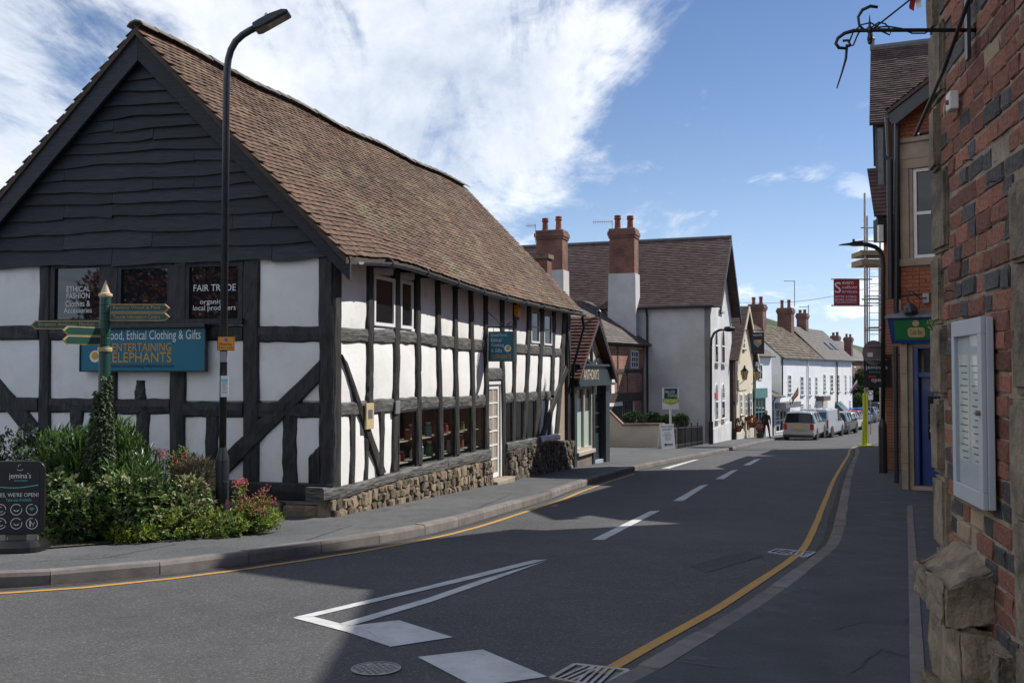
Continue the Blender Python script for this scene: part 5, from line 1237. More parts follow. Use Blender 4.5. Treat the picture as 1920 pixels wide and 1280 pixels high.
# ------------------------------------------------------------------ small gabled shop next to the barn
def poly_px(fr, pts, d=0.0): return [fr.px(u, v, d) for u, v in pts]
def shop():
    o = SF.p(BL + 0.12, 0, 0); AF = Fr((o.x + 0.05, o.y), (0.36, 0.93)); W = 3.46
    zg = G(o.y) + PAVL - 0.3
    t = thing('gabled_shop', 'narrow dark painted shop with a steep tiled gable beside the barn', 'shop', (o.x, o.y, G(o.y) + PAVL))
    a0, ze = AF.px(1068, 708); ae0 = -0.12; ze = AF.px(1105, 708)[1]; ap = AF.px(1112, 604); ac = W / 2
    zap = ap[1]; w0, w1 = 0.0, W
    # body, gable front, fascia
    MB().fbox(AF, w0, w1, zg, ze, -4.5, -0.25).build('wall', 'shop_paint', t)
    sl = (zap - ze) / (W / 2 + 0.15)
    MB().prism(AF, [(w0, ze), (w1, ze), (W / 2, ze + sl * W / 2)], -4.5, -0.05).build('gable', 'cream', t)
    for pts in (((W / 2, ze + 0.05), (W / 2, ze + sl * W / 2 - 0.1)), ((W / 2, ze + 0.35), (W * 0.24, ze + sl * W * 0.22)), ((W / 2, ze + 0.35), (W * 0.76, ze + sl * W * 0.22)), ((0.1, ze + 0.05), (W - 0.1, ze + 0.05))):
        (x0, y0), (x1, y1) = pts; d = Vector((x1 - x0, y1 - y0)).normalized(); m = Vector((-d.y, d.x)) * 0.045
        MB().prism(AF, [(x0 + m.x, y0 + m.y), (x1 + m.x, y1 + m.y), (x1 - m.x, y1 - m.y), (x0 - m.x, y0 - m.y)], -0.05, 0.01 + random.uniform(0, 0.006)).build('gable_timber', 'shop_paint', t)
    for s in (-1, 1):
        e = W / 2 + s * (W / 2 + 0.2); zz = ze - sl * 0.05
        MB().prism(AF, [(W / 2, zap + 0.12), (e, zz), (e, zz - 0.12), (W / 2, zap - 0.04)], 0.16, 0.21).build('bargeboard', 'shop_paint', t)
        eF, eB = AF.p(e, zz + 0.02, 0.22), AF.p(e, zz + 0.02, -4.5); rF, rB = AF.p(W / 2, zap + 0.16, 0.22), AF.p(W / 2, zap + 0.16, -4.5)
        rf = slope_roof(eF, eB, rB, rF, 'shop_tile', t, step=0.13, th=0.035)
    MB().lathe(AF.p(W / 2, zap + 0.05, 0.19), [(0.06, 0), (0.05, 0.2), (0.07, 0.24), (0.02, 0.30), (0.005, 0.5)], 10).build('finial', 'shop_paint', t)
    f0 = AF.px(1100, 712)[1]; f1 = AF.px(1105, 681)[1]
    fz0, fz1 = ze - 0.15, ze + 0.32
    mb = MB(); mb.fbox(AF, 0.02, W - 0.02, fz0, fz1, -0.25, 0.10); mb.fbox(AF, -0.03, W + 0.03, fz0 - 0.07, fz0 - 0.002, -0.25, 0.17); mb.fbox(AF, -0.03, W + 0.03, fz1 + 0.002, fz1 + 0.06, -0.06, 0.17)
    mb.build('fascia', 'shop_paint', t)
    text("ANTHONY'S", AF, (0.55, fz0 + 0.1, 2.0, fz1 - 0.08), 'cream', t, d=0.104)
    # posts, window, door
    u = lambda x, v=780: AF.px(x, v)[0]
    zb = lambda a: G(AF.p(a, 0, 0).y) + PAVL
    wl, wr, dl, dr = 0.22, u(1111), u(1115), u(1135)
    for x0, x1 in ((-0.02, wl), (wr + 0.02, dl), (dr, W + 0.02)): MB().fbox(AF, x0, x1, zg - 0.2, fz0, -0.3, 0.02).build('pilaster', 'shop_paint', t, bevel=0.01)
    zs = AF.px(1090, 846)[1]
    MB().fbox(AF, wl + 0.002, wr + 0.018, zg - 0.2, zs - 0.1, -0.25, -0.02).build('stall_riser', 'riser_brick', t)
    MB().fbox(AF, wl - 0.03, wr + 0.05, zs - 0.1, zs, -0.2, 0.08).build('sill', 'stone_paint', t, bevel=0.01)
    wn = window(AF, (wl, zs, wr + 0.02, fz0 - 0.07), -0.10, t, 'stone_paint', 'pale_glass', 2, 1, fw=0.09, bw=0.09, dep=0.09, name='shop_window', panes=True)
    MB().fbox(AF, wl + 0.09, wr - 0.07, zs + 0.09, zs + 1.05, -0.084, -0.078).build('frosted_film', 'frosted', wn)
    dz = zb(dl) + 0.05
    dd = window(AF, (dl, dz, dr, fz0 - 0.35), -0.2, t, 'shop_paint', 'dark_glass', 2, 4, fw=0.13, bw=0.05, dep=0.05, name='door', panes=True)
    MB().fbox(AF, dl + 0.13, dr - 0.13, dz + 0.1, dz + 0.75, -0.19, -0.165).build('door_panel', 'shop_paint', dd)
    MB().fbox(AF, dl, dr, fz0 - 0.34, fz0 - 0.07, -0.2, -0.12).build('fanlight', 'pale_glass', t)
    MB().fbox(AF, dl, dr, dz - 0.3, dz, -0.3, -0.05).build('door_step', 'sky_step', t)
    a, b = 0.05, ze - 0.05
    p0 = AF.p(-0.06, ze - 0.1, 0.1)
    q = SF.p(BL - 0.05, BE(BL - 0.05).z - 0.12, 0.32)
    dp = MB().tube([q, q + Vector((0.05, 0.1, -0.25)), Vector((p0.x - 0.1, p0.y - 0.1, ze + 0.3)), Vector((p0.x - 0.1, p0.y - 0.1, zb(0) - 0.05))], 0.038, 10)
    tag(dp.build('downpipe', 'black_metal'), 'black downpipe in the gap between the barn and the gabled shop', 'pipe')
mat('shop_tile', (0.10, 0.045, 0.036), (0.16, 0.075, 0.055), 0.85, scale=3, rnd=0.25)
mat('sky_step', (0.30, 0.38, 0.42), None, 0.7)
brickmat('riser_brick', (0.36, 0.93), (0.13, 0.10, 0.085), (0.19, 0.15, 0.13), (0.2, 0.18, 0.16))
shop()

# ------------------------------------------------------------------ grey rendered house
GA = Vector((0.337, 0.94)).normalized()
def grey_house():
    HF = Fr((9.9, 46.5), GA); HS = Fr((9.9, 46.5), (-GA.y, GA.x), (-GA.x, -GA.y, 0))   # street gable; camera facing wall
    t = thing('rendered_house', 'tall grey rendered house with brown tiled roof and gable to the street', 'house', (9.9, 46.5, G(46.5) + PAVL))
    W = 9.0; Ln = 17.0; zg = G(50) - 0.6; ze = HS.px(1300, 574)[1]; zr = HF.px(1362, 446, 0.25)[1]
    sw = MB().fbox(HS, 0, Ln, zg, ze, -0.3, 0).build('side_wall', 'render', t)
    MB().prism(HF, [(0.0, zg), (W, zg), (W, ze), (W / 2, zr - 0.12), (0, ze)], -0.3, 0.002).build('gable_wall', 'render', t)
    MB().fbox(Fr(HF.p(W, 0, 0).xy, HS.a, -HS.n), 0, Ln, zg, ze, -0.3, 0).build('rear_wall', 'render', t)
    # roof slopes
    for s in (0, 1):
        e = -0.25 if s == 0 else W + 0.25; f, b = 0.55, -Ln
        zz = ze - 0.06
        r = slope_roof(HF.p(e, zz, f), HF.p(e, zz, b), HF.p(W / 2, zr, b), HF.p(W / 2, zr, f), 'dark_tile', t, step=0.16, th=0.03, cols=60)
    sl = (zr - ze) / (W / 2)
    for s in (-1, 1):
        e = W / 2 + s * (W / 2 + 0.27)
        MB().prism(HF, [(W / 2, zr - 0.06), (e, ze - 0.14), (e, ze - 0.45), (W / 2, zr - 0.40)], 0.50, 0.56).build('bargeboard', 'black_timber', t)
    MB().tube([HF.p(W / 2, zr + 0.02, 0.56), HF.p(W / 2, zr + 0.02, -Ln)], 0.09, 8).build('ridge', 'lead', t)
    # plinth, windows on the street front
    MB().fbox(HF, 0.05, W, zg, HF.px(1345, 800)[1], 0.0, 0.10).build('plinth', 'render', t)
    def arched(rc, nm='window'):
        a0, b0, a1, b1 = rc; w = a1 - a0; poly = [(a0, b0), (a1, b0)] + [((a0 + a1) / 2 + w / 2 * math.cos(R(k * 15)), b1 - w / 2 + w / 2 * math.sin(R(k * 15))) for k in range(13)]
        f = MB().prism(HF, poly, 0.003, 0.03).build(nm, 'white', t)
        c = ((a0 + a1) / 2, (b0 + b1) / 2); k_ = 0.84
        MB().prism(HF, [(c[0] + (x - c[0]) * k_, c[1] + (y - c[1]) * 0.95) for x, y in poly], 0.03, 0.036).build('pane', 'dark_glass', f)
        MB().fbox(HF, a0 + 0.02, a1 - 0.02, c[1] - 0.03, c[1] + 0.03, 0.036, 0.05).build('glazing_bar', 'white', f)
        MB().fbox(HF, a0 - 0.1, a1 + 0.1, b0 - 0.14, b0, 0.003, 0.16).build('sill', 'stone_trim', f)
    for u0, u1, v0, v1 in ((1340, 1346, 615, 680), (1352, 1358.5, 615, 682), (1340, 1346, 718, 786), (1352, 1358.5, 718, 783), (1347.5, 1353, 548, 583)):
        arched(rect_px(HF, u0, v0, u1, v1))
    # chimneys on breasts against the camera side wall
    for u0, u1, v1, vb, dp in ((1145, 1191, 430, 516, 1.0), (1008, 1057, 433, 510, 1.0)):
        fr = Fr(HS.p(0, 0, 0.35).xy, HS.a, HS.n); A0, z1 = fr.px(u1, v1); A1, zb = fr.px(u0, vb); w = A1 - A0; c = fr.p((A0 + A1) / 2, 0, -dp / 2 + 0.25)
        chimney(t, (c.x, c.y), (HS.a.x, HS.a.y), w, dp, zb, z1, 'stack_brick', pots=2 if u0 > 1100 else 2, pot_h=0.75, pot_r=0.17)
        MB().prism(Fr(fr.o, fr.a, fr.n), [(A0 - 0.08, ze - 1.6), (A1 + 0.12, ze - 1.6), (A1 + 0.05, zb + 0.05), (A0 - 0.05, zb + 0.05)], -0.8, 0.262).build('chimney_breast', 'render', t)
        MB().fbox(fr, A0 - 0.08, A1 + 0.12, zg, ze - 1.602, -0.32, 0.262).build('chimney_breast', 'render', t) if u0 < 1100 else None
    # rainwater pipe on the side wall, eaves gutter
    g = MB(); p0 = HS.px(1213, 574, 0.1)[0]
    g.tube([HS.p(-0.2, ze - 0.03, 0.3), HS.p(p0 + 0.4, ze - 0.05, 0.3)], 0.06, 8)
    g.tube([HS.p(p0, ze - 0.1, 0.28), HS.p(p0, ze - 0.5, 0.08), HS.p(p0, zg + 0.5, 0.08)], 0.055, 8)
    g.tube([HS.p(p0 + 0.45, HS.px(1208, 660)[1], 0.1), HS.p(p0 + 0.45, zg + 0.5, 0.1)], 0.07, 8)
    g.build('rainwater_pipe', 'black_metal', t)
    # red sign plate and aerials
    a, b = HF.px(1344, 741, 0.05); MB().fbox(HF, a - 0.5, a + 0.5, b - 0.14, b + 0.14, 0.01, 0.05).build('red_plate', 'red', t)
    def aerial(p, h, L, label, yagi=True):
        s = thing('tv_aerial', label, 'aerial', p); mb = MB(); mb.tube([p, p + Vector((0, 0, h))], 0.018, 6); m = mb.build('mast', 'steel', s)
        q = p + Vector((0, 0, h - 0.05)); mb = MB(); d = Vector((-1, 0.2, 0)).normalized(); mb.tube([q, q + d * L], 0.014, 5)
        for i in range(9): c = q + d * L * (i + 0.5) / 9; mb.tube([c - Vector((0.02, 0.1, 0.14)), c + Vector((0.02, 0.1, 0.14))], 0.008, 4)
        mb.build('boom', 'steel', s)
    aerial(PY(1148, 432, 47.0), 0.5, 1.0, 'tv aerial pointing left from the right chimney of the grey house')
    aerial(PY(1004, 455, 48.0), 0.95, 0.5, 'spindly tv aerial left of the left chimney of the grey house')
    return HF, HS
brickmat('stack_brick', (GA.x - GA.y, GA.y + GA.x), (0.155, 0.058, 0.038), (0.225, 0.088, 0.056), (0.15, 0.10, 0.08), ms=0.012)
HF, HS = grey_house()
def low_chimney():
    p = BRG(BL - 0.3); c = PY(1018, 500, 30.0)
    t = thing('chimney_stack', 'low brick chimney stub just behind the barn roof end', 'chimney', (c.x, 30, 0))
    z1 = PY(1018, 478, 30).z; fr = Fr((c.x, 30), (0.94, -0.34))
    MB().fbox(fr, -0.22, 0.22, G(30), z1 - 0.14, -0.22, 0.22).build('stack', 'stack_brick', t); MB().fbox(fr, -0.28, 0.28, z1 - 0.138, z1, -0.28, 0.28).build('cap', 'sandstone', t)
low_chimney()
# ------------------------------------------------------------------ brick and timber cottage
def cottage():
    e = Vector((6.75, 47.55)); s = Vector((4.25, 43.4)); d = (e - s); W = d.length; CF = Fr((s.x, s.y), d.normalized())
    t = thing('brick_cottage', 'low timber framed cottage with brick infill behind the garden wall', 'cottage', (s.x, s.y, G(44) + PAVL))
    zg = G(46) - 0.3; ze = CF.px(1200, 648)[1]; zr = ze + 2.3
    MB().fbox(CF, -9, W, zg, ze, -6, -0.06).build('wall', 'cream_wall', t)
    for a0, b0, a1, b1 in [rect_px(CF, *q) for q in ((1142, 652, 1158, 700), (1160, 652, 1181, 692), (1196, 655, 1208, 690), (1160, 702, 1176, 738), (1178, 702, 1204, 738), (1146, 700, 1158, 735), (1192, 742, 1203, 775))]:
        MB().fbox(CF, a0, a1, b0, b1, -0.05, -0.02).build('brick_panel', 'cottage_brick', t)
    for q in ((1139, 648, 1142, 830), (1158, 650, 1160.5, 740), (1176, 694, 1178, 740), (1204, 690, 1207, 835), (1138, 646, 1211, 652), (1150, 692, 1206, 699), (1138, 738, 1206, 750), (1170, 750, 1172, 830)):
        a0, b0, a1, b1 = rect_px(CF, *q); timber(CF, [(a0, b0), (a0, b1), (a1, b1), (a1, b0)], t, 'weather_timber' if q[3] - q[1] > 15 else 'brown_timber', 'beam', d0=-0.06, d1=0.01, n=4, px=False)
    for q in ((1147, 700, 1153, 737), (1142, 750, 1168, 760), (1190, 770, 1195, 800)):
        a0, b0, a1, b1 = rect_px(CF, *q); MB().fbox(CF, a0, a1, b0, b1, -0.055, -0.012).build('plaster_panel', 'plaster', t)
    window(CF, rect_px(CF, 1183, 657, 1197, 690), -0.03, t, 'white', 'dark_glass', 3, 3, fw=0.06, bw=0.04)
    for q in ((1146, 760, 1168, 832), (1174, 752, 1188, 832)):
        a0, b0, a1, b1 = rect_px(CF, *q); dd = MB().fbox(CF, a0, a1, b0, b1, -0.05, -0.025).build('door', 'brown_timber', t)
        MB().fbox(CF, a0 + 0.1, a1 - 0.1, b1 - 0.8, b1 - 0.15, -0.024, -0.02).build('pane', 'dark_glass', dd)
    slope_roof(CF.p(-9, ze + 0.05, 0.35), CF.p(W + 0.3, ze + 0.05, 0.35), CF.p(W + 0.3, zr, -2.8), CF.p(-9, zr, -2.8), 'slate', t, step=0.2, cols=60)
    slope_roof(CF.p(-9, ze + 0.05, -6.2), CF.p(W, ze + 0.05, -6.2), CF.p(W, zr, -2.8), CF.p(-9, zr, -2.8), 'slate', t, step=0.4, cols=10, name='rear_slope')
brickmat('cottage_brick', (0.52, 0.854), (0.27, 0.085, 0.05), (0.36, 0.13, 0.075), (0.3, 0.24, 0.19), ms=0.012)
cottage()
# garden wall, railings, shrubs, boards
def forecourt():
    a = Vector((4.2, 41.2)); b = Vector((6.5, 40.4)); fr = Fr((a.x, a.y), (b - a).normalized()); L = (b - a).length
    zg = G(41) - 0.3
    t = thing('garden_wall', 'cream rendered garden wall with a sloping brick coping', 'wall', (a.x, a.y, G(41) + PAVL))
    p = [fr.px(1141, 769), fr.px(1168, 798), fr.px(1240, 797)]
    MB().prism(fr, [(0, zg), (L, zg), (L, p[2][1]), (p[1][0], p[1][1]), (0, p[0][1])], -0.22, 0).build('wall', 'cream_wall', t)
    for (x0, y0), (x1, y1) in (((0, p[0][1]), (p[1][0], p[1][1])), ((p[1][0], p[1][1]), (L + 0.05, p[2][1]))):
        MB().prism(fr, [(x0, y0), (x1, y1), (x1, y1 + 0.09), (x0, y0 + 0.09)], -0.26, 0.05).build('coping', 'coping_brick', t)
    b2 = Vector((6.9, 38.9)); c2_ = Vector((9.1, 44.6)); fr2 = Fr((b2.x, b2.y), (c2_ - b2).normalized()); L2 = (c2_ - b2).length
    t2 = thing('railing', 'black iron railings in front of the grey house wall', 'railing', (b2.x, b2.y, G(39) + PAVL))
    gz = lambda x: G(fr2.p(x, 0, 0).y) + PAVL
    for hh in (0.15, 0.85):
        MB().tube([fr2.p(0, gz(0) + hh), fr2.p(L2, gz(L2) + hh)], 0.02, 6).build('rail', 'black_metal', t2)
    k = 0
    while k * 0.14 < L2:
        x = k * 0.14; big = k % 11 == 0; MB().tube([fr2.p(x, gz(x)), fr2.p(x, gz(x) + (1.05 if big else 0.9))], 0.028 if big else 0.011, 5).build('post' if big else 'baluster', 'black_metal', t2); k += 1
    tag(MB().box((6.62, 39.05, G(39)), (6.86, 39.35, G(39) + 0.95)).build('brick_pier', 'coping_brick', bevel=0.02), 'short brick pier between the gallery board and the railings', 'pier')
    # for sale board
    o = PY(1258, 810, 40.2); fs = Fr((o.x, 40.2), (0.98, 0.2)); t3 = thing('estate_board', 'green and white for sale board on a post by the railings', 'sign', (o.x, 40.2, G(40) + PAVL))
    MB().fbox(fs, -0.04, 0.04, G(40), fs.px(1257, 727)[1], -0.08, -0.012).build('post', 'white', t3)
    q = rect_px(fs, 1242, 727, 1273, 767); a0, b0, a1, b1 = q; H_ = b1 - b0; W_ = a1 - a0
    MB().fbox(fs, a0, a1, b0, b1, -0.01, 0.012).build('board', 'white', t3)
    MB().prism(fs, [(a0 + 0.1 * W_, b1 - 0.03 * H_), (a1 - 0.1 * W_, b1 - 0.03 * H_), (a1 - 0.1 * W_, b0 + 0.48 * H_), (a0 + 0.1 * W_, b0 + 0.48 * H_)], 0.012, 0.016).build('green_panel', 'sign_green', t3)
    MB().prism(fs, [(a0, b0 + 0.5 * H_), (a1, b0 + 0.5 * H_), (a1, b0 + 0.33 * H_), ((a0 + a1) / 2, b0 + 0.20 * H_), (a0, b0 + 0.33 * H_)], 0.0165, 0.018).build('lime_panel', 'lime', t3)
    text("MILLER", fs, (a0 + 0.14 * W_, b0 + 0.74 * H_, a0 + 0.75 * W_, b0 + 0.88 * H_), 'white_letter', t3, d=0.02); text("EVANS", fs, (a0 + 0.32 * W_, b0 + 0.57 * H_, a0 + 0.88 * W_, b0 + 0.71 * H_), 'white_letter', t3, d=0.02)
    text("FOR SALE", fs, (a0 + 0.12 * W_, b0 + 0.34 * H_, a0 + 0.88 * W_, b0 + 0.46 * H_), 'white_letter', t3, d=0.021)
    # gallery A-board
    o = PY(1254, 840, 38.4); gz = G(38.4) + PAVL; n = Vector((0.25, -0.95, 0.19)).normalized(); up = Vector((0, 0, 1)); ax = Vector((0.967, 0.254, 0)).normalized(); up = ax.cross(-n) * -1
    up = n.cross(ax); up = -up if up.z < 0 else up
    fb = Fr((o.x, 38.4, gz), ax, n, up); t4 = thing('gallery_board', 'white pavement board pointing left to the gallery', 'sign', (o.x, 38.4, gz))
    w, h = 0.30, 1.03
    MB().fbox(fb, -w, w, 0, h, -0.025, 0.0).build('front_board', 'white', t4); 
    MB().hexa([fb.p(-w, 0, -0.5), fb.p(w, 0, -0.5), fb.p(w, 0, -0.53), fb.p(-w, 0, -0.53), fb.p(-w, h, -0.03), fb.p(w, h, -0.03), fb.p(w, h, -0.06), fb.p(-w, h, -0.06)]).build('rear_board', 'white', t4)
    for s, y0, y1, k in (("MILESTONE", 0.88, 0.97, 0.9), ("GALLERY", 0.76, 0.85, 0.75), ("LOCAL", 0.62, 0.68, 0.45), ("HANDMADE", 0.53, 0.59, 0.65), ("ART &", 0.44, 0.50, 0.4), ("CRAFT", 0.35, 0.41, 0.42)):
        text(s, fb, (-w * k, y0, w * k, y1), 'black_letter', t4, d=0.004)
    MB().prism(fb, [(-0.2, 0.18), (-0.1, 0.25), (-0.1, 0.205), (0.2, 0.205), (0.2, 0.155), (-0.1, 0.155), (-0.1, 0.11)], 0.001, 0.004).build('arrow', 'black_letter', t4)
brickmat('coping_brick', (0.95, -0.3), (0.18, 0.09, 0.06), (0.24, 0.13, 0.09), (0.2, 0.16, 0.13))
forecourt()
for i, (u, v, Y, r1, r2, lab) in enumerate(((1190, 786, 43.0, 22, 12, 'leafy shrub behind the left part of the garden wall'), (1225, 786, 43.6, 16, 10, 'dark shrub behind the middle of the garden wall'), (1278, 790, 44.2, 12, 13, 'round green shrub behind the railings'), (1252, 790, 43.8, 12, 10, 'small shrub behind the for sale post'))):
    bush('shrub', lab, 'shrub', [bl(u, v, Y, r1, r2, 0.45)], 'tree_leaf', 1400, 0.12, 0.06, 0.6, [('tree_leaf', 2), ('bush_dark', 1)], stems=5, group='shrubs behind the garden wall')
def wall_lamp():
    o = GP(1333, 832, PAVL); Y = o.y - 0.4; b = PY(1333, 833, Y)
    t = thing('street_lamp', 'slim black street lamp against the corner of the grey house', 'street lamp', (b.x, Y, G(Y) + PAVL))
    p = [PY(1333, 833, Y), PY(1333, 650, Y), PY(1334, 635, Y), PY(1339, 624, Y), PY(1348, 619, Y), PY(1358, 617, Y)]
    MB().tube([p[0], PY(1333, 790, Y)], 0.11, 12).build('base', 'black_metal', t); MB().tube(p, 0.06, 10).build('column', 'black_metal', t, smooth=True)
    e = p[-1]; MB().lathe(e, [(0.06, -0.02), (0.12, 0.05), (0.14, 0.25), (0.09, 0.5), (0.03, 0.55)], 10, (1, 0.1, 0.05)).build('lamp_head', 'black_metal', t)
wall_lamp()

# ------------------------------------------------------------------ pub, shop, white terrace
def pub():
    KF = Fr((12.85, 54.0), (0.39, 0.92)); KS = Fr((12.85, 54.0), (-0.92, 0.39), (-0.39, -0.92, 0)); W = 7.4; zg = G(58) - 0.4
    t = thing('pub', 'cream pub with dark brown tiled gable and two hanging lanterns', 'pub', (12.85, 54, G(54) + PAVL))
    ze = KF.px(1385, 672)[1]; zr = KF.px(1405, 575, 0.2)[1]
    MB().fbox(KS, 0, 12, zg, ze, -0.3, 0).build('side_wall', 'cream', t)
    MB().prism(KF, [(0, zg), (W, zg), (W, ze), (W / 2, zr - 0.1), (0, ze)], -0.3, 0.002).build('front_wall', 'cream', t)
    for e in (-0.3, W + 0.3): slope_roof(KF.p(e, ze - 0.1, 0.3), KF.p(e, ze - 0.1, -12), KF.p(W / 2, zr, -12), KF.p(W / 2, zr, 0.3), 'dark_tile', t, step=0.18, cols=40)
    for s in (-1, 1):
        e = W / 2 + s * (W / 2 + 0.3); MB().prism(KF, [(W / 2, zr), (e, ze - 0.12), (e, ze - 0.35), (W / 2, zr - 0.28)], 0.3, 0.36).build('bargeboard', 'cream', t)
    for q in ((0, 0.35, zg, ze), (W - 0.3, W, zg, ze)): MB().fbox(KF, q[0], q[1], q[2], q[3], 0.003, 0.06).build('post', 'brown_timber', t)
    for q in ((0.0, 4, ze - 0.25, ze - 0.0), (0.0, 4, KS.px(1385, 760)[1], KS.px(1385, 752)[1])): MB().fbox(KS, q[0], q[1], q[2], q[3], 0.003, 0.05).build('rail', 'brown_timber', t)
    MB().fbox(KS, 0.05, 0.35, zg, ze, 0.004, 0.055).build('post', 'brown_timber', t); MB().fbox(KS, 0, 6, zg, zg + 1.35, 0.004, 0.08).build('plinth', 'brown_timber', t)
    for q in ((1391, 620, 1396, 655), (1387, 738, 1391, 778), (1396, 738, 1400, 780), (1405, 735, 1409, 780)): window(KF, rect_px(KF, *q), 0.0, t, 'white', 'dark_glass', 2, 3, fw=0.08, bw=0.05, sill='brown_timber')
    a0, b0, a1, b1 = rect_px(KF, 1400, 738, 1404.5, 818); dd = MB().fbox(KF, a0, a1, b0, b1, 0.003, 0.07).build('door', 'brown_timber', t); MB().fbox(KF, a0 + 0.2, a1 - 0.2, b1 - 1.2, b1 - 0.3, 0.07, 0.08).build('pane', 'dark_glass', dd)
    MB().fbox(KF, 0.3, W - 0.3, zg, zg + 1.0, 0.003, 0.07).build('plinth', 'cream_wall', t)
    fs_ = rect_px(KF, 1382, 712, 1399, 730); MB().fbox(KF, fs_[0], fs_[2], fs_[1], fs_[3], 0.01, 0.06).build('name_board', 'cream', t); text("PUB", KF, (fs_[0] + 0.9, fs_[1] + 0.25, fs_[2] - 0.9, fs_[3] - 0.25), 'black_letter', t, d=0.064) if False else None
    # hanging sign
    PS = Fr((PY(1407, 640, 55.5).x, 55.5), (0.97, -0.24)); 
    s = thing('pub_sign', 'black hanging pub sign with a shield', 'sign', (PS.o.x, 55.5, 2.0)); q = rect_px(PS, 1408, 623, 1433, 663)
    MB().fbox(PS, q[0], q[2], q[1], q[3], -0.04, 0.04).build('board', 'black_metal', s); c = ((q[0] + q[2]) / 2, (q[1] + q[3]) / 2)
    MB().prism(PS, [(c[0] - 0.22, c[1] + 0.2), (c[0] + 0.22, c[1] + 0.2), (c[0] + 0.22, c[1] - 0.05), (c[0], c[1] - 0.27), (c[0] - 0.22, c[1] - 0.05)], 0.04, 0.046).build('shield', 'grey_metal', s)
    MB().prism(PS, [(c[0], c[1] + 0.2), (c[0] + 0.22, c[1] + 0.2), (c[0] + 0.22, c[1]), (c[0], c[1])], 0.047, 0.05).build('shield_quarter', 'gold_letter', s)
    text("KINGS ARMS", PS, (q[0] + 0.12, q[3] - 0.22, q[2] - 0.12, q[3] - 0.11), 'white_letter', s, d=0.045)
    MB().fbox(PS, q[0] + 0.12, q[2] - 0.12, q[1] + 0.12, q[1] + 0.15, 0.041, 0.045).build('red_rule', 'red', s)
    MB().tube([PS.p(q[0] - 0.6, q[3] + 0.12), PS.p(q[2] + 0.02, q[3] + 0.12)], 0.03, 6).build('bracket', 'black_metal', s)
    for u, v, Y, lab in ((1396, 703, 55.0, 'left wall lantern with amber panes on the pub front'), (1419, 703, 55.4, 'right wall lantern with amber panes on the pub front')):
        c = PY(u, v, Y); s = thing('lantern', lab, 'lantern', c, group='lanterns on the pub'); k = 0.9
        MB().lathe(c, [(0.13 * k, -0.32 * k), (0.24 * k, 0.22 * k)], 6).build('glass', 'amber_glass', s)
        MB().lathe(c, [(0.28 * k, 0.225 * k), (0.26 * k, 0.26 * k), (0.08 * k, 0.46 * k), (0.06 * k, 0.58 * k), (0.01, 0.66 * k)], 6).build('cap', 'black_metal', s)
        mb = MB()
        for i in range(6): an = i * math.pi / 3; mb.tube([c + Vector((0.13 * k * math.cos(an), 0.13 * k * math.sin(an), -0.32 * k)), c + Vector((0.245 * k * math.cos(an), 0.245 * k * math.sin(an), 0.22 * k))], 0.016, 4)
        mb.build('frame', 'black_metal', s); MB().tube([c + Vector((0, 0, -0.3)), c + Vector((-0.25, 0.3, -0.55))], 0.02, 5).build('arm', 'black_metal', s)
    # shop beyond the pub
    ts = thing('corner_shop', 'small white shop with a teal bay window beyond the pub', 'shop', (15.8, 60.9, G(61) + PAVL)); QF = Fr((15.75, 60.9), (0.62, 0.78)); QS = Fr((15.75, 60.9), (-0.78, 0.62), (-0.62, -0.78, 0))
    z2 = QF.px(1425, 668)[1]; L = 2.9
    MB().fbox(QF, 0, L, zg, z2, -4, 0).build('wall', 'white_wall', ts)
    slope_roof(QF.p(-0.3, z2, 0.3), QF.p(L + 0.1, z2, 0.3), QF.p(L + 0.1, z2 + 1.6, -2), QF.p(-0.3, z2 + 1.6, -2), 'slate', ts, step=0.25, cols=10)
    q = rect_px(QF, 1415, 728, 1438, 745, 0.3); MB().fbox(QF, q[0], q[2], q[1], q[3], 0.0, 0.35).build('fascia', 'shop_teal', ts)
    q2 = rect_px(QF, 1416, 745, 1437, 812, 0.3); window(QF, (q2[0], q2[1] + 0.5, q2[2], q2[3]), 0.22, ts, 'shop_teal', 'dark_glass', 3, 2, fw=0.12, bw=0.08, name='shop_window'); MB().fbox(QF, q2[0], q2[2], zg, q2[1] + 0.5, 0.0, 0.26).build('stall_riser', 'shop_teal', ts)
    window(QF, rect_px(QF, 1421, 682, 1429, 712), 0.0, ts, 'white', 'dark_glass', 2, 2, fw=0.07)
    MB().tube([QF.p(0.1, z2 - 0.1, 0.2), QF.p(0.1, z2 - 0.4, 0.06), QF.p(0.1, zg, 0.06)], 0.05, 6).build('downpipe', 'black_metal', ts)
mat('amber_glass', (0.55, 0.36, 0.16), None, 0.2)
pub()
# flower tubs by the pub and chalk board
for u, v, Y, m_, lab in ((1409, 788, 57.5, 'orange_flower', 'orange hanging basket by the pub door'), (1425, 800, 57.5, 'pink_flower', 'pink flower tub outside the pub'), (1385, 795, 54.2, 'dry_grass', 'brown hanging basket left of the pub door')):
    c = PY(u, v, Y); s = thing('flower_basket', lab, 'flowers', c); mb = MB()
    for i in range(260):
        mb.cm = random.choice((0, 1)); mb.cr = random.random(); leaf(mb, c + rv() * 0.28, rv() + Vector((0, 0, 0.3)), Vector((0, 0, 1)), 0.14, 0.1)
    mb.build('blooms', ['tree_leaf', m_], s)['kind'] = 'stuff'
    MB().lathe(c + Vector((0, 0, -0.45)), [(0.12, 0), (0.24, 0.35)], 10).build('basket', 'pot', s)
    if 'tub' in lab: MB().lathe((c.x, c.y, G(c.y) + PAVL), [(0.2, 0), (0.25, max(0.1, c.z - 0.4 - G(c.y) - PAVL))], 10).build('tub', 'brown_timber', s)
TA = Vector((0.527, 0.85)).normalized()
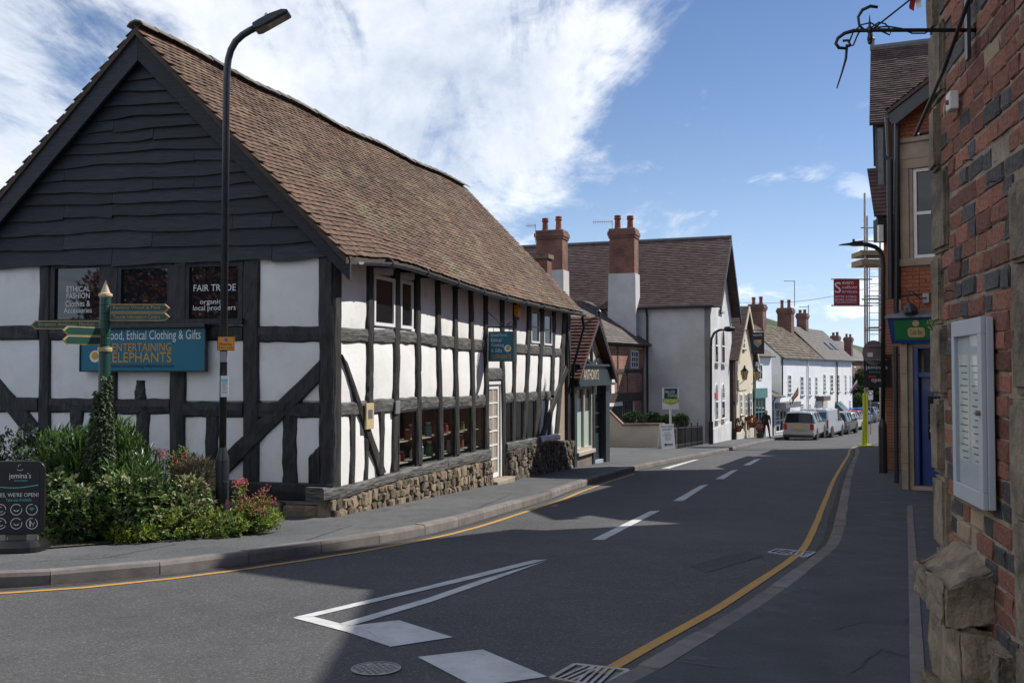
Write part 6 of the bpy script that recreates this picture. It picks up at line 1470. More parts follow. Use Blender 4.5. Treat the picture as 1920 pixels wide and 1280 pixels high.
def terrace():
    TF = Fr((19.2, 66.7), TA); TS = Fr((19.2, 66.7), (-TA.y, TA.x), (-TA.x, -TA.y, 0))
    zg = -3.9; ze = TF.px(1469, 669)[1]; hd = 2.7; L1 = TF.px(1541, 700)[0]; L2 = TF.px(1597.5, 700)[0]; zr = ze + 2.55
    t = thing('white_cottage', 'white painted terrace house with mossy old tiled roof behind the silver car', 'house', (19.2, 66.7, G(66.7) + PAVL))
    MB().fbox(TF, 0, L1, zg, ze, -2 * hd, 0).build('wall', 'white_brick', t)
    MB().prism(TS, [(0, ze), (2 * hd, ze), (hd, zr - 0.06)], -0.3, 0.0).build('gable_wall', 'white_wall', t)
    MB().fbox(TS, 0.0, 2 * hd, zg, ze, 0.001, 0.02).build('gable_wall', 'white_wall', t)
    slope_roof(TF.p(-0.15, ze - 0.08, 0.22), TF.p(L1, ze - 0.08, 0.22), TF.p(L1, zr, -hd), TF.p(-0.15, zr, -hd), 'old_roof', t, step=0.3, th=0.05, cols=36, wob=0.05)
    slope_roof(TF.p(-0.15, ze - 0.08, -2 * hd - 0.2), TF.p(L1, ze - 0.08, -2 * hd - 0.2), TF.p(L1, zr, -hd), TF.p(-0.15, zr, -hd), 'old_roof', t, step=0.6, cols=6, name='rear_slope')
    t2 = thing('white_cottage', 'white terrace house with brown slate roof and skylights beyond the mossy roof', 'house', TF.p(L1 + 0.1, G(75) + PAVL, 0)); z2 = ze - 0.05; r2 = zr + 0.25
    MB().fbox(TF, L1 + 0.01, L2, zg, z2, -2 * hd, -0.004).build('wall', 'white_brick', t2)
    MB().prism(Fr(TF.p(L1 + 0.02, 0, 0).xy, TS.a, TS.n), [(-0.1, z2), (2 * hd, z2), (hd, r2)], -0.15, 0.0).build('verge', 'black_timber', t2)
    slope_roof(TF.p(L1 + 0.02, z2 - 0.02, 0.25), TF.p(L2 + 0.2, z2 - 0.02, 0.25), TF.p(L2 + 0.2, r2, -hd), TF.p(L1 + 0.02, r2, -hd), 'slate', t2, step=0.25, cols=40, th=0.04)
    slope_roof(TF.p(L1 + 0.02, z2, -2 * hd), TF.p(L2 + 0.2, z2, -2 * hd), TF.p(L2 + 0.2, r2, -hd), TF.p(L1 + 0.02, r2, -hd), 'slate', t2, step=0.6, cols=6, name='rear_slope')
    # skylights
    n = TF.p(0, 1, 0)
    up = (TF.p(0, r2, -hd) - TF.p(0, z2, 0.25)).normalized(); nn = TF.a.cross(up).normalized(); nn = -nn if nn.z < 0 else nn
    RF = Fr(TF.p(L1, z2, 0.25), TF.a, nn, up)
    for a in (6.2, 8.3): s = MB().fbox(RF, a, a + 1.0, 1.35, 2.2, 0.02, 0.10).build('skylight', 'black_metal', t2); MB().fbox(RF, a + 0.08, a + 0.92, 1.43, 2.12, 0.10, 0.105).build('pane', 'pale_glass', s)
    # windows
    for i, (u0, u1, v0, v1) in enumerate(((1477, 1483.5, 702, 737), (1500.5, 1506.5, 705, 741), (1514.5, 1520, 706, 741), (1528, 1532.5, 706, 741), (1500.5, 1506.5, 756, 775), (1514.5, 1520, 757, 775), (1528, 1533, 757, 775))):
        window(TF, rect_px(TF, u0, v0, u1, v1), 0.001, t, 'white', 'dark_glass', 2, 4, fw=0.08, bw=0.05, dep=0.03, sill='lead')
    for i, (u0, u1, v0, v1) in enumerate(((1543.5, 1548, 701, 733), (1556.5, 1562, 702, 734), (1570, 1574, 702, 734), (1584, 1587, 702, 734), (1593.5, 1595.5, 703, 732), (1571, 1574, 752, 775), (1592, 1595, 750, 772))):
        window(TF, rect_px(TF, u0, v0, u1, v1), 0.001, t2, 'white', 'dark_glass', 2, 4, fw=0.08, bw=0.05, dep=0.03, sill='lead')
    q = rect_px(TF, 1468, 755, 1497, 762, 0.6); MB().fbox(TF, q[0], q[2], q[1], q[3], 0.0, 0.8).build('porch_roof', 'lead', t); q2 = rect_px(TF, 1468, 763, 1497, 815); 
    window(TF, (q[0] + 0.1, -2.9, q[2] - 0.1, q[1]), 0.0, t, 'white', 'dark_glass', 4, 2, fw=0.12, bw=0.08, name='shop_window')
    q = rect_px(TF, 1540, 743, 1553, 750, 0.4); MB().fbox(TF, q[0], q[2], q[1], q[3], 0.0, 0.6).build('door_hood', 'slate', t2); q = rect_px(TF, 1542, 751, 1551, 790); MB().fbox(TF, q[0], q[2], zg, q[3], 0.0, 0.05).build('door', 'stone_paint', t2)
    q = rect_px(TF, 1575, 753, 1585, 772, 0.4); MB().prism(Fr(TF.p(q[0], 0, 0).xy, TF.n, -TF.a), [(0, q[3]), (0, q[1]), (0.7, q[1] + 0.2)], -(q[2] - q[0]), 0).build('awning', 'sign_green', t2)
    for u, tt in ((1513, t), (1567.5, t2)): a = TF.px(u, 700)[0]; MB().tube([TF.p(a, ze - 0.15, 0.1), TF.p(a, zg, 0.08)], 0.06, 6).build('downpipe', 'white' if tt is t else 'black_metal', tt)
    a = 0.05; MB().tube([TF.p(-0.1, ze - 0.1, 0.24), TF.p(L1, ze - 0.12, 0.24)], 0.06, 6).build('gutter', 'black_metal', t); MB().tube([TF.p(0.05, ze - 0.15, 0.1), TF.p(0.05, ze - 2.8, 0.08)], 0.06, 6).build('downpipe', 'black_metal', t)
    MB().tube([TF.p(L1 + 0.1, z2 - 0.08, 0.27), TF.p(L2, z2 - 0.08, 0.27)], 0.05, 6).build('gutter', 'black_metal', t2)
    # chimneys
    def ch(tt, u0, u1, v1, vb, Yd, pots, ph, dp=0.9, m='far_brick'):
        RFr = TF.sh(d=-hd); a_, zb_ = RFr.px((u0 + u1) / 2, vb); c_ = RFr.p(a_, 0, 0); w = (u1 - u0) / FOC * c_.y * 0.74; return chimney(tt, (c_.x, c_.y), (0.85, -0.52), w * 0.9, dp, zr - 0.5, RFr.px(u0, v1)[1], m, pots, ph, 0.14)
    ch(t, 1400, 1441, 568, 640, 67.6, 2, 0.55); ch(t, 1454, 1493, 575, 628, 71.0, 2, 0.7); ch(t2, 1492, 1518, 586, 628, 76.5, 2, 0.3); ch(t2, 1556, 1577, 629, 655, 88.0, 2, 0.35)
    # lean-to
    t3 = thing('lean_to', 'low white lean-to with a tiled roof at the end of the terrace', 'building', TF.p(-2.4, G(64.5) + PAVL, 0)); zl = TF.px(1456, 741)[1]; A0 = TF.px(1447, 760)[0]
    MB().fbox(TF, A0, -0.03, zg, zl, -3.2, 0.0).build('wall', 'white_wall', t3)
    MB().prism(Fr(TF.p(A0, 0, 0).xy, TS.a, TS.n), [(0.0, zl), (3.2, zl), (3.2, zl + 1.3)], -0.2, 0.0).build('gable_wall', 'white_wall', t3)
    slope_roof(TF.p(A0 - 0.2, zl - 0.08, 0.3), TF.p(-0.03, zl - 0.08, 0.3), TF.p(-0.03, zl + 1.4, -3.3), TF.p(A0 - 0.2, zl + 1.4, -3.3), 'old_roof', t3, step=0.3, cols=10)
    window(TF, rect_px(TF, 1450.5, 752, 1461.5, 797), 0.0, t3, 'white', 'pale_glass', 3, 3, fw=0.1, bw=0.05)
    g = MB(); g.tube([TF.p(A0 - 0.2, zl - 0.1, 0.33), TF.p(-0.05, zl - 0.1, 0.33)], 0.05, 6); g.tube([TF.p(A0 + 0.1, zl - 0.1, 0.3), TF.p(A0 + 0.1, zl - 0.4, 0.06), TF.p(A0 + 0.1, zg, 0.06)], 0.05, 6); g.build('gutter', 'black_metal', t3)
    # flags
    for u, v0, u1, v1, Yd, ms, lab in ((1480, 752, 1497, 725, 66.0, ('cafe_green', 'orange_plate', 'red'), 'green yellow and red flag on the white terrace'), (1590, 738, 1607, 712, 82.0, ('white', 'red', 'cafe_blue'), 'red white and blue flag at the far end of the terrace')):
        p, q = PY(u, v0, Yd), PY(u1, v1, Yd); s = thing('flag', lab, 'flag', p); MB().tube([p, q], 0.025, 6).build('pole', 'white', s)
        for k, m_ in enumerate(ms):
            mb = MB(); vs = []
            for i in range(7):
                c = p.lerp(q, 0.25 + 0.12 * i); vs += [c + Vector((0.02 * math.sin(i + k), -0.05 * math.sin(i * 1.3), -0.02 - 0.16 * k)), c + Vector((0.02 * math.sin(i + k + 1), -0.05 * math.sin(i * 1.3 + 0.4), -0.175 - 0.16 * k))]
            mb.add(vs + [Vector(x) + Vector((0, 0.012, 0)) for x in vs], [(2 * i, 2 * i + 1, 2 * i + 3, 2 * i + 2) for i in range(6)] + [(14 + 2 * i + 2, 14 + 2 * i + 3, 14 + 2 * i + 1, 14 + 2 * i) for i in range(6)]).build('cloth_band', m_, s)
    p = PY(1490, 575, 71); s = thing('tv_aerial', 'tall tv aerial mast above the white terrace chimneys', 'aerial', p); MB().tube([p, p + Vector((0, 0, 2.0))], 0.03, 6).build('mast', 'steel', s); q = p + Vector((0, 0, 1.95)); MB().tube([q, q + Vector((-0.8, 0, 0.02))], 0.025, 5).build('boom', 'steel', s)
    p = PY(1516, 590, 76); s = thing('tv_aerial', 'short tv aerial on the middle terrace chimney', 'aerial', p); MB().tube([p, p + Vector((0, 0, 0.8))], 0.03, 6).build('mast', 'steel', s); q = p + Vector((0, 0, 0.65)); MB().tube([q, q + Vector((-0.8, 0, 0.0))], 0.025, 5).build('boom', 'steel', s)
    # red brick house beyond
    t4 = thing('brick_house', 'red brick house with pale roof past the end of the terrace', 'house', (36, 98, -3.4)); BFr = Fr((PY(1596, 700, 97).x, 97), (0.55, 0.835)); zz = PY(1600, 676, 97).z
    MB().fbox(BFr, 0, 9, -4, zz, -6, 0).build('wall', 'far_brick2', t4); slope_roof(BFr.p(-0.3, zz, 0.3), BFr.p(9.3, zz, 0.3), BFr.p(9.3, zz + 2.2, -3), BFr.p(-0.3, zz + 2.2, -3), 'slate', t4, step=0.4, cols=14)
    bs = Fr(BFr.p(0, 0, 0).xy, (-0.835, 0.55), (-0.55, -0.835, 0)); MB().prism(bs, [(0, zz), (6, zz), (3, zz + 2.15)], -0.2, 0.002).build('gable_wall', 'far_brick2', t4)
    cc = PY(1591, 655, 99); chimney(t4, (cc.x, 99), (0.85, -0.52), 0.75, 0.8, cc.z - 1, PY(1591, 633, 99).z, 'far_brick', 2, 0.35)
    window(BFr, (1.0, zz - 1.9, 1.9, zz - 0.6), 0.0, t4, 'white', 'dark_glass', 2, 2, fw=0.1)
    return TF
brickmat('white_brick', TA, (0.74, 0.74, 0.73), (0.8, 0.8, 0.79), (0.64, 0.64, 0.63), bump=0.5, var=0.08)
brickmat('far_brick', (0.85 + 0.52, -0.52 + 0.85), (0.13, 0.055, 0.04), (0.20, 0.085, 0.06), (0.14, 0.10, 0.08), ms=0.012)
brickmat('far_brick2', (0.55, 0.835), (0.21, 0.075, 0.05), (0.27, 0.1, 0.065), (0.2, 0.14, 0.11), ms=0.012)
TF = terrace()

# ------------------------------------------------------------------ right-hand side: near brick and stone wall
NF = Fr((1.085, 0), (0.2111, 0.9775), (-0.9775, 0.2111, 0))
AE = 4.635
def rough_block(name, m, parent, fr, a0, a1, b0, b1, d0, d1, jit=0.02, cuts=3, seed=0, top_slope=0.0):
    rnd = random.Random(seed * 7 + 3); bm = bmesh.new(); bmesh.ops.create_cube(bm, size=1.0)
    bmesh.ops.bevel(bm, geom=bm.edges[:], offset=0.06, segments=2, affect='EDGES')
    bmesh.ops.subdivide_edges(bm, edges=bm.edges[:], cuts=cuts - 1, use_grid_fill=True)
    for v in bm.verts:
        s = v.co + Vector((0.5, 0.5, 0.5)); a = a0 + (a1 - a0) * s.x; b = b0 + (b1 - b0) * s.y; d = d0 + (d1 - d0) * s.z
        if top_slope and s.y > 0.6: b -= top_slope * s.z * (s.y - 0.6) / 0.4
        p = fr.p(a, b, d); q = p * 9
        v.co = p + Vector((math.sin(q.x * 1.7 + q.y * 2.3 + seed) + rnd.uniform(-0.5, 0.5), math.sin(q.y * 1.9 + q.z * 2.1 + seed * 2) + rnd.uniform(-0.5, 0.5), math.sin(q.z * 1.6 + q.x * 2.7 + seed * 3) + rnd.uniform(-0.5, 0.5))) * jit * 0.4
    bmesh.ops.recalc_face_normals(bm, faces=bm.faces[:])
    me = bpy.data.meshes.new(name); bm.to_mesh(me); bm.free(); me.materials.append(MATS[m])
    return link(name, me, parent)
def near_wall():
    t = thing('brick_building', 'weathered building of red and blue bricks with stone quoins at the right edge', 'building', NF.p(AE, G(4.5) + PAVR, 0))
    H = 8.2; zg = -0.6
    wall = MB().fbox(NF, -6, AE - 0.02, zg, H, -0.35, -0.006).build('wall', 'old_mortar', t)
    back = Fr(NF.p(AE - 0.02, 0, 0).xy, (0.9775, -0.2111), (0.2111, 0.9775, 0))
    MB().fbox(back, 0.36, 6, zg, H, -0.35, 0).build('end_wall', 'old_mortar', t)
    MB().fbox(NF, -6.3, AE + 0.15, H, H + 0.15, -6, 0.2).build('roof', 'slate', t)
    # quoins at the far corner
    z = -0.25; k = 0
    while z < 4.3:
        h = random.uniform(0.20, 0.42); w = (0.11, 0.22)[k % 2] * random.uniform(0.85, 1.15)
        if z > 1.55 and z < 2.2: w *= 1.25
        rough_block('quoin', 'sandstone', wall, NF, AE - w, AE + 0.012, z, z + h - 0.012, -0.2, 0.022 + random.uniform(-0.006, 0.01), 0.008, seed=k)
        z += h; k += 1
        QW.append((z - h, z, w))
    # big stones on the near side
    z = 2.12; k = 50
    while z > -0.2:
        h = random.uniform(0.18, 0.48); w = random.uniform(0.0, 0.07)
        rough_block('stone', 'sandstone', wall, NF, 2.7, 3.40 + w, z - h + 0.012, z, -0.15, 0.018 + random.uniform(-0.006, 0.012), 0.008, seed=k)
        NS.append((z - h, z, 3.40 + w)); z -= h; k += 1
    # bricks
    def bmsh(L, h, m):
        bm = bmesh.new(); bmesh.ops.create_cube(bm, size=1.0)
        for v in bm.verts: v.co = Vector((v.co.x * L, v.co.y * h, v.co.z * 0.06))
        bmesh.ops.bevel(bm, geom=bm.edges[:], offset=0.006, segments=1, affect='EDGES')
        for v in bm.verts: v.co += Vector((random.uniform(-.007, .007), random.uniform(-.006, .006), random.uniform(-.003, .003)))
        me = bpy.data.meshes.new('brick'); bm.to_mesh(me); bm.free(); me.materials.append(MATS[m]); return me
    kinds = {}
    for m, wgt in (('red_brick', 0), ('burnt_brick', 0), ('buff_brick', 0)): kinds[m] = {L: [bmsh(L * random.uniform(0.93, 1.04), 0.073 * random.uniform(0.93, 1.06), m) for _ in range(9)] for L in (0.105, 0.15, 0.215)}
    M0 = Matrix((NF.a, NF.b, NF.n)).transposed().to_4x4()
    row = 0; z = -0.1
    while z < 3.42:
        zc = z + 0.04; lim = AE - max([w for z0, z1, w in QW if z0 - 0.02 < zc < z1 + 0.02] + [0.13]) - 0.008
        lo = max([a for z0, z1, a in NS if z0 - 0.02 < zc < z1 + 0.02] + [2.95]) + 0.008
        a = lim
        flip = row % 2
        while a > lo + 0.05:
            L = 0.215 if (flip or random.random() < 0.2) and a - lo > 0.22 else (0.105 if random.random() < 0.8 else 0.15)
            if a - L < lo: L = 0.105
            if a - L < lo - 0.04: break
            p_b = 0.48 if L < 0.2 else 0.12
            m = 'burnt_brick' if random.random() < p_b else ('buff_brick' if random.random() < 0.035 else 'red_brick')
            o = bpy.data.objects.new('brick', random.choice(kinds[m][L])); COL.objects.link(o); adopt(o, wall)
            M = M0.copy(); M.translation = NF.p(a - L / 2, zc + 0.008 * math.sin(a * 2.1 + row), -0.030 + random.uniform(-0.005, 0.006))
            o.matrix_basis = M @ Matrix.Rotation(random.uniform(-0.02, 0.02), 4, 'Z') @ Matrix.Rotation(random.uniform(-0.02, 0.02), 4, 'X')
            a -= L + 0.009; flip = not flip
        z += 0.081; row += 1
    # old buttress stub of worn stones
    bt = [(3.74, 4.36, 0.44, 0.70, -0.02, 0.17, 0.14), (3.72, 4.34, 0.12, 0.435, -0.02, 0.12, 0), (3.66, 4.32, -0.4, 0.115, -0.02, 0.17, 0), (3.50, 3.72, -0.4, 0.06, -0.02, 0.20, 0.05), (3.48, 3.70, 0.28, 0.42, -0.04, 0.05, 0)]
    for i, (a0, a1, b0, b1, d0, d1, ts) in enumerate(bt): rough_block('buttress_stone', 'sandstone', t, NF, a0, a1, b0, b1, d0, d1, 0.026, 6, 90 + i, ts)
    return t
QW, NS = [], []
near_wall()
def menu_case():
    D = 0.06; a_f = NF.px(1785, 760, D)[0]; a_n = NF.px(1840, 760, D)[0]
    b1 = (NF.px(1784, 606, D)[1] + NF.px(1837, 592, D)[1]) / 2; b0 = (NF.px(1789, 930, D)[1] + NF.px(1846, 957, D)[1]) / 2
    t = thing('menu_case', 'grey metal framed glass menu case on the brick wall', 'display case', NF.p((a_f + a_n) / 2, b0, 0))
    print('CASE', a_f - a_n, b1 - b0)
    fw = 0.05
    MB().fbox(NF, a_n, a_f, b0, b1, 0.012, 0.04).build('box', 'case_metal', t, bevel=0.004)
    fr = MB(); fr.fbox(NF, a_n, a_f, b0, b0 + fw * 1.3, 0.0402, D); fr.fbox(NF, a_n, a_f, b1 - fw * 1.3, b1, 0.0402, D); fr.fbox(NF, a_n, a_n + fw, b0 + fw * 1.3, b1 - fw * 1.3, 0.0402, D); fr.fbox(NF, a_f - fw * 0.7, a_f, b0 + fw * 1.3, b1 - fw * 1.3, 0.0402, D)
    fr.build('door_frame', 'case_metal', t, bevel=0.003)
    MB().fbox(NF, a_n + fw, a_f - fw * 0.7, b0 + fw * 1.3, b1 - fw * 1.3, 0.0402, 0.0415).build('backing', 'paper', t)
    MB().fbox(NF, a_n + fw, a_f - fw * 0.7, b0 + fw * 1.3, b1 - fw * 1.3, 0.051, 0.054).build('glass', 'case_glass', t)
    for s in range(2):
        w = (a_f - a_n - fw * 1.7) / 2; x0 = a_n + fw + w * s + 0.012
        pg = MB().fbox(NF, x0, x0 + w - 0.024, b0 + 0.16, b1 - 0.14, 0.0417, 0.0427).build('menu_page', 'white', t)
        for k in range(15):
            zz = b1 - 0.19 - k * 0.027; MB().fbox(NF, x0 + 0.02, x0 + w - 0.044 - 0.02 * (k % 3), zz, zz + 0.004, 0.0429, 0.0431).build('printed_line', 'black_letter', pg)
    MB().lathe(NF.p(a_n + fw * 0.45, (b0 + b1) / 2, D), [(0.011, 0), (0.011, 0.016), (0.004, 0.018)], 12, NF.n).build('lock', 'steel', t)
mat('paper', (0.60, 0.60, 0.66), None, 0.7)
menu_case()
def bracket():
    w0 = NF.px(1828, 57); P0 = NF.p(w0[0], w0[1], 0)
    BF_ = Fr(NF.p(w0[0], 0, 0).xy, (NF.n.x, NF.n.y), (-0.2111, -0.9775, 0))     # plane of the bracket, perpendicular to the wall
    q = lambda u, v: BF_.p(*BF_.px(u, v))
    t = thing('sign_bracket', 'scrolled black iron sign bracket with nothing hanging from it', 'bracket', P0)
    mb = MB(); mb.tube([q(1830, 57), q(1640, 57), q(1600, 58), q(1583, 63), q(1571, 72), q(1567, 82), q(1573, 90), q(1585, 91), q(1594, 84), q(1590, 76), q(1580, 77)], [0.0085] * 3 + [0.008, 0.0075, 0.007, 0.007, 0.0065, 0.006, 0.006, 0.006], 8); mb.build('arm', 'black_metal', t, smooth=True)
    mb = MB(); mb.tube([q(1646, 14), q(1632, 12), q(1617, 19), q(1609, 32), q(1611, 48), q(1620, 56)], [0.006, 0.007, 0.007, 0.006, 0.005, 0.005], 6)
    mb.tube([q(1588, 84), q(1586, 110), q(1579, 135), q(1569, 166)], [0.006, 0.0055, 0.004, 0.0025], 6)
    for c in ([(1592, 80), (1600, 60), (1615, 47), (1632, 43), (1645, 50), (1655, 60), (1668, 66), (1671, 58), (1660, 45), (1648, 42), (1636, 50), (1628, 60)], [(1590, 88), (1600, 85), (1607, 68), (1616, 52)], [(1640, 52), (1665, 50), (1690, 54), (1710, 63), (1735, 63), (1750, 50)]): mb.tube([q(*p) for p in c], 0.0035, 5)
    mb.tube([q(1635, 56), q(1706, 0), q(1730, -20)], 0.004, 5)
    mb.build('scroll', 'black_metal', t, smooth=True)
    c = q(1631, 83); u_ = (q(1631, 28) - c).length
    MB().lathe(c, [(0.002, -0.002), (0.009, 0.004), (0.009, 0.012), (0.012, 0.022), (0.007, 0.045), (0.012, 0.055), (0.012, 0.07), (0.006, 0.075), (0.001, u_)], 10).build('finial', 'black_metal', t)
    MB().fbox(NF, w0[0] - 0.02, w0[0] + 0.02, w0[1] - 0.12, w0[1] + 0.35, 0.02, 0.035).build('wall_plate', 'black_metal', t)
    br = lambda u, v, d: NF.p(*NF.px(u, v, d), d)
    t2 = thing('wall_brace', 'bent black iron rod slanting down the brick wall', 'bracket', br(1750, 246, 0.0)); MB().tube([br(1826, -25, 0.10), br(1770, 130, 0.12), br(1716, 254, 0.10), br(1722, 252, 0.06), br(1750, 246, 0.0)], 0.0085, 8).build('rod', 'black_metal', t2, smooth=False)
    a, b = NF.px(1785, 192, 0.03)
    t3 = thing('alarm_box', 'small white plastic box on the brick wall by the iron bracket', 'box', NF.p(a, b - 0.05, 0)); MB().fbox(NF, a - 0.045, a + 0.03, b - 0.04, b + 0.04, 0.012, 0.05).build('cover', 'white_plastic', t3, bevel=0.006)
    MB().lathe(NF.p(a - 0.02, b - 0.005, 0.05), [(0.012, 0), (0.009, 0.012)], 10, NF.n).build('knob', 'pot', t3); MB().tube([NF.p(a - 0.02, b - 0.005, 0.062), NF.p(a - 0.012, b - 0.03, 0.066), NF.p(a + 0.01, b - 0.065, 0.06)], 0.003, 5).build('cord', 'cream', t3)
    for i, (u, v) in enumerate(((1786, 545), (1869, 340), (1822, 300))):
        a, b = NF.px(u, v); tag(MB().tube([NF.p(a, b, -0.01), NF.p(a, b, 0.03), NF.p(a - 0.008, b - 0.012, 0.035)], 0.003, 5).build('iron_hook', 'black_metal'), ('rusty iron hook low on the corner stones', 'small hook in the brickwork at right', 'small hook under the slanting rod')[i], 'hook')
    f0 = q(1738, 8); t4 = thing('flag', 'furled red and white flag hanging at the top edge beside the brick wall', 'flag', f0)
    for k, m_ in enumerate(('red', 'white', 'red')):
        mb = MB(); vs = []
        for i in range(9):
            s = i / 8; x = 1712 + 7 * k + 16 * s * (k - 1) * 0.4; vs += [q(x, -40 + s * (48 + 14 * math.sin(k * 1.7 + 0.6))) + Vector((0.0, 0.01 * math.sin(s * 9 + k), 0)), q(x + 10, -40 + s * (60 - 6 * k)) + Vector((0, 0.012 * math.cos(s * 7 + k), 0))]
        mb.add(vs, [(2 * i, 2 * i + 1, 2 * i + 3, 2 * i + 2) for i in range(8)]); mb.build('cloth_fold', m_, t4)
bracket()

# ------------------------------------------------------------------ corner cafe
CA = Vector((7.3, 17.5))
def cafe():
    CF = Fr((CA.x, CA.y), (0.8, -0.6), (-0.6, -0.8, 0)); zg = G(17.5) - 0.4; W = 2.3
    t = thing('corner_cafe', 'brick and stone corner cafe with blue door and green sign', 'cafe', (CA.x, CA.y, G(17.5) + PAVR))
    zz = lambda v, u=1690, d=0: CF.px(u, v, d)[1]; aa = lambda u, v=600, d=0: CF.px(u, v, d)[0]
    zt = zz(205)
    zs0, zs1 = zz(500), zz(486); zl = zz(270)
    core = MB().prism(CF, [(0, zg), (6.5, zg), (6.5, zt + 1.5), (W, zt + 1.0), (0.02, zt)], -3, -0.33)  # body carried on out of view to block a stripe of sunlight
    core.fbox(CF, 0.003, W, zz(650), zs0 - 0.002, -0.328, -0.03); core.prism(CF, [(0.003, zl + 0.002), (W, zl + 0.002), (W, zt + 0.9), (0.02, zt - 0.05)], -0.328, -0.03); wl = core.build('wall', 'cafe_mortar', t)
    # street flank, almost edge on
    FK = Fr((CA.x, CA.y), (0.38, 0.925), (-0.925, 0.38, 0)); MB().fbox(FK, 0.8, 6.0, zg, zt + 0.2, -0.5, 0.0).build('flank_wall', 'cafe_brickm', t)
    me = {}
    for L in (0.215, 0.105):
        bm = bmesh.new(); bmesh.ops.create_cube(bm, size=1.0)
        for v in bm.verts: v.co = Vector((v.co.x * L, v.co.y * 0.066, v.co.z * 0.05))
        bmesh.ops.bevel(bm, geom=bm.edges[:], offset=0.004, segments=1, affect='EDGES'); m_ = bpy.data.meshes.new('brick'); bm.to_mesh(m_); bm.free(); m_.materials.append(MATS['orange_brick']); me[L] = m_
    M0 = Matrix((CF.a, CF.b, CF.n)).transposed().to_4x4(); row = 0
    for z0, z1 in ((zz(592), zs0), (zl, zt + 0.75)):
        z = z0
        while z + 0.07 < z1:
            a = 0.004; L = 0.215 if row % 2 else 0.105
            while a + L < 1.35:
                if z + 0.08 < zt + 0.1 + (a + L) * 0.55 or z1 < zl:
                    o = bpy.data.objects.new('brick', me[L]); COL.objects.link(o); adopt(o, wl); M = M0.copy(); M.translation = CF.p(a + L / 2, z + 0.036, -0.027 + random.uniform(-0.002, 0.003)); o.matrix_basis = M
                a += L + 0.009; L = 0.105 if L > 0.2 else 0.215
            z += 0.075; row += 1
    # stone window
    MB().fbox(CF, 0.0, 1.6, zl, zl + 0.09, -0.03, 0.06).build('cornice', 'dressed_stone', t, bevel=0.015); MB().fbox(CF, 0.0, 1.6, zz(300), zl - 0.003, -0.32, 0.02).build('lintel', 'dressed_stone', t); MB().fbox(CF, 0.02, 1.6, zz(318), zz(300) - 0.003, -0.32, 0.012).build('lintel', 'dressed_stone', t)
    aw = aa(1711, 400); MB().fbox(CF, 0.01, aw - 0.06, zs1, zz(318) - 0.003, -0.32, 0.016).build('jamb', 'dressed_stone', t, bevel=0.01); MB().fbox(CF, aw - 0.055, aw, zs1, zz(318) - 0.003, -0.32, -0.01).build('jamb', 'dressed_stone', t)
    MB().fbox(CF, 0.0, 1.6, zs0, zs1, -0.32, 0.05).build('sill', 'dressed_stone', t, bevel=0.01)
    window(CF, (aw + 0.005, zs1 + 0.005, aw + 0.95, zz(318) - 0.01), -0.10, t, 'white', 'dark_glass', 1, 2, fw=0.06, bw=0.06, dep=0.06, panes=True)
    # pilaster, door
    ap = aa(1712, 780); zf = zz(640)
    b_ = G(17.3) + PAVR
    for i, (z0, z1) in enumerate(((b_ - 0.2, zz(868)), (zz(868) + 0.006, zz(800)), (zz(800) + 0.006, zz(702)), (zz(702) + 0.006, zf))): MB().fbox(CF, 0.0, ap - 0.08, z0, z1, -0.25, 0.05 + (0.012 if i == 0 else 0)).build('pilaster_stone', 'dressed_stone', t, bevel=0.008); MB().fbox(CF, ap - 0.078, ap, z0, z1, -0.25, -0.02).build('pilaster_stone', 'dressed_stone', t)
    fm = MB(); ad = ap + 0.09; zd = b_ + 0.06; ztr = zz(702, 1745); 
    fm.fbox(CF, ap + 0.003, ad, zd, zf, -0.30, -0.05); fm.fbox(CF, ad, ad + 1.0, ztr - 0.05, ztr + 0.04, -0.28, -0.07); fm.fbox(CF, ad, ad + 1.0, zf - 0.14, zf, -0.28, -0.06); fm.build('door_frame', 'cafe_blue', t, bevel=0.006)
    dr = MB().fbox(CF, ad + 0.012, ad + 0.88, zd, ztr - 0.055, -0.24, -0.19).build('door', 'cafe_blue', t, bevel=0.004)
    MB().fbox(CF, ad + 0.06, ad + 0.88, ztr + 0.045, zf - 0.145, -0.24, -0.22).build('fanlight', 'door_glass', t)
    p0 = ad + 0.13; pw = 0.155
    for r_ in range(3):
        for c_ in range(4):
            zb = zz(825, 1745) + r_ * 0.275; MB().fbox(CF, p0 + c_ * (pw + 0.018), p0 + c_ * (pw + 0.018) + pw, zb, zb + 0.25, -0.19, -0.184).build('pane', 'door_glass', dr)
    za = zz(825, 1745) + 3 * 0.275 + 0.01; ca = p0 + 2 * (pw + 0.018) - 0.009; rr_ = 2 * pw + 0.02
    for k in range(4):
        a_s, a_e = 180 - k * 45 - 2.5, 180 - (k + 1) * 45 + 2.5; poly = [(ca + 0.03 * math.cos(R((a_s + a_e) / 2)), za + 0.03 * math.sin(R((a_s + a_e) / 2)))] + [(ca + rr_ * math.cos(R(a_s + (a_e - a_s) * i / 8)), za + rr_ * math.sin(R(a_s + (a_e - a_s) * i / 8))) for i in range(9)]
        MB().prism(CF, poly, -0.19, -0.184).build('pane', 'pale_glass', dr)
    zp = zz(895, 1745); MB().fbox(CF, p0, p0 + 0.28, zp, zp + 0.55, -0.19, -0.178).build('door_panel', 'cafe_blue', dr, bevel=0.008); MB().fbox(CF, p0 + 0.36, p0 + 0.64, zp, zp + 0.55, -0.19, -0.178).build('door_panel', 'cafe_blue', dr, bevel=0.008)
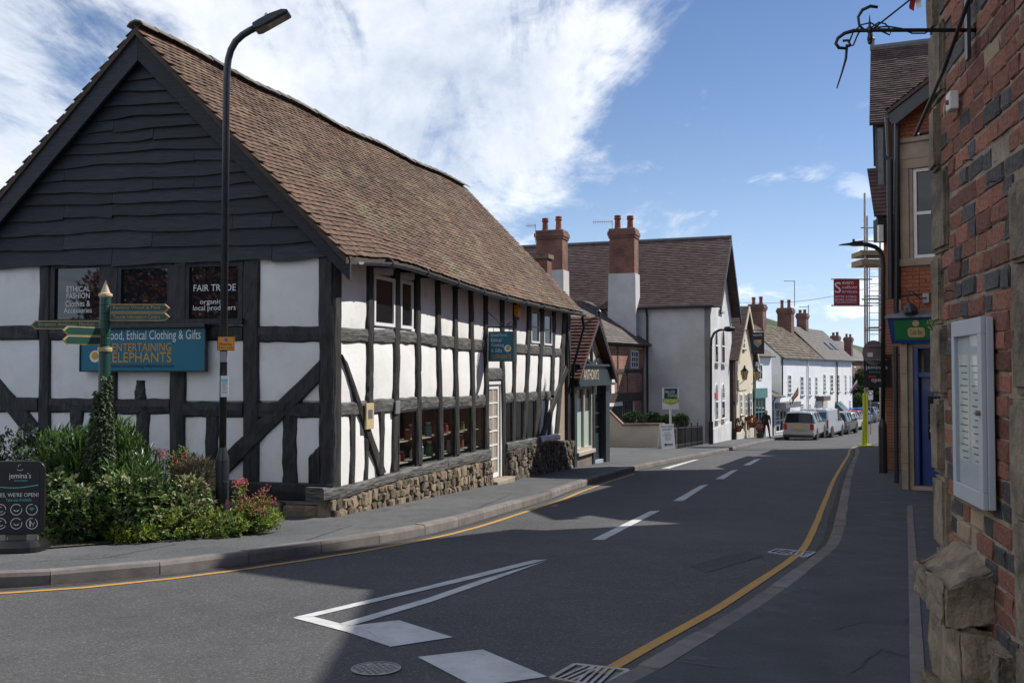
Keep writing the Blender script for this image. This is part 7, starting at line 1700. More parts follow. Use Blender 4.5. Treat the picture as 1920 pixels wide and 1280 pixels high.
    MB().lathe(CF.p(p0 + pw / 2, zz(808, 1745), -0.183), [(0.05, 0), (0.05, 0.003)], 18, CF.n).build('sticker', 'white', dr); MB().lathe(CF.p(p0 + pw / 2, zz(808, 1745), -0.179), [(0.03, 0), (0.03, 0.002)], 18, CF.n).build('sticker', 'red', dr)
    MB().fbox(CF, ap, ap + 1.2, zg, zd, -0.35, 0.12).build('door_step', 'dressed_stone', t, bevel=0.015)
    # sloping fascia sign
    s = thing('cafe_sign', 'green cafe bar sign with a gold tree over the blue door', 'sign', CF.p(0.5, zf, 0.1))
    a0 = aa(1664, 615, 0.22); z1, z0 = zz(596, 1690, 0.2), zz(644, 1690, 0.1)
    def tq(a, z, d): return CF.p(a, z, d)
    MB().hexa([tq(a0 + 0.04, z0, 0.10), tq(1.5, z0, 0.10), tq(1.5, z0, -0.02), tq(a0 + 0.04, z0, -0.02), tq(a0, z1, 0.22), tq(1.5, z1, 0.22), tq(1.5, z1, -0.02), tq(a0, z1, -0.02)]).build('board', 'cafe_blue', s)
    MB().hexa([tq(a0 - 0.04, z1, 0.26), tq(1.5, z1, 0.26), tq(1.5, z1, -0.02), tq(a0 - 0.04, z1, -0.02), tq(a0 - 0.03, z1 + 0.05, 0.25), tq(1.5, z1 + 0.05, 0.25), tq(1.5, z1 + 0.16, -0.02), tq(a0 + 0.2, z1 + 0.16, -0.02)]).build('lead_top', 'lead', s)
    up = (tq(0, z1, 0.22) - tq(0, z0, 0.10)).normalized(); n = CF.a.cross(up); n = -n if n.dot(CF.n) < 0 else n
    SFr = Fr(tq(0, z0, 0.10), CF.a, n, up); h = (tq(0, z1, 0.22) - tq(0, z0, 0.10)).length
    MB().fbox(SFr, a0 + 0.11, 1.45, 0.07, h - 0.05, 0.001, 0.006).build('green_panel', 'cafe_green', s)
    x0 = SFr.px(1703, 630)[0]; x1 = SFr.px(1735, 630)[0]; 
    MB().prism(SFr, [(x0 + 0.03, 0.12), (x1 - 0.03, 0.12), (x1, 0.16), (x1, 0.26), (x1 - 0.03, 0.30), (x0 + 0.03, 0.30), (x0, 0.26), (x0, 0.16)], 0.006, 0.009).build('name_plate', 'gilt', s)
    text("Café Bar", SFr, (x0 + 0.04, 0.165, x1 - 0.04, 0.26), 'sign_green', s, d=0.0105)
    MB().lathe(SFr.p((x0 + x1) / 2, 0.38, 0.006), [(0.06, 0), (0.06, 0.003)], 20, SFr.n).build('emblem', 'gilt', s)
    tx = SFr.px(1753, 632)[0]; tr = MB(); tr.prism(SFr, [(tx - 0.02, 0.10), (tx + 0.02, 0.10), (tx + 0.014, 0.28), (tx - 0.014, 0.28)], 0.006, 0.009); tr.build('tree_trunk', 'gilt', s)
    lf = MB()
    for i in range(70): an = random.uniform(0, 6.28); r_ = 0.13 * math.sqrt(random.random()); lf.lathe(SFr.p(tx + r_ * math.cos(an), 0.36 + r_ * 0.85 * math.sin(an), 0.0065), [(0.011, 0), (0.011, 0.002)], 6, SFr.n)
    o = lf.build('tree_leaves', 'gilt', s); o['kind'] = 'stuff'
    # swan neck lamp and conduit
    g = thing('sign_lamp', 'black swan neck lamp above the green cafe sign', 'lamp', CF.p(aa(1736, 558), zz(558), 0)); pz = lambda u, v, d: CF.p(*CF.px(u, v, d), d)
    MB().fbox(CF, aa(1731, 558), aa(1743, 558), zz(568, 1737), zz(550, 1737), 0.0, 0.05).build('junction_box', 'grey_metal', g); MB().tube([pz(1737, 558, 0.05), pz(1725, 560, 0.16), pz(1718, 552, 0.2), pz(1710, 546, 0.24), pz(1704, 548, 0.26), pz(1702, 558, 0.28), pz(1703, 568, 0.28)], 0.011, 8).build('neck', 'black_metal', g, smooth=True)
    c = pz(1704, 566, 0.28); MB().lathe(c, [(0.03, 0.0), (0.05, 0.04), (0.1, 0.09), (0.125, 0.17), (0.11, 0.22)], 14, Vector((0.25, 0.1, -1))).build('shade', 'column_paint', g)
    MB().tube([pz(1688, 556, 0.02), pz(1700, 553, 0.02), pz(1757, 548, 0.02)], 0.009, 5).build('conduit', 'black_metal', g)
    # gable verge
    p0, p1 = CF.px(1668, 213, 0.35), CF.px(1745, 152, 0.35); sl = (p1[1] - p0[1]) / (p1[0] - p0[0]); x9 = 1.6
    MB().prism(CF, [(p0[0], p0[1]), (x9, p0[1] + sl * (x9 - p0[0])), (x9, p0[1] + sl * (x9 - p0[0]) - 0.26), (p0[0] + 0.1, p0[1] - 0.22), (p0[0], p0[1] - 0.14)], 0.30, 0.36).build('bargeboard', 'column_paint', t)
    e0 = CF.p(p0[0] - 0.05, p0[1] + 0.05, 0.4); e1 = CF.p(p0[0] - 0.05, p0[1] + 0.05, -5); r0 = CF.p(x9, p0[1] + sl * (x9 - p0[0]) + 0.06, 0.4); r1 = CF.p(x9, p0[1] + sl * (x9 - p0[0]) + 0.06, -5)
    slope_roof(e0, e1, r1, r0, 'dark_tile', t, step=0.11)
    # gutter box and downpipes at the corner
    g = MB(); c = pz(1665, 215, 0.3)
    g.tube([c, c + Vector((0.38, 0.92, 0)) * 3.5], 0.065, 10); g.build('gutter', 'grey_gutter', t)
    g = MB(); g.tube([pz(1668, 300, 0.15), pz(1670, 560, 0.12)], 0.055, 10); g.tube([pz(1682, 215, 0.12), pz(1680, 590, 0.10)], 0.05, 10); g.tube([pz(1679, 650, 0.05), pz(1681, 905, 0.05)], 0.045, 10); g.build('downpipe', 'black_metal', t)
    MB().fbox(CF, aa(1676, 200) , 0.0, zz(560), zt - 0.05, -0.6, 0.03).build('corner_board', 'column_paint', t)
    return CF
brickmat('cafe_brickm', (0.38, 0.925), (0.25, 0.085, 0.05), (0.33, 0.12, 0.07), (0.28, 0.22, 0.18))
mat('cafe_mortar', (0.36, 0.30, 0.25), (0.44, 0.38, 0.31), 0.9, scale=8)
cafe()
# gabled, tile hung neighbour and the row beyond
def right_row():
    S = Vector((0.38, 0.925))
    t = thing('tile_hung_house', 'tall dark tile hung house with jettied gable beyond the cafe', 'house', (9.6, 23.5, G(23.5) + PAVR))
    e0 = PY(1630, 232, 23.5); r0 = PY(1630, 96, 26.2); ac = Vector((0.925, -0.38, 0)); r0 = Vector((e0.x + S.x * 2.6, e0.y + S.y * 2.6, PY(1630, 96, 26).z))
    e2 = e0 + Vector((S.x, S.y, 0)) * 5.2
    slope_roof(e0, e0 + ac * 6, r0 + ac * 6, r0, 'dark_tile', t, step=0.105, th=0.03); slope_roof(e2, e2 + ac * 6, r0 + ac * 6, r0, 'dark_tile', t, step=0.2, name='rear_slope', cols=10)
    MB().tube([r0 + Vector((0, 0, 0.02)), r0 + ac * 6 + Vector((0, 0, 0.02))], 0.11, 8).build('ridge', 'lead', t); MB().lathe(r0 + Vector((0.05, 0, 0.0)), [(0.07, 0), (0.06, 0.25), (0.09, 0.3), (0.03, 0.36), (0.01, 0.6)], 8).build('finial', 'lead', t)
    JF = Fr((e0 + ac * 0.16).xy, S, (-0.925, 0.38, 0)); ze = e0.z
    MB().prism(JF, [(0.15, ze - 2.4), (5.05, ze - 2.4), (5.05, ze), (2.6, r0.z - 0.15), (0.15, ze)], -6, 0).build('upper_wall', 'black_timber', t)
    for a in (0.3, 1.5, 3.6, 4.8): MB().fbox(JF, a, a + 0.1, ze - 2.4, ze, 0.002, 0.03).build('stud', 'lead', t)
    fr2 = Fr((e0 + ac * 0.16).xy, (ac.x, ac.y), (-S.x, -S.y, 0)); MB().fbox(fr2, 0.02, 0.16, ze - 2.38, ze - 0.1, -0.15 + 0.002 , 0.012 - 0.15).build('corner_strip', 'lead', t)
    KF_ = Fr((e0 + ac * 0.30).xy, S, (-0.925, 0.38, 0)); MB().fbox(KF_, 0.1, 5.0, G(25) - 0.4, ze - 2.402, -6, 0).build('lower_wall', 'cafe_brickm', t)
    z1, z0 = PY(1640, 318, 23.5).z, PY(1640, 402, 23.5).z
    q0 = PY(1637, 310, 23.4); q1 = PY(1639, 405, 23.4); slope_roof(Vector((q1.x, q1.y, q1.z)), q1 + ac * 2, q0 + ac * 2 + Vector((0, 0.4, 0)), q0 + Vector((0, 0.4, 0)), 'dark_tile', t, step=0.1, name='tile_hanging')
    c = PY(1650, 437, 23.2); MB().box((c.x - 0.05, c.y - 0.05, c.z - 0.22), (c.x + 0.07, c.y + 0.05, c.z + 0.2)).build('meter_box', 'white', t, bevel=0.01)
    p = PY(1646, 410, 23.3); MB().box((p.x, p.y, PY(1646, 452, 23.3).z), (p.x + 0.4, p.y + 0.3, p.z)).build('bracket', 'black_timber', t)
    # plain row beyond, mostly edge on
    def row(o, L, H, Hr, name, label, m, rm='dark_tile'):
        t = thing(name, label, 'house', (o[0], o[1], G(o[1]) + PAVR)); fr = Fr(o, S, (-0.925, 0.38, 0)); zg = G(o[1] + L * 0.9) - 0.5; z = G(o[1]) + H; r = G(o[1]) + Hr
        MB().fbox(fr, 0, L, zg, z, -7, 0).build('wall', m, t)
        slope_roof(fr.p(-0.1, z, 0.25), fr.p(L + 0.1, z, 0.25), fr.p(L + 0.1, r, -3.5), fr.p(-0.1, r, -3.5), rm, t, step=0.25, cols=30)
        MB().prism(Fr(fr.p(0, 0, 0).xy, (0.925, -0.38), (-S.x, -S.y, 0)), [(0, z), (7, z), (3.5, r - 0.05)], -L, 0).build('gable_wall', m, t)
        for k in range(int(L / 2.6)): window(fr, (0.8 + k * 2.6, z - 1.9, 1.8 + k * 2.6, z - 0.5), 0.0, t, 'white', 'dark_glass', 2, 2, sill='dressed_stone')
        return t
    row((12.0, 29.2), 8.0, 6.2, 9.8, 'brick_house', 'red brick house on the right beyond the tile hung gable', 'cafe_brickm')
    row((15.3, 37.6), 6.0, 6.0, 8.6, 'brick_house', 'brick house behind the scaffolding on the right', 'cafe_brickm')
right_row()
def unseen_building():  # never in view; heights and gable shaped for their shadow on the road
    t = thing('brick_building', 'unseen brick building behind the near wall, shaped for its shadow on the road', 'building', (6.0, 8, G(8)))
    z0 = G(12) - 0.4
    MB().box((6.4, 7.4, z0), (13.5, 11.02, G(10) + 8.0)).build('wall', 'cafe_brickm', t)
    fr = Fr((6.42, 11.03), (0.35, 0.937), (-0.937, 0.35, 0)); L = 4.2; ze = G(12) + 8.0; zr = G(12) + 10.4
    MB().prism(fr, [(0, z0), (L, z0), (L, ze), (L / 2, zr), (0, ze)], -6, 0).build('gable_wing', 'cafe_brickm', t)
    for e in (0, 1):
        x = -0.15 if e == 0 else L + 0.15; slope_roof(fr.p(x, ze, 0.2), fr.p(x, ze, -6.2), fr.p(L / 2, zr + 0.1, -6.2), fr.p(L / 2, zr + 0.1, 0.2), 'dark_tile', t, step=0.3, cols=12)
unseen_building()
def lamp_right():
    b = GP(1656, 886, PAVR); Y = b.y; t = thing('street_lamp', 'black street lamp on the right pavement in front of the cafe', 'street lamp', b); q = lambda u, v: PY(u, v, Y)
    MB().lathe(b, [(0.10, 0), (0.10, q(1656, 800).z - b.z), (0.09, q(1656, 796).z - b.z), (0.055, q(1656, 785).z - b.z)], 14).build('base', 'black_metal', t)
    MB().tube([q(1656, 790), q(1656, 500), q(1655, 482), q(1650, 470), q(1641, 463), q(1628, 459), q(1612, 457)], 0.052, 10).build('column', 'black_metal', t, smooth=True)
    e = q(1614, 457); hd = Fr(e, (-1, 0.05, 0.0), (0, -1, 0)); MB().prism(hd, [(-0.05, -0.05), (0.15, -0.05), (0.25, -0.03), (0.5, -0.03), (0.5, -0.015), (0.28, 0.015), (0.2, 0.05), (0.0, 0.06)], -0.1, 0.1).build('lamp_head', 'black_metal', t); MB().lathe(hd.p(0.17, 0.05, 0), [(0.03, 0), (0.03, 0.06), (0.01, 0.07)], 8).build('sensor', 'black_metal', t)
    # back of a round road sign strapped to the column
    c = q(1640, 661); s = thing('road_sign', 'grey back of a round road sign on the right lamp column', 'sign', c); MB().lathe(c + Vector((0, 0.07, 0)), [(0.30, 0), (0.30, 0.006)], 28, (0.2, -1, 0)).build('disc', 'grey_metal', s); 
    for dz in (-0.17, 0.17): MB().box((c.x - 0.22, Y - 0.005 + 0.02, c.z + dz - 0.02), (c.x + 0.3, Y + 0.05, c.z + dz + 0.02)).build('channel', 'grey_metal', s)
    MB().box((c.x - 0.16, Y + 0.02, c.z - 0.1), (c.x - 0.04, Y + 0.04, c.z)).build('sticker', 'white', s)
    # projecting cafe board
    fb = Fr((PY(1640, 700, 23.0).x, 23.0), (0.96, -0.28)); r = rect_px(fb, 1619, 668, 1672, 726); s = thing('projecting_sign', 'black projecting kitchen sign behind the right lamp column', 'sign', fb.p(r[2], r[3])); MB().fbox(fb, r[0], r[2], r[1], r[3], -0.02, 0.02).build('board', 'poster_black', s)
    text_px("jemina's", fb, 1623, 684, 1664, 694, 'white_letter', s, d=0.024); text_px("kitchen", fb, 1630, 694.5, 1655, 699, 'teal_letter', s, d=0.024); text_px("open", fb, 1634, 710, 1655, 718, 'white_letter', s, d=0.024)
    rr = rect_px(fb, 1628, 704, 1642, 707.5); MB().fbox(fb, rr[0], rr[2], rr[1], rr[3], 0.02, 0.024).build('red_rule', 'red', s); MB().tube([fb.p(r[0], r[3] + 0.03), fb.p(r[2] + 0.5, r[3] + 0.03)], 0.02, 6).build('bracket', 'black_metal', s)
lamp_right()
def scaffold():
    Y = 43.0; b = GP(1622, 835, PAVR); gz = G(Y) + PAVR; t = thing('scaffold', 'scaffold tower with yellow foot sleeves and a ladder on the right', 'scaffolding', (b.x, Y, gz)); q = lambda u, v, y=Y: PY(u, v, y)
    for u, u2, v0, y in ((1621, 1622, 362, Y), (1625.5, 1626, 405, Y + 0.3), (1662, 1663, 440, Y), (1650, 1650, 400, Y + 2.2)):
        MB().tube([q(u, v0, y), Vector((q(u2, 800, y).x, y, G(y) + PAVR))], 0.045, 8).build('standard', 'steel', t)
    for u in (1622, 1663): p = q(u, 780); MB().tube([(p.x, Y, q(u, 737).z), (p.x, Y, gz)], 0.10, 10).build('sleeve', 'lime', t); MB().box((p.x - 0.28, Y - 0.25, gz), (p.x + 0.28, Y + 0.25, gz + 0.05)).build('base_plate', 'lime', t)
    p = q(1618, 820); MB().tube([(p.x - 0.02, Y, gz), (q(1621, 760).x, Y, q(1621, 760).z)], 0.05, 8).build('brace', 'lime', t)
    for u0, u1, v in ((1614, 1668, 427), (1610, 1668, 452), (1612, 1664, 470), (1612, 1666, 482), (1616, 1668, 489), (1620, 1668, 555), (1616, 1668, 561), (1620, 1666, 568), (1620, 1666, 615), (1620, 1668, 619)):
        MB().tube([q(u0, v), q(u1, v)], 0.03, 6).build('ledger', 'steel', t)
    for v0, v1 in ((470, 479), (486, 497)): a, c = q(1614, v1), q(1670, v0); MB().box((a.x, Y - 0.1, a.z), (c.x, Y + 1.2, c.z)).build('platform_board', 'wood', t)
    l = MB()
    for u in (1630, 1648): MB().tube([q(u, 498), q(u, 656)], 0.022, 6).build('ladder_stile', 'steel', t)
    for k in range(12): v = 505 + k * 13.5; MB().tube([q(1630, v), q(1648, v)], 0.016, 5).build('ladder_rung', 'steel', t)
    fb = Fr((q(1590, 550).x, Y - 0.1), (1, 0.05)); r = rect_px(fb, 1563, 524, 1612, 572); s = thing('banner', 'dark red scaffolding company banner hung beside the scaffold', 'banner', fb.p(r[0], r[1])); MB().fbox(fb, r[0], r[2], r[1], r[3], -0.008, 0.008).build('cloth', 'red_sign', s)
    for z in (r[1] - 0.02, r[3] + 0.02): MB().tube([fb.p(r[0] - 0.12, z), fb.p(r[2] + 0.6, z)], 0.03, 6).build('bar', 'steel', s)
    T = lambda x, u0, v0, u1, v1: text_px(x, fb, u0, v0, u1, v1, 'white_letter', s, d=0.012)
    T("S", 1565, 529, 1577, 549); T("evern", 1579, 528, 1600, 533); T("caffold", 1579, 536, 1606, 541); T("ervices", 1579, 544, 1607, 549); T("07792 572065", 1566, 554, 1606, 558); T("07792 572048", 1566, 560, 1606, 564.5)
    rr = rect_px(fb, 1566, 566.5, 1606, 567.5); MB().fbox(fb, rr[0], rr[2], rr[1], rr[3], 0.008, 0.011).build('rule', 'white_letter', s)
scaffold()
a_, b_ = PY(1365, 566, 56.0), PY(1700, 520, 44.0)
tag(MB().tube([a_.lerp(b_, i / 14) - Vector((0, 0, 0.5 * math.sin(math.pi * i / 14))) for i in range(15)], 0.012, 4).build('overhead_wire', 'black_metal'), 'thin overhead wire crossing the street from the pub', 'wire')

# ------------------------------------------------------------------ trees at the end of the street
def tree(name, label, c, blobs, m, n, L, group=None):
    t = thing(name, label, 'tree', c, group=group); c = Vector(c); mb = MB()
    for bc, r in blobs:
        for i in range(int(n * r[0] * r[2])):
            d = rv(); q = Vector(bc) + Vector((d.x * r[0], d.y * r[1], d.z * r[2])) * random.uniform(0.65, 1.05); mb.cr = random.random()
            for j in range(4): leaf(mb, q + rv() * L, d + rv() * 0.9 + Vector((0, 0, 0.2)), rv(), L * random.uniform(0.7, 1.3), L * 0.6)
    mb.build('crown', m, t)['kind'] = 'stuff'
    tr = MB(); top = Vector(blobs[0][0]); tr.tube([c, c.lerp(top, 0.6), top], [0.22, 0.15, 0.05], 8)
    for bc, r in blobs[1:]: tr.tube([c.lerp(top, 0.45), Vector(bc)], [0.1, 0.03], 6)
    tr.build('trunk', 'bark', t)
def px3(u, v, Y, ru, rv_, rd): s = Y / FOC; p = PY(u, v, Y); return ((p.x, p.y, p.z), (ru * s, rd, rv_ * s))
tree('garden_tree', 'dark leafy tree beyond the end of the white terrace', (PY(1625, 780, 98).x, 98, -3.4), [px3(1625, 735, 98, 24, 40, 1.8), px3(1605, 745, 97, 12, 25, 1.2), px3(1645, 745, 98, 22, 36, 1.6)], 'tree_leaf', 700, 0.32)
tree('clipped_tree', 'rounded clipped green bush behind the red and blue cars', (PY(1608, 785, 94).x, 94, -3.4), [px3(1608, 762, 94, 10, 21, 0.7)], 'hedge_leaf', 2600, 0.16)
tree('garden_tree', 'lighter green tree behind the round speed sign', (PY(1645, 785, 104).x, 104, -3.4), [px3(1650, 755, 104, 24, 26, 1.5), px3(1635, 770, 103, 14, 14, 1.0)], 'hedge_leaf', 700, 0.3)
tree('garden_tree', 'dark tree at the far end of the street behind the scaffold', (PY(1680, 780, 112).x, 112, -3.4), [px3(1680, 735, 112, 34, 42, 2.0)], 'tree_leaf', 420, 0.36)
def speed_sign():
    Y = 70.0; c = PY(1632, 740, Y); t = thing('speed_sign', 'small round speed limit sign on a post past the scaffold', 'sign', (c.x, Y, G(Y) + PAVR)); MB().tube([(c.x, Y + 0.03, G(Y)), (c.x, Y + 0.03, c.z + 0.3)], 0.04, 6).build('post', 'grey_metal', t)
    MB().box((c.x - 0.19, Y - 0.01, c.z - 0.38), (c.x + 0.19, Y + 0.01, c.z + 0.33)).build('plate', 'white', t); MB().lathe(c + Vector((0, -0.01, 0.12)), [(0.17, 0), (0.17, 0.006)], 20, (0, -1, 0)).build('ring', 'red', t); MB().lathe(c + Vector((0, -0.017, 0.12)), [(0.12, 0), (0.12, 0.003)], 20, (0, -1, 0)).build('face', 'white', t)
speed_sign()
# ------------------------------------------------------------------ cars
for n_, c in (('paint_silver', (0.36, 0.35, 0.34)), ('paint_van', (0.44, 0.45, 0.47)), ('paint_dark', (0.025, 0.027, 0.03)), ('paint_pale', (0.62, 0.6, 0.55)), ('paint_red', (0.42, 0.03, 0.03)), ('paint_blue', (0.02, 0.10, 0.42)), ('paint_black', (0.015, 0.015, 0.017)), ('paint_grey', (0.10, 0.105, 0.11))):
    mat(n_, c, None, 0.32, metal=0.25, coat=0.8)
mat('car_glass', (0.01, 0.011, 0.013), None, 0.12, spec=0.4); mat('tyre', (0.018, 0.018, 0.018), None, 0.85); mat('rim', (0.5, 0.5, 0.5), None, 0.35, metal=0.7); mat('tail_light', (0.35, 0.012, 0.012), None, 0.15); mat('plate_yellow', (0.7, 0.42, 0.02), None, 0.5); mat('bumper', (0.03, 0.03, 0.032), None, 0.6); mat('van_decal', (0.02, 0.10, 0.26), None, 0.2)
def car(name, label, cat, x, y, head, W, L, H, paint, kind='suv', plate=True, decal=False):
    """rear at local y=0, nose at y=L"""
    gz = G(y); hd = math.atan2(head[1], head[0]) - math.pi / 2
    t = thing(name, label, cat, (x, y, gz), hd, 'cars parked along the left kerb')
    w = W / 2; gc = 0.22 if kind != 'hatch' else 0.17; belt = H * (0.60 if kind != 'van' else 0.56)
    if kind == 'van': st = [(0.0, H * 0.97, H * 0.55), (0.10, H, belt), (L * 0.55, H, belt), (L * 0.64, H * 0.97, belt), (L * 0.80, belt + 0.04, belt), (L * 0.97, belt - 0.12, belt - 0.12), (L, belt - 0.3, belt - 0.3)]
    elif kind == 'suv': st = [(0.0, belt + 0.02, belt), (0.30, H * 0.965, belt), (0.55, H, belt), (L * 0.48, H, belt), (L * 0.56, H * 0.975, belt), (L * 0.70, belt + 0.05, belt), (L * 0.96, belt - 0.10, belt - 0.10), (L, belt - 0.3, belt - 0.3)]
    else: st = [(0.0, belt + 0.02, belt), (0.45, H * 0.95, belt), (0.8, H, belt), (L * 0.46, H, belt), (L * 0.55, H * 0.965, belt), (L * 0.72, belt + 0.04, belt), (L * 0.95, belt - 0.12, belt - 0.12), (L, belt - 0.28, belt - 0.28)]
    def sec(yy, zt, zb):
        k = 0.90 if yy < 0.05 or yy > L * 0.97 else (0.96 if yy > L * 0.9 or yy < 0.2 else 1.0); tum = 0.78 if kind != 'van' else 0.93
        gr = zt > zb + 0.08; wt = w * k * (tum if gr else 0.95)
        h = [(w * k * 0.90, gc), (w * k, gc + 0.14), (w * k, (gc + zb) / 2 + 0.1), (w * k * 0.975, zb), (wt, zt - 0.07 if gr else zt - 0.015), (wt * 0.9, zt - (0.015 if gr else 0.0)), (0, zt + 0.02)]
        return [(a, yy, z) for a, z in h] + [(-a, yy, z) for a, z in h[-2::-1]]
    mb = MB(); S_ = [sec(*s) for s in st]; n = len(S_[0]); vs = [p for s in S_ for p in s]; fs = []; ms = []
    for i in range(len(S_) - 1):
        for k in range(n - 1):
            fs.append((i * n + k, i * n + k + 1, (i + 1) * n + k + 1, (i + 1) * n + k)); g0 = st[i][1] > st[i][2] + 0.08; g1 = st[i + 1][1] > st[i + 1][2] + 0.08
            m_ = 0
            if k in (3, 8) and (g0 or g1) and not (kind == 'van' and i < 2): m_ = 1
            if k in (4, 5, 6, 7) and g0 != g1: m_ = 1
            if k in (4, 5, 6, 7) and kind == 'van' and i == 3: m_ = 1
            if k in (4, 7) and m_ == 1 and g0 == g1: m_ = 0
            ms.append(m_)
        fs.append((i * n + n - 1, i * n, (i + 1) * n, (i + 1) * n + n - 1)); ms.append(2)
    fs.append(tuple(range(n - 1, -1, -1))); ms.append(0); fs.append(tuple((len(S_) - 1) * n + k for k in range(n))); ms.append(0)
    mb.v = vs; mb.f = [list(f[::-1]) for f in fs]; mb.m = ms; mb.r = [0.5] * len(fs)
    body = mb.build('body', [paint, 'car_glass', 'bumper'], t, local=True, bevel=0.025)
    # pillars between side windows
    for yy in (L * 0.30, L * 0.48):
        for s in (-1, 1):
            if kind == 'van' and yy < L * 0.4: continue
            MB().hexa([(s * w * 0.99, yy - 0.05, belt - 0.02), (s * w * 0.99, yy + 0.05, belt - 0.02), (s * w * 0.93, yy + 0.05, belt), (s * w * 0.93, yy - 0.05, belt), (s * w * 0.85, yy - 0.05, H - 0.05), (s * w * 0.85, yy + 0.05, H - 0.05), (s * w * 0.8, yy + 0.05, H - 0.05), (s * w * 0.8, yy - 0.05, H - 0.05)]).build('pillar', paint, body, local=True)
    wr = 0.37 if kind != 'hatch' else 0.31
    for yy in (L * 0.19, L * 0.81):
        for s in (-1, 1):
            MB().lathe((s * (w - 0.24), yy, wr), [(wr + 0.06, 0.0), (wr + 0.06, 0.236)], 20, (s, 0, 0)).build('wheel_arch', 'bumper', t, local=True)
            wh = MB().lathe((s * (w - 0.22), yy, wr), [(wr * 0.6, 0), (wr, 0.02), (wr, 0.2), (wr * 0.94, 0.235), (wr * 0.66, 0.235)], 20, (s, 0, 0)).build('wheel', 'tyre', t, local=True)
            MB().lathe((s * (w - 0.02), yy, wr), [(wr * 0.64, 0.0), (wr * 0.6, 0.03), (wr * 0.2, 0.02), (wr * 0.12, 0.035)], 10, (s, 0, 0)).build('rim', 'rim', wh, local=True)
    MB().box((-w * 0.94, -0.07, gc + 0.02), (w * 0.94, 0.12, gc + 0.30)).build('rear_bumper', 'bumper' if kind == 'van' else paint, t, local=True, bevel=0.03); MB().box((-w * 0.92, -0.085, gc - 0.04), (w * 0.92, 0.3, gc + 0.12)).build('rear_valance', 'bumper', t, local=True)
    for s in (-1, 1):
        z0, z1 = (gc + 0.42, belt - 0.02) if kind != 'van' else (belt - 0.4, belt + 0.15)
        x0, x1 = (w * 0.70, w * 0.93) if kind != 'van' else (w * 0.84, w * 0.93); x0, x1 = sorted((s * x0, s * x1)); MB().box((x0, -0.025, z0), (x1, 0.16, z1)).build('tail_light', 'tail_light', t, local=True, bevel=0.015)
        x0, x1 = sorted((s * (w - 0.02), s * (w + 0.17))); MB().box((x0, L * 0.62, belt - 0.02), (x1, L * 0.62 + 0.10, belt + 0.15)).build('mirror', paint, t, local=True, bevel=0.03)
    if plate: MB().box((-0.26, -0.035, belt - 0.30), (0.26, -0.012, belt - 0.19)).build('number_plate', 'plate_yellow', t, local=True)
    if kind == 'suv': 
        for s in (-1, 1): MB().tube([(s * w * 0.74, 0.7, H + 0.02), (s * w * 0.74, 0.85, H + 0.07), (s * w * 0.74, L * 0.46, H + 0.07), (s * w * 0.74, L * 0.5, H + 0.01)], 0.018, 6).build('roof_rail', 'paint_dark', t, local=True)
    if kind == 'van' :
        MB().box((-w * 0.78, -0.02, belt + 0.08), (w * 0.78, 0.03, H * 0.90)).build('rear_window', 'van_decal', t, local=True, bevel=0.01); MB().box((-0.008, -0.022, gc + 0.3), (0.008, 0.0, H * 0.9)).build('door_seam', 'bumper', t, local=True)
        if decal: text("touch", Fr((0, -0.02, 0), (1, 0, 0), (0, -1, 0)), (-0.05, belt + 0.22, 0.6, belt + 0.36), 'sky_blue', t, d=0.004, local=True)
    else: MB().box((-w * 0.5, -0.012, gc + 0.36), (w * 0.5, 0.0, gc + 0.375)).build('tailgate_seam', 'bumper', t, local=True)
    return t
H1 = (0.45, 0.893); H2 = (0.53, 0.848)
car('silver_car', 'large silver four wheel drive car parked nearest on the left kerb', 'car', PY(1497, 800, 57).x, 57.0, H1, 1.95, 4.75, 1.70, 'paint_silver')
car('van', 'silver panel van with blue rear windows parked in front of the silver car', 'van', PY(1527, 800, 63).x, 63.0, H2, 1.95, 4.7, 1.92, 'paint_van', 'van', decal=True, plate=False)
car('dark_car', 'dark grey tall car parked beyond the silver van', 'car', PY(1563, 800, 69.5).x, 69.5, H2, 1.85, 4.4, 1.62, 'paint_dark')
car('pale_car', 'pale car half hidden behind the dark grey car', 'car', PY(1578, 800, 74.5).x, 74.5, H2, 1.78, 4.1, 1.5, 'paint_pale', 'hatch')
car('red_car', 'small red car parked between the pale and blue cars', 'car', PY(1592, 800, 79.5).x, 79.5, H2, 1.72, 3.8, 1.48, 'paint_red', 'hatch')
car('blue_car', 'bright blue hatchback parked beyond the red car', 'car', PY(1603.5, 800, 84).x, 84.0, H2, 1.72, 3.9, 1.5, 'paint_blue', 'hatch')
car('black_car', 'black hatchback parked behind the left scaffold pole', 'car', PY(1621, 800, 87.5).x, 87.5, H2, 1.78, 4.1, 1.5, 'paint_black', 'hatch')
car('grey_car', 'farthest dark car parked at the end of the row', 'car', PY(1633, 800, 93).x, 93.0, H2, 1.9, 4.5, 1.72, 'paint_grey')
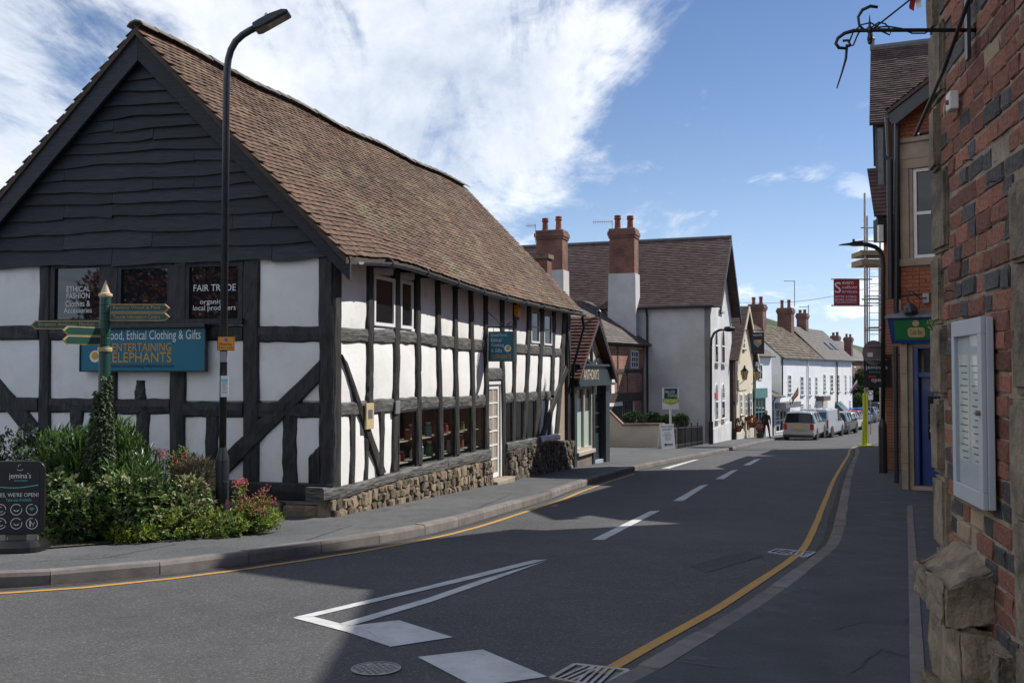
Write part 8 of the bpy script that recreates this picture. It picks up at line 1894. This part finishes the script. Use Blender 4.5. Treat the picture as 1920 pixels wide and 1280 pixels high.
# ------------------------------------------------------------------ person walking on the left pavement
def person():
    b = GP(1437, 821, PAVL); t = thing('person', 'person in dark clothes walking on the left pavement by the parked silver car', 'person', b)
    h = 1.70; K = h / 1.75
    def skin(name, pts, edges, rad, m, root=0, sub=2):
        me = bpy.data.meshes.new(name); me.from_pydata([Vector(p) * K for p in pts], edges, []); me.materials.append(MATS[m])
        o = link(name, me, t, local=True); s = o.modifiers.new('skin', 'SKIN'); s.use_smooth_shade = True; d = o.modifiers.new('sub', 'SUBSURF'); d.levels = 1; d.render_levels = sub
        for i, r in enumerate(rad): me.skin_vertices[0].data[i].radius = (r * K, r * K)
        me.skin_vertices[0].data[root].use_root = True
        return o
    P = [(0, 0, 0.95), (0, 0.01, 1.12), (0, 0.01, 1.32), (0, 0.0, 1.44), (0, -0.01, 1.52), (0, -0.03, 1.62), (0, -0.03, 1.70),
         (0.19, 0, 1.40), (0.25, 0.02, 1.14), (0.24, -0.08, 0.90), (-0.19, 0, 1.40), (-0.25, 0.03, 1.14), (-0.25, -0.02, 0.88),
         (0.10, 0, 0.90), (0.14, -0.12, 0.50), (0.17, -0.16, 0.09), (0.19, -0.28, 0.04), (-0.10, 0, 0.90), (-0.13, 0.06, 0.50), (-0.15, 0.20, 0.10), (-0.17, 0.10, 0.04)]
    E = [(0, 1), (1, 2), (2, 3), (3, 4), (4, 5), (5, 6), (2, 7), (7, 8), (8, 9), (2, 10), (10, 11), (11, 12), (0, 13), (13, 14), (14, 15), (15, 16), (0, 17), (17, 18), (18, 19), (19, 20)]
    Rr = [0.15, 0.14, 0.165, 0.10, 0.055, 0.085, 0.075, 0.075, 0.055, 0.042, 0.075, 0.055, 0.042, 0.10, 0.07, 0.05, 0.04, 0.10, 0.07, 0.05, 0.04]
    skin('body', P, E, Rr, 'cloth_black')
    # head with face and hair
    hd = MB(); c = Vector((0, -0.03, 1.635)) * K
    hd.lathe(c, [(0.03, -0.12), (0.062, -0.10), (0.078, -0.04), (0.085, 0.02), (0.078, 0.07), (0.05, 0.105), (0.0, 0.118)], 14); hd.lathe(c + Vector((0, -0.075, -0.01)), [(0.016, -0.03), (0.019, -0.015), (0.008, 0.03)], 6); hd.build('head', 'skin', t, local=True, smooth=True)
    hr = MB(); hr.lathe(c + Vector((0, 0.012, 0.035)), [(0.088, -0.01), (0.09, 0.02), (0.08, 0.055), (0.05, 0.085), (0.0, 0.097)], 14); hr.build('hair', 'hair_grey', t, local=True, smooth=True)
    for s in (-1, 1): MB().lathe(c + Vector((s * 0.03, -0.078, 0.012)), [(0.009, 0), (0.006, 0.006)], 6, (0, -1, 0)).build('eye', 'black_plastic', t, local=True); MB().lathe(c + Vector((s * 0.083, 0.0, -0.01)), [(0.022, 0), (0.016, 0.012)], 8, (s, 0.2, 0)).build('ear', 'skin', t, local=True)
    for s, w in ((1, Vector((0.24, -0.08, 0.90))), (-1, Vector((-0.25, -0.02, 0.88)))):
        pts = [w, w + Vector((0, -0.02, -0.07))]; ed = [(0, 1)]; ra = [0.026, 0.034]
        for k, (dx, l) in enumerate(((-0.028, 0.075), (-0.009, 0.085), (0.010, 0.08), (0.027, 0.06))):
            i = len(pts); pts += [w + Vector((dx * 0.4, -0.03 + dx, -0.11)), w + Vector((dx * 0.3, -0.035 + dx * 1.1, -0.11 - l * 0.6))]; ed += [(1, i), (i, i + 1)]; ra += [0.011, 0.009]
        i = len(pts); pts += [w + Vector((-s * 0.01, -0.06, -0.06)), w + Vector((-s * 0.015, -0.075, -0.10))]; ed += [(0, i), (i, i + 1)]; ra += [0.012, 0.010]
        skin('hand', pts, ed, ra, 'skin', sub=1)
    MB().box((-0.2 * K, -0.12, 0.0), (-0.04, 0.22, 0.09)).build('shoe', 'black_plastic', t, local=True, bevel=0.03) if False else None
mat('cloth_black', (0.012, 0.012, 0.015), (0.02, 0.02, 0.024), 0.9, scale=9); mat('skin', (0.42, 0.23, 0.16), None, 0.55); mat('hair_grey', (0.28, 0.25, 0.22), None, 0.8)
person()

# ------------------------------------------------------------------ across the junction, mirrored in the gable windows
mat('autumn_leaf', (0.10, 0.05, 0.012), (0.26, 0.075, 0.02), 0.6, scale=1.5, rnd=0.5)
c_ = Vector((-17.5, 0.2, G(0.2)))
tree('autumn_tree', 'red and green tree mirrored in the left window of the barn gable', c_, [(c_ + Vector((0, 0, 4.2)), (2.4, 2.2, 2.3)), (c_ + Vector((-1.6, 0.8, 3.4)), (1.6, 1.6, 1.6)), (c_ + Vector((1.5, -0.5, 3.6)), (1.6, 1.5, 1.5))], 'autumn_leaf', 260, 0.22)
def across():
    fr = Fr((-24, -6.0), (0.8, -0.6), (0.6, 0.8, 0)); t = thing('gabled_house', 'white gabled house mirrored in the right window of the barn gable', 'house', (-24, -6, G(-6)))
    z0 = G(-6) - 0.5; W = 9.0; ze = z0 + 4.2; zr = z0 + 8.0
    MB().prism(fr, [(0, z0), (W, z0), (W, ze), (W / 2, zr - 0.1), (0, ze)], -9, 0).build('wall', 'white_wall', t)
    for e in (-0.4, W + 0.4): slope_roof(fr.p(e, ze - 0.2, 0.5), fr.p(e, ze - 0.2, -9), fr.p(W / 2, zr, -9), fr.p(W / 2, zr, 0.5), 'tile', t, step=0.3, cols=30)
    for a in (1.2, 5.8): window(fr, (a, z0 + 1.3, a + 1.6, z0 + 2.8), 0.002, t, 'white', 'dark_glass', 2, 2)
across()
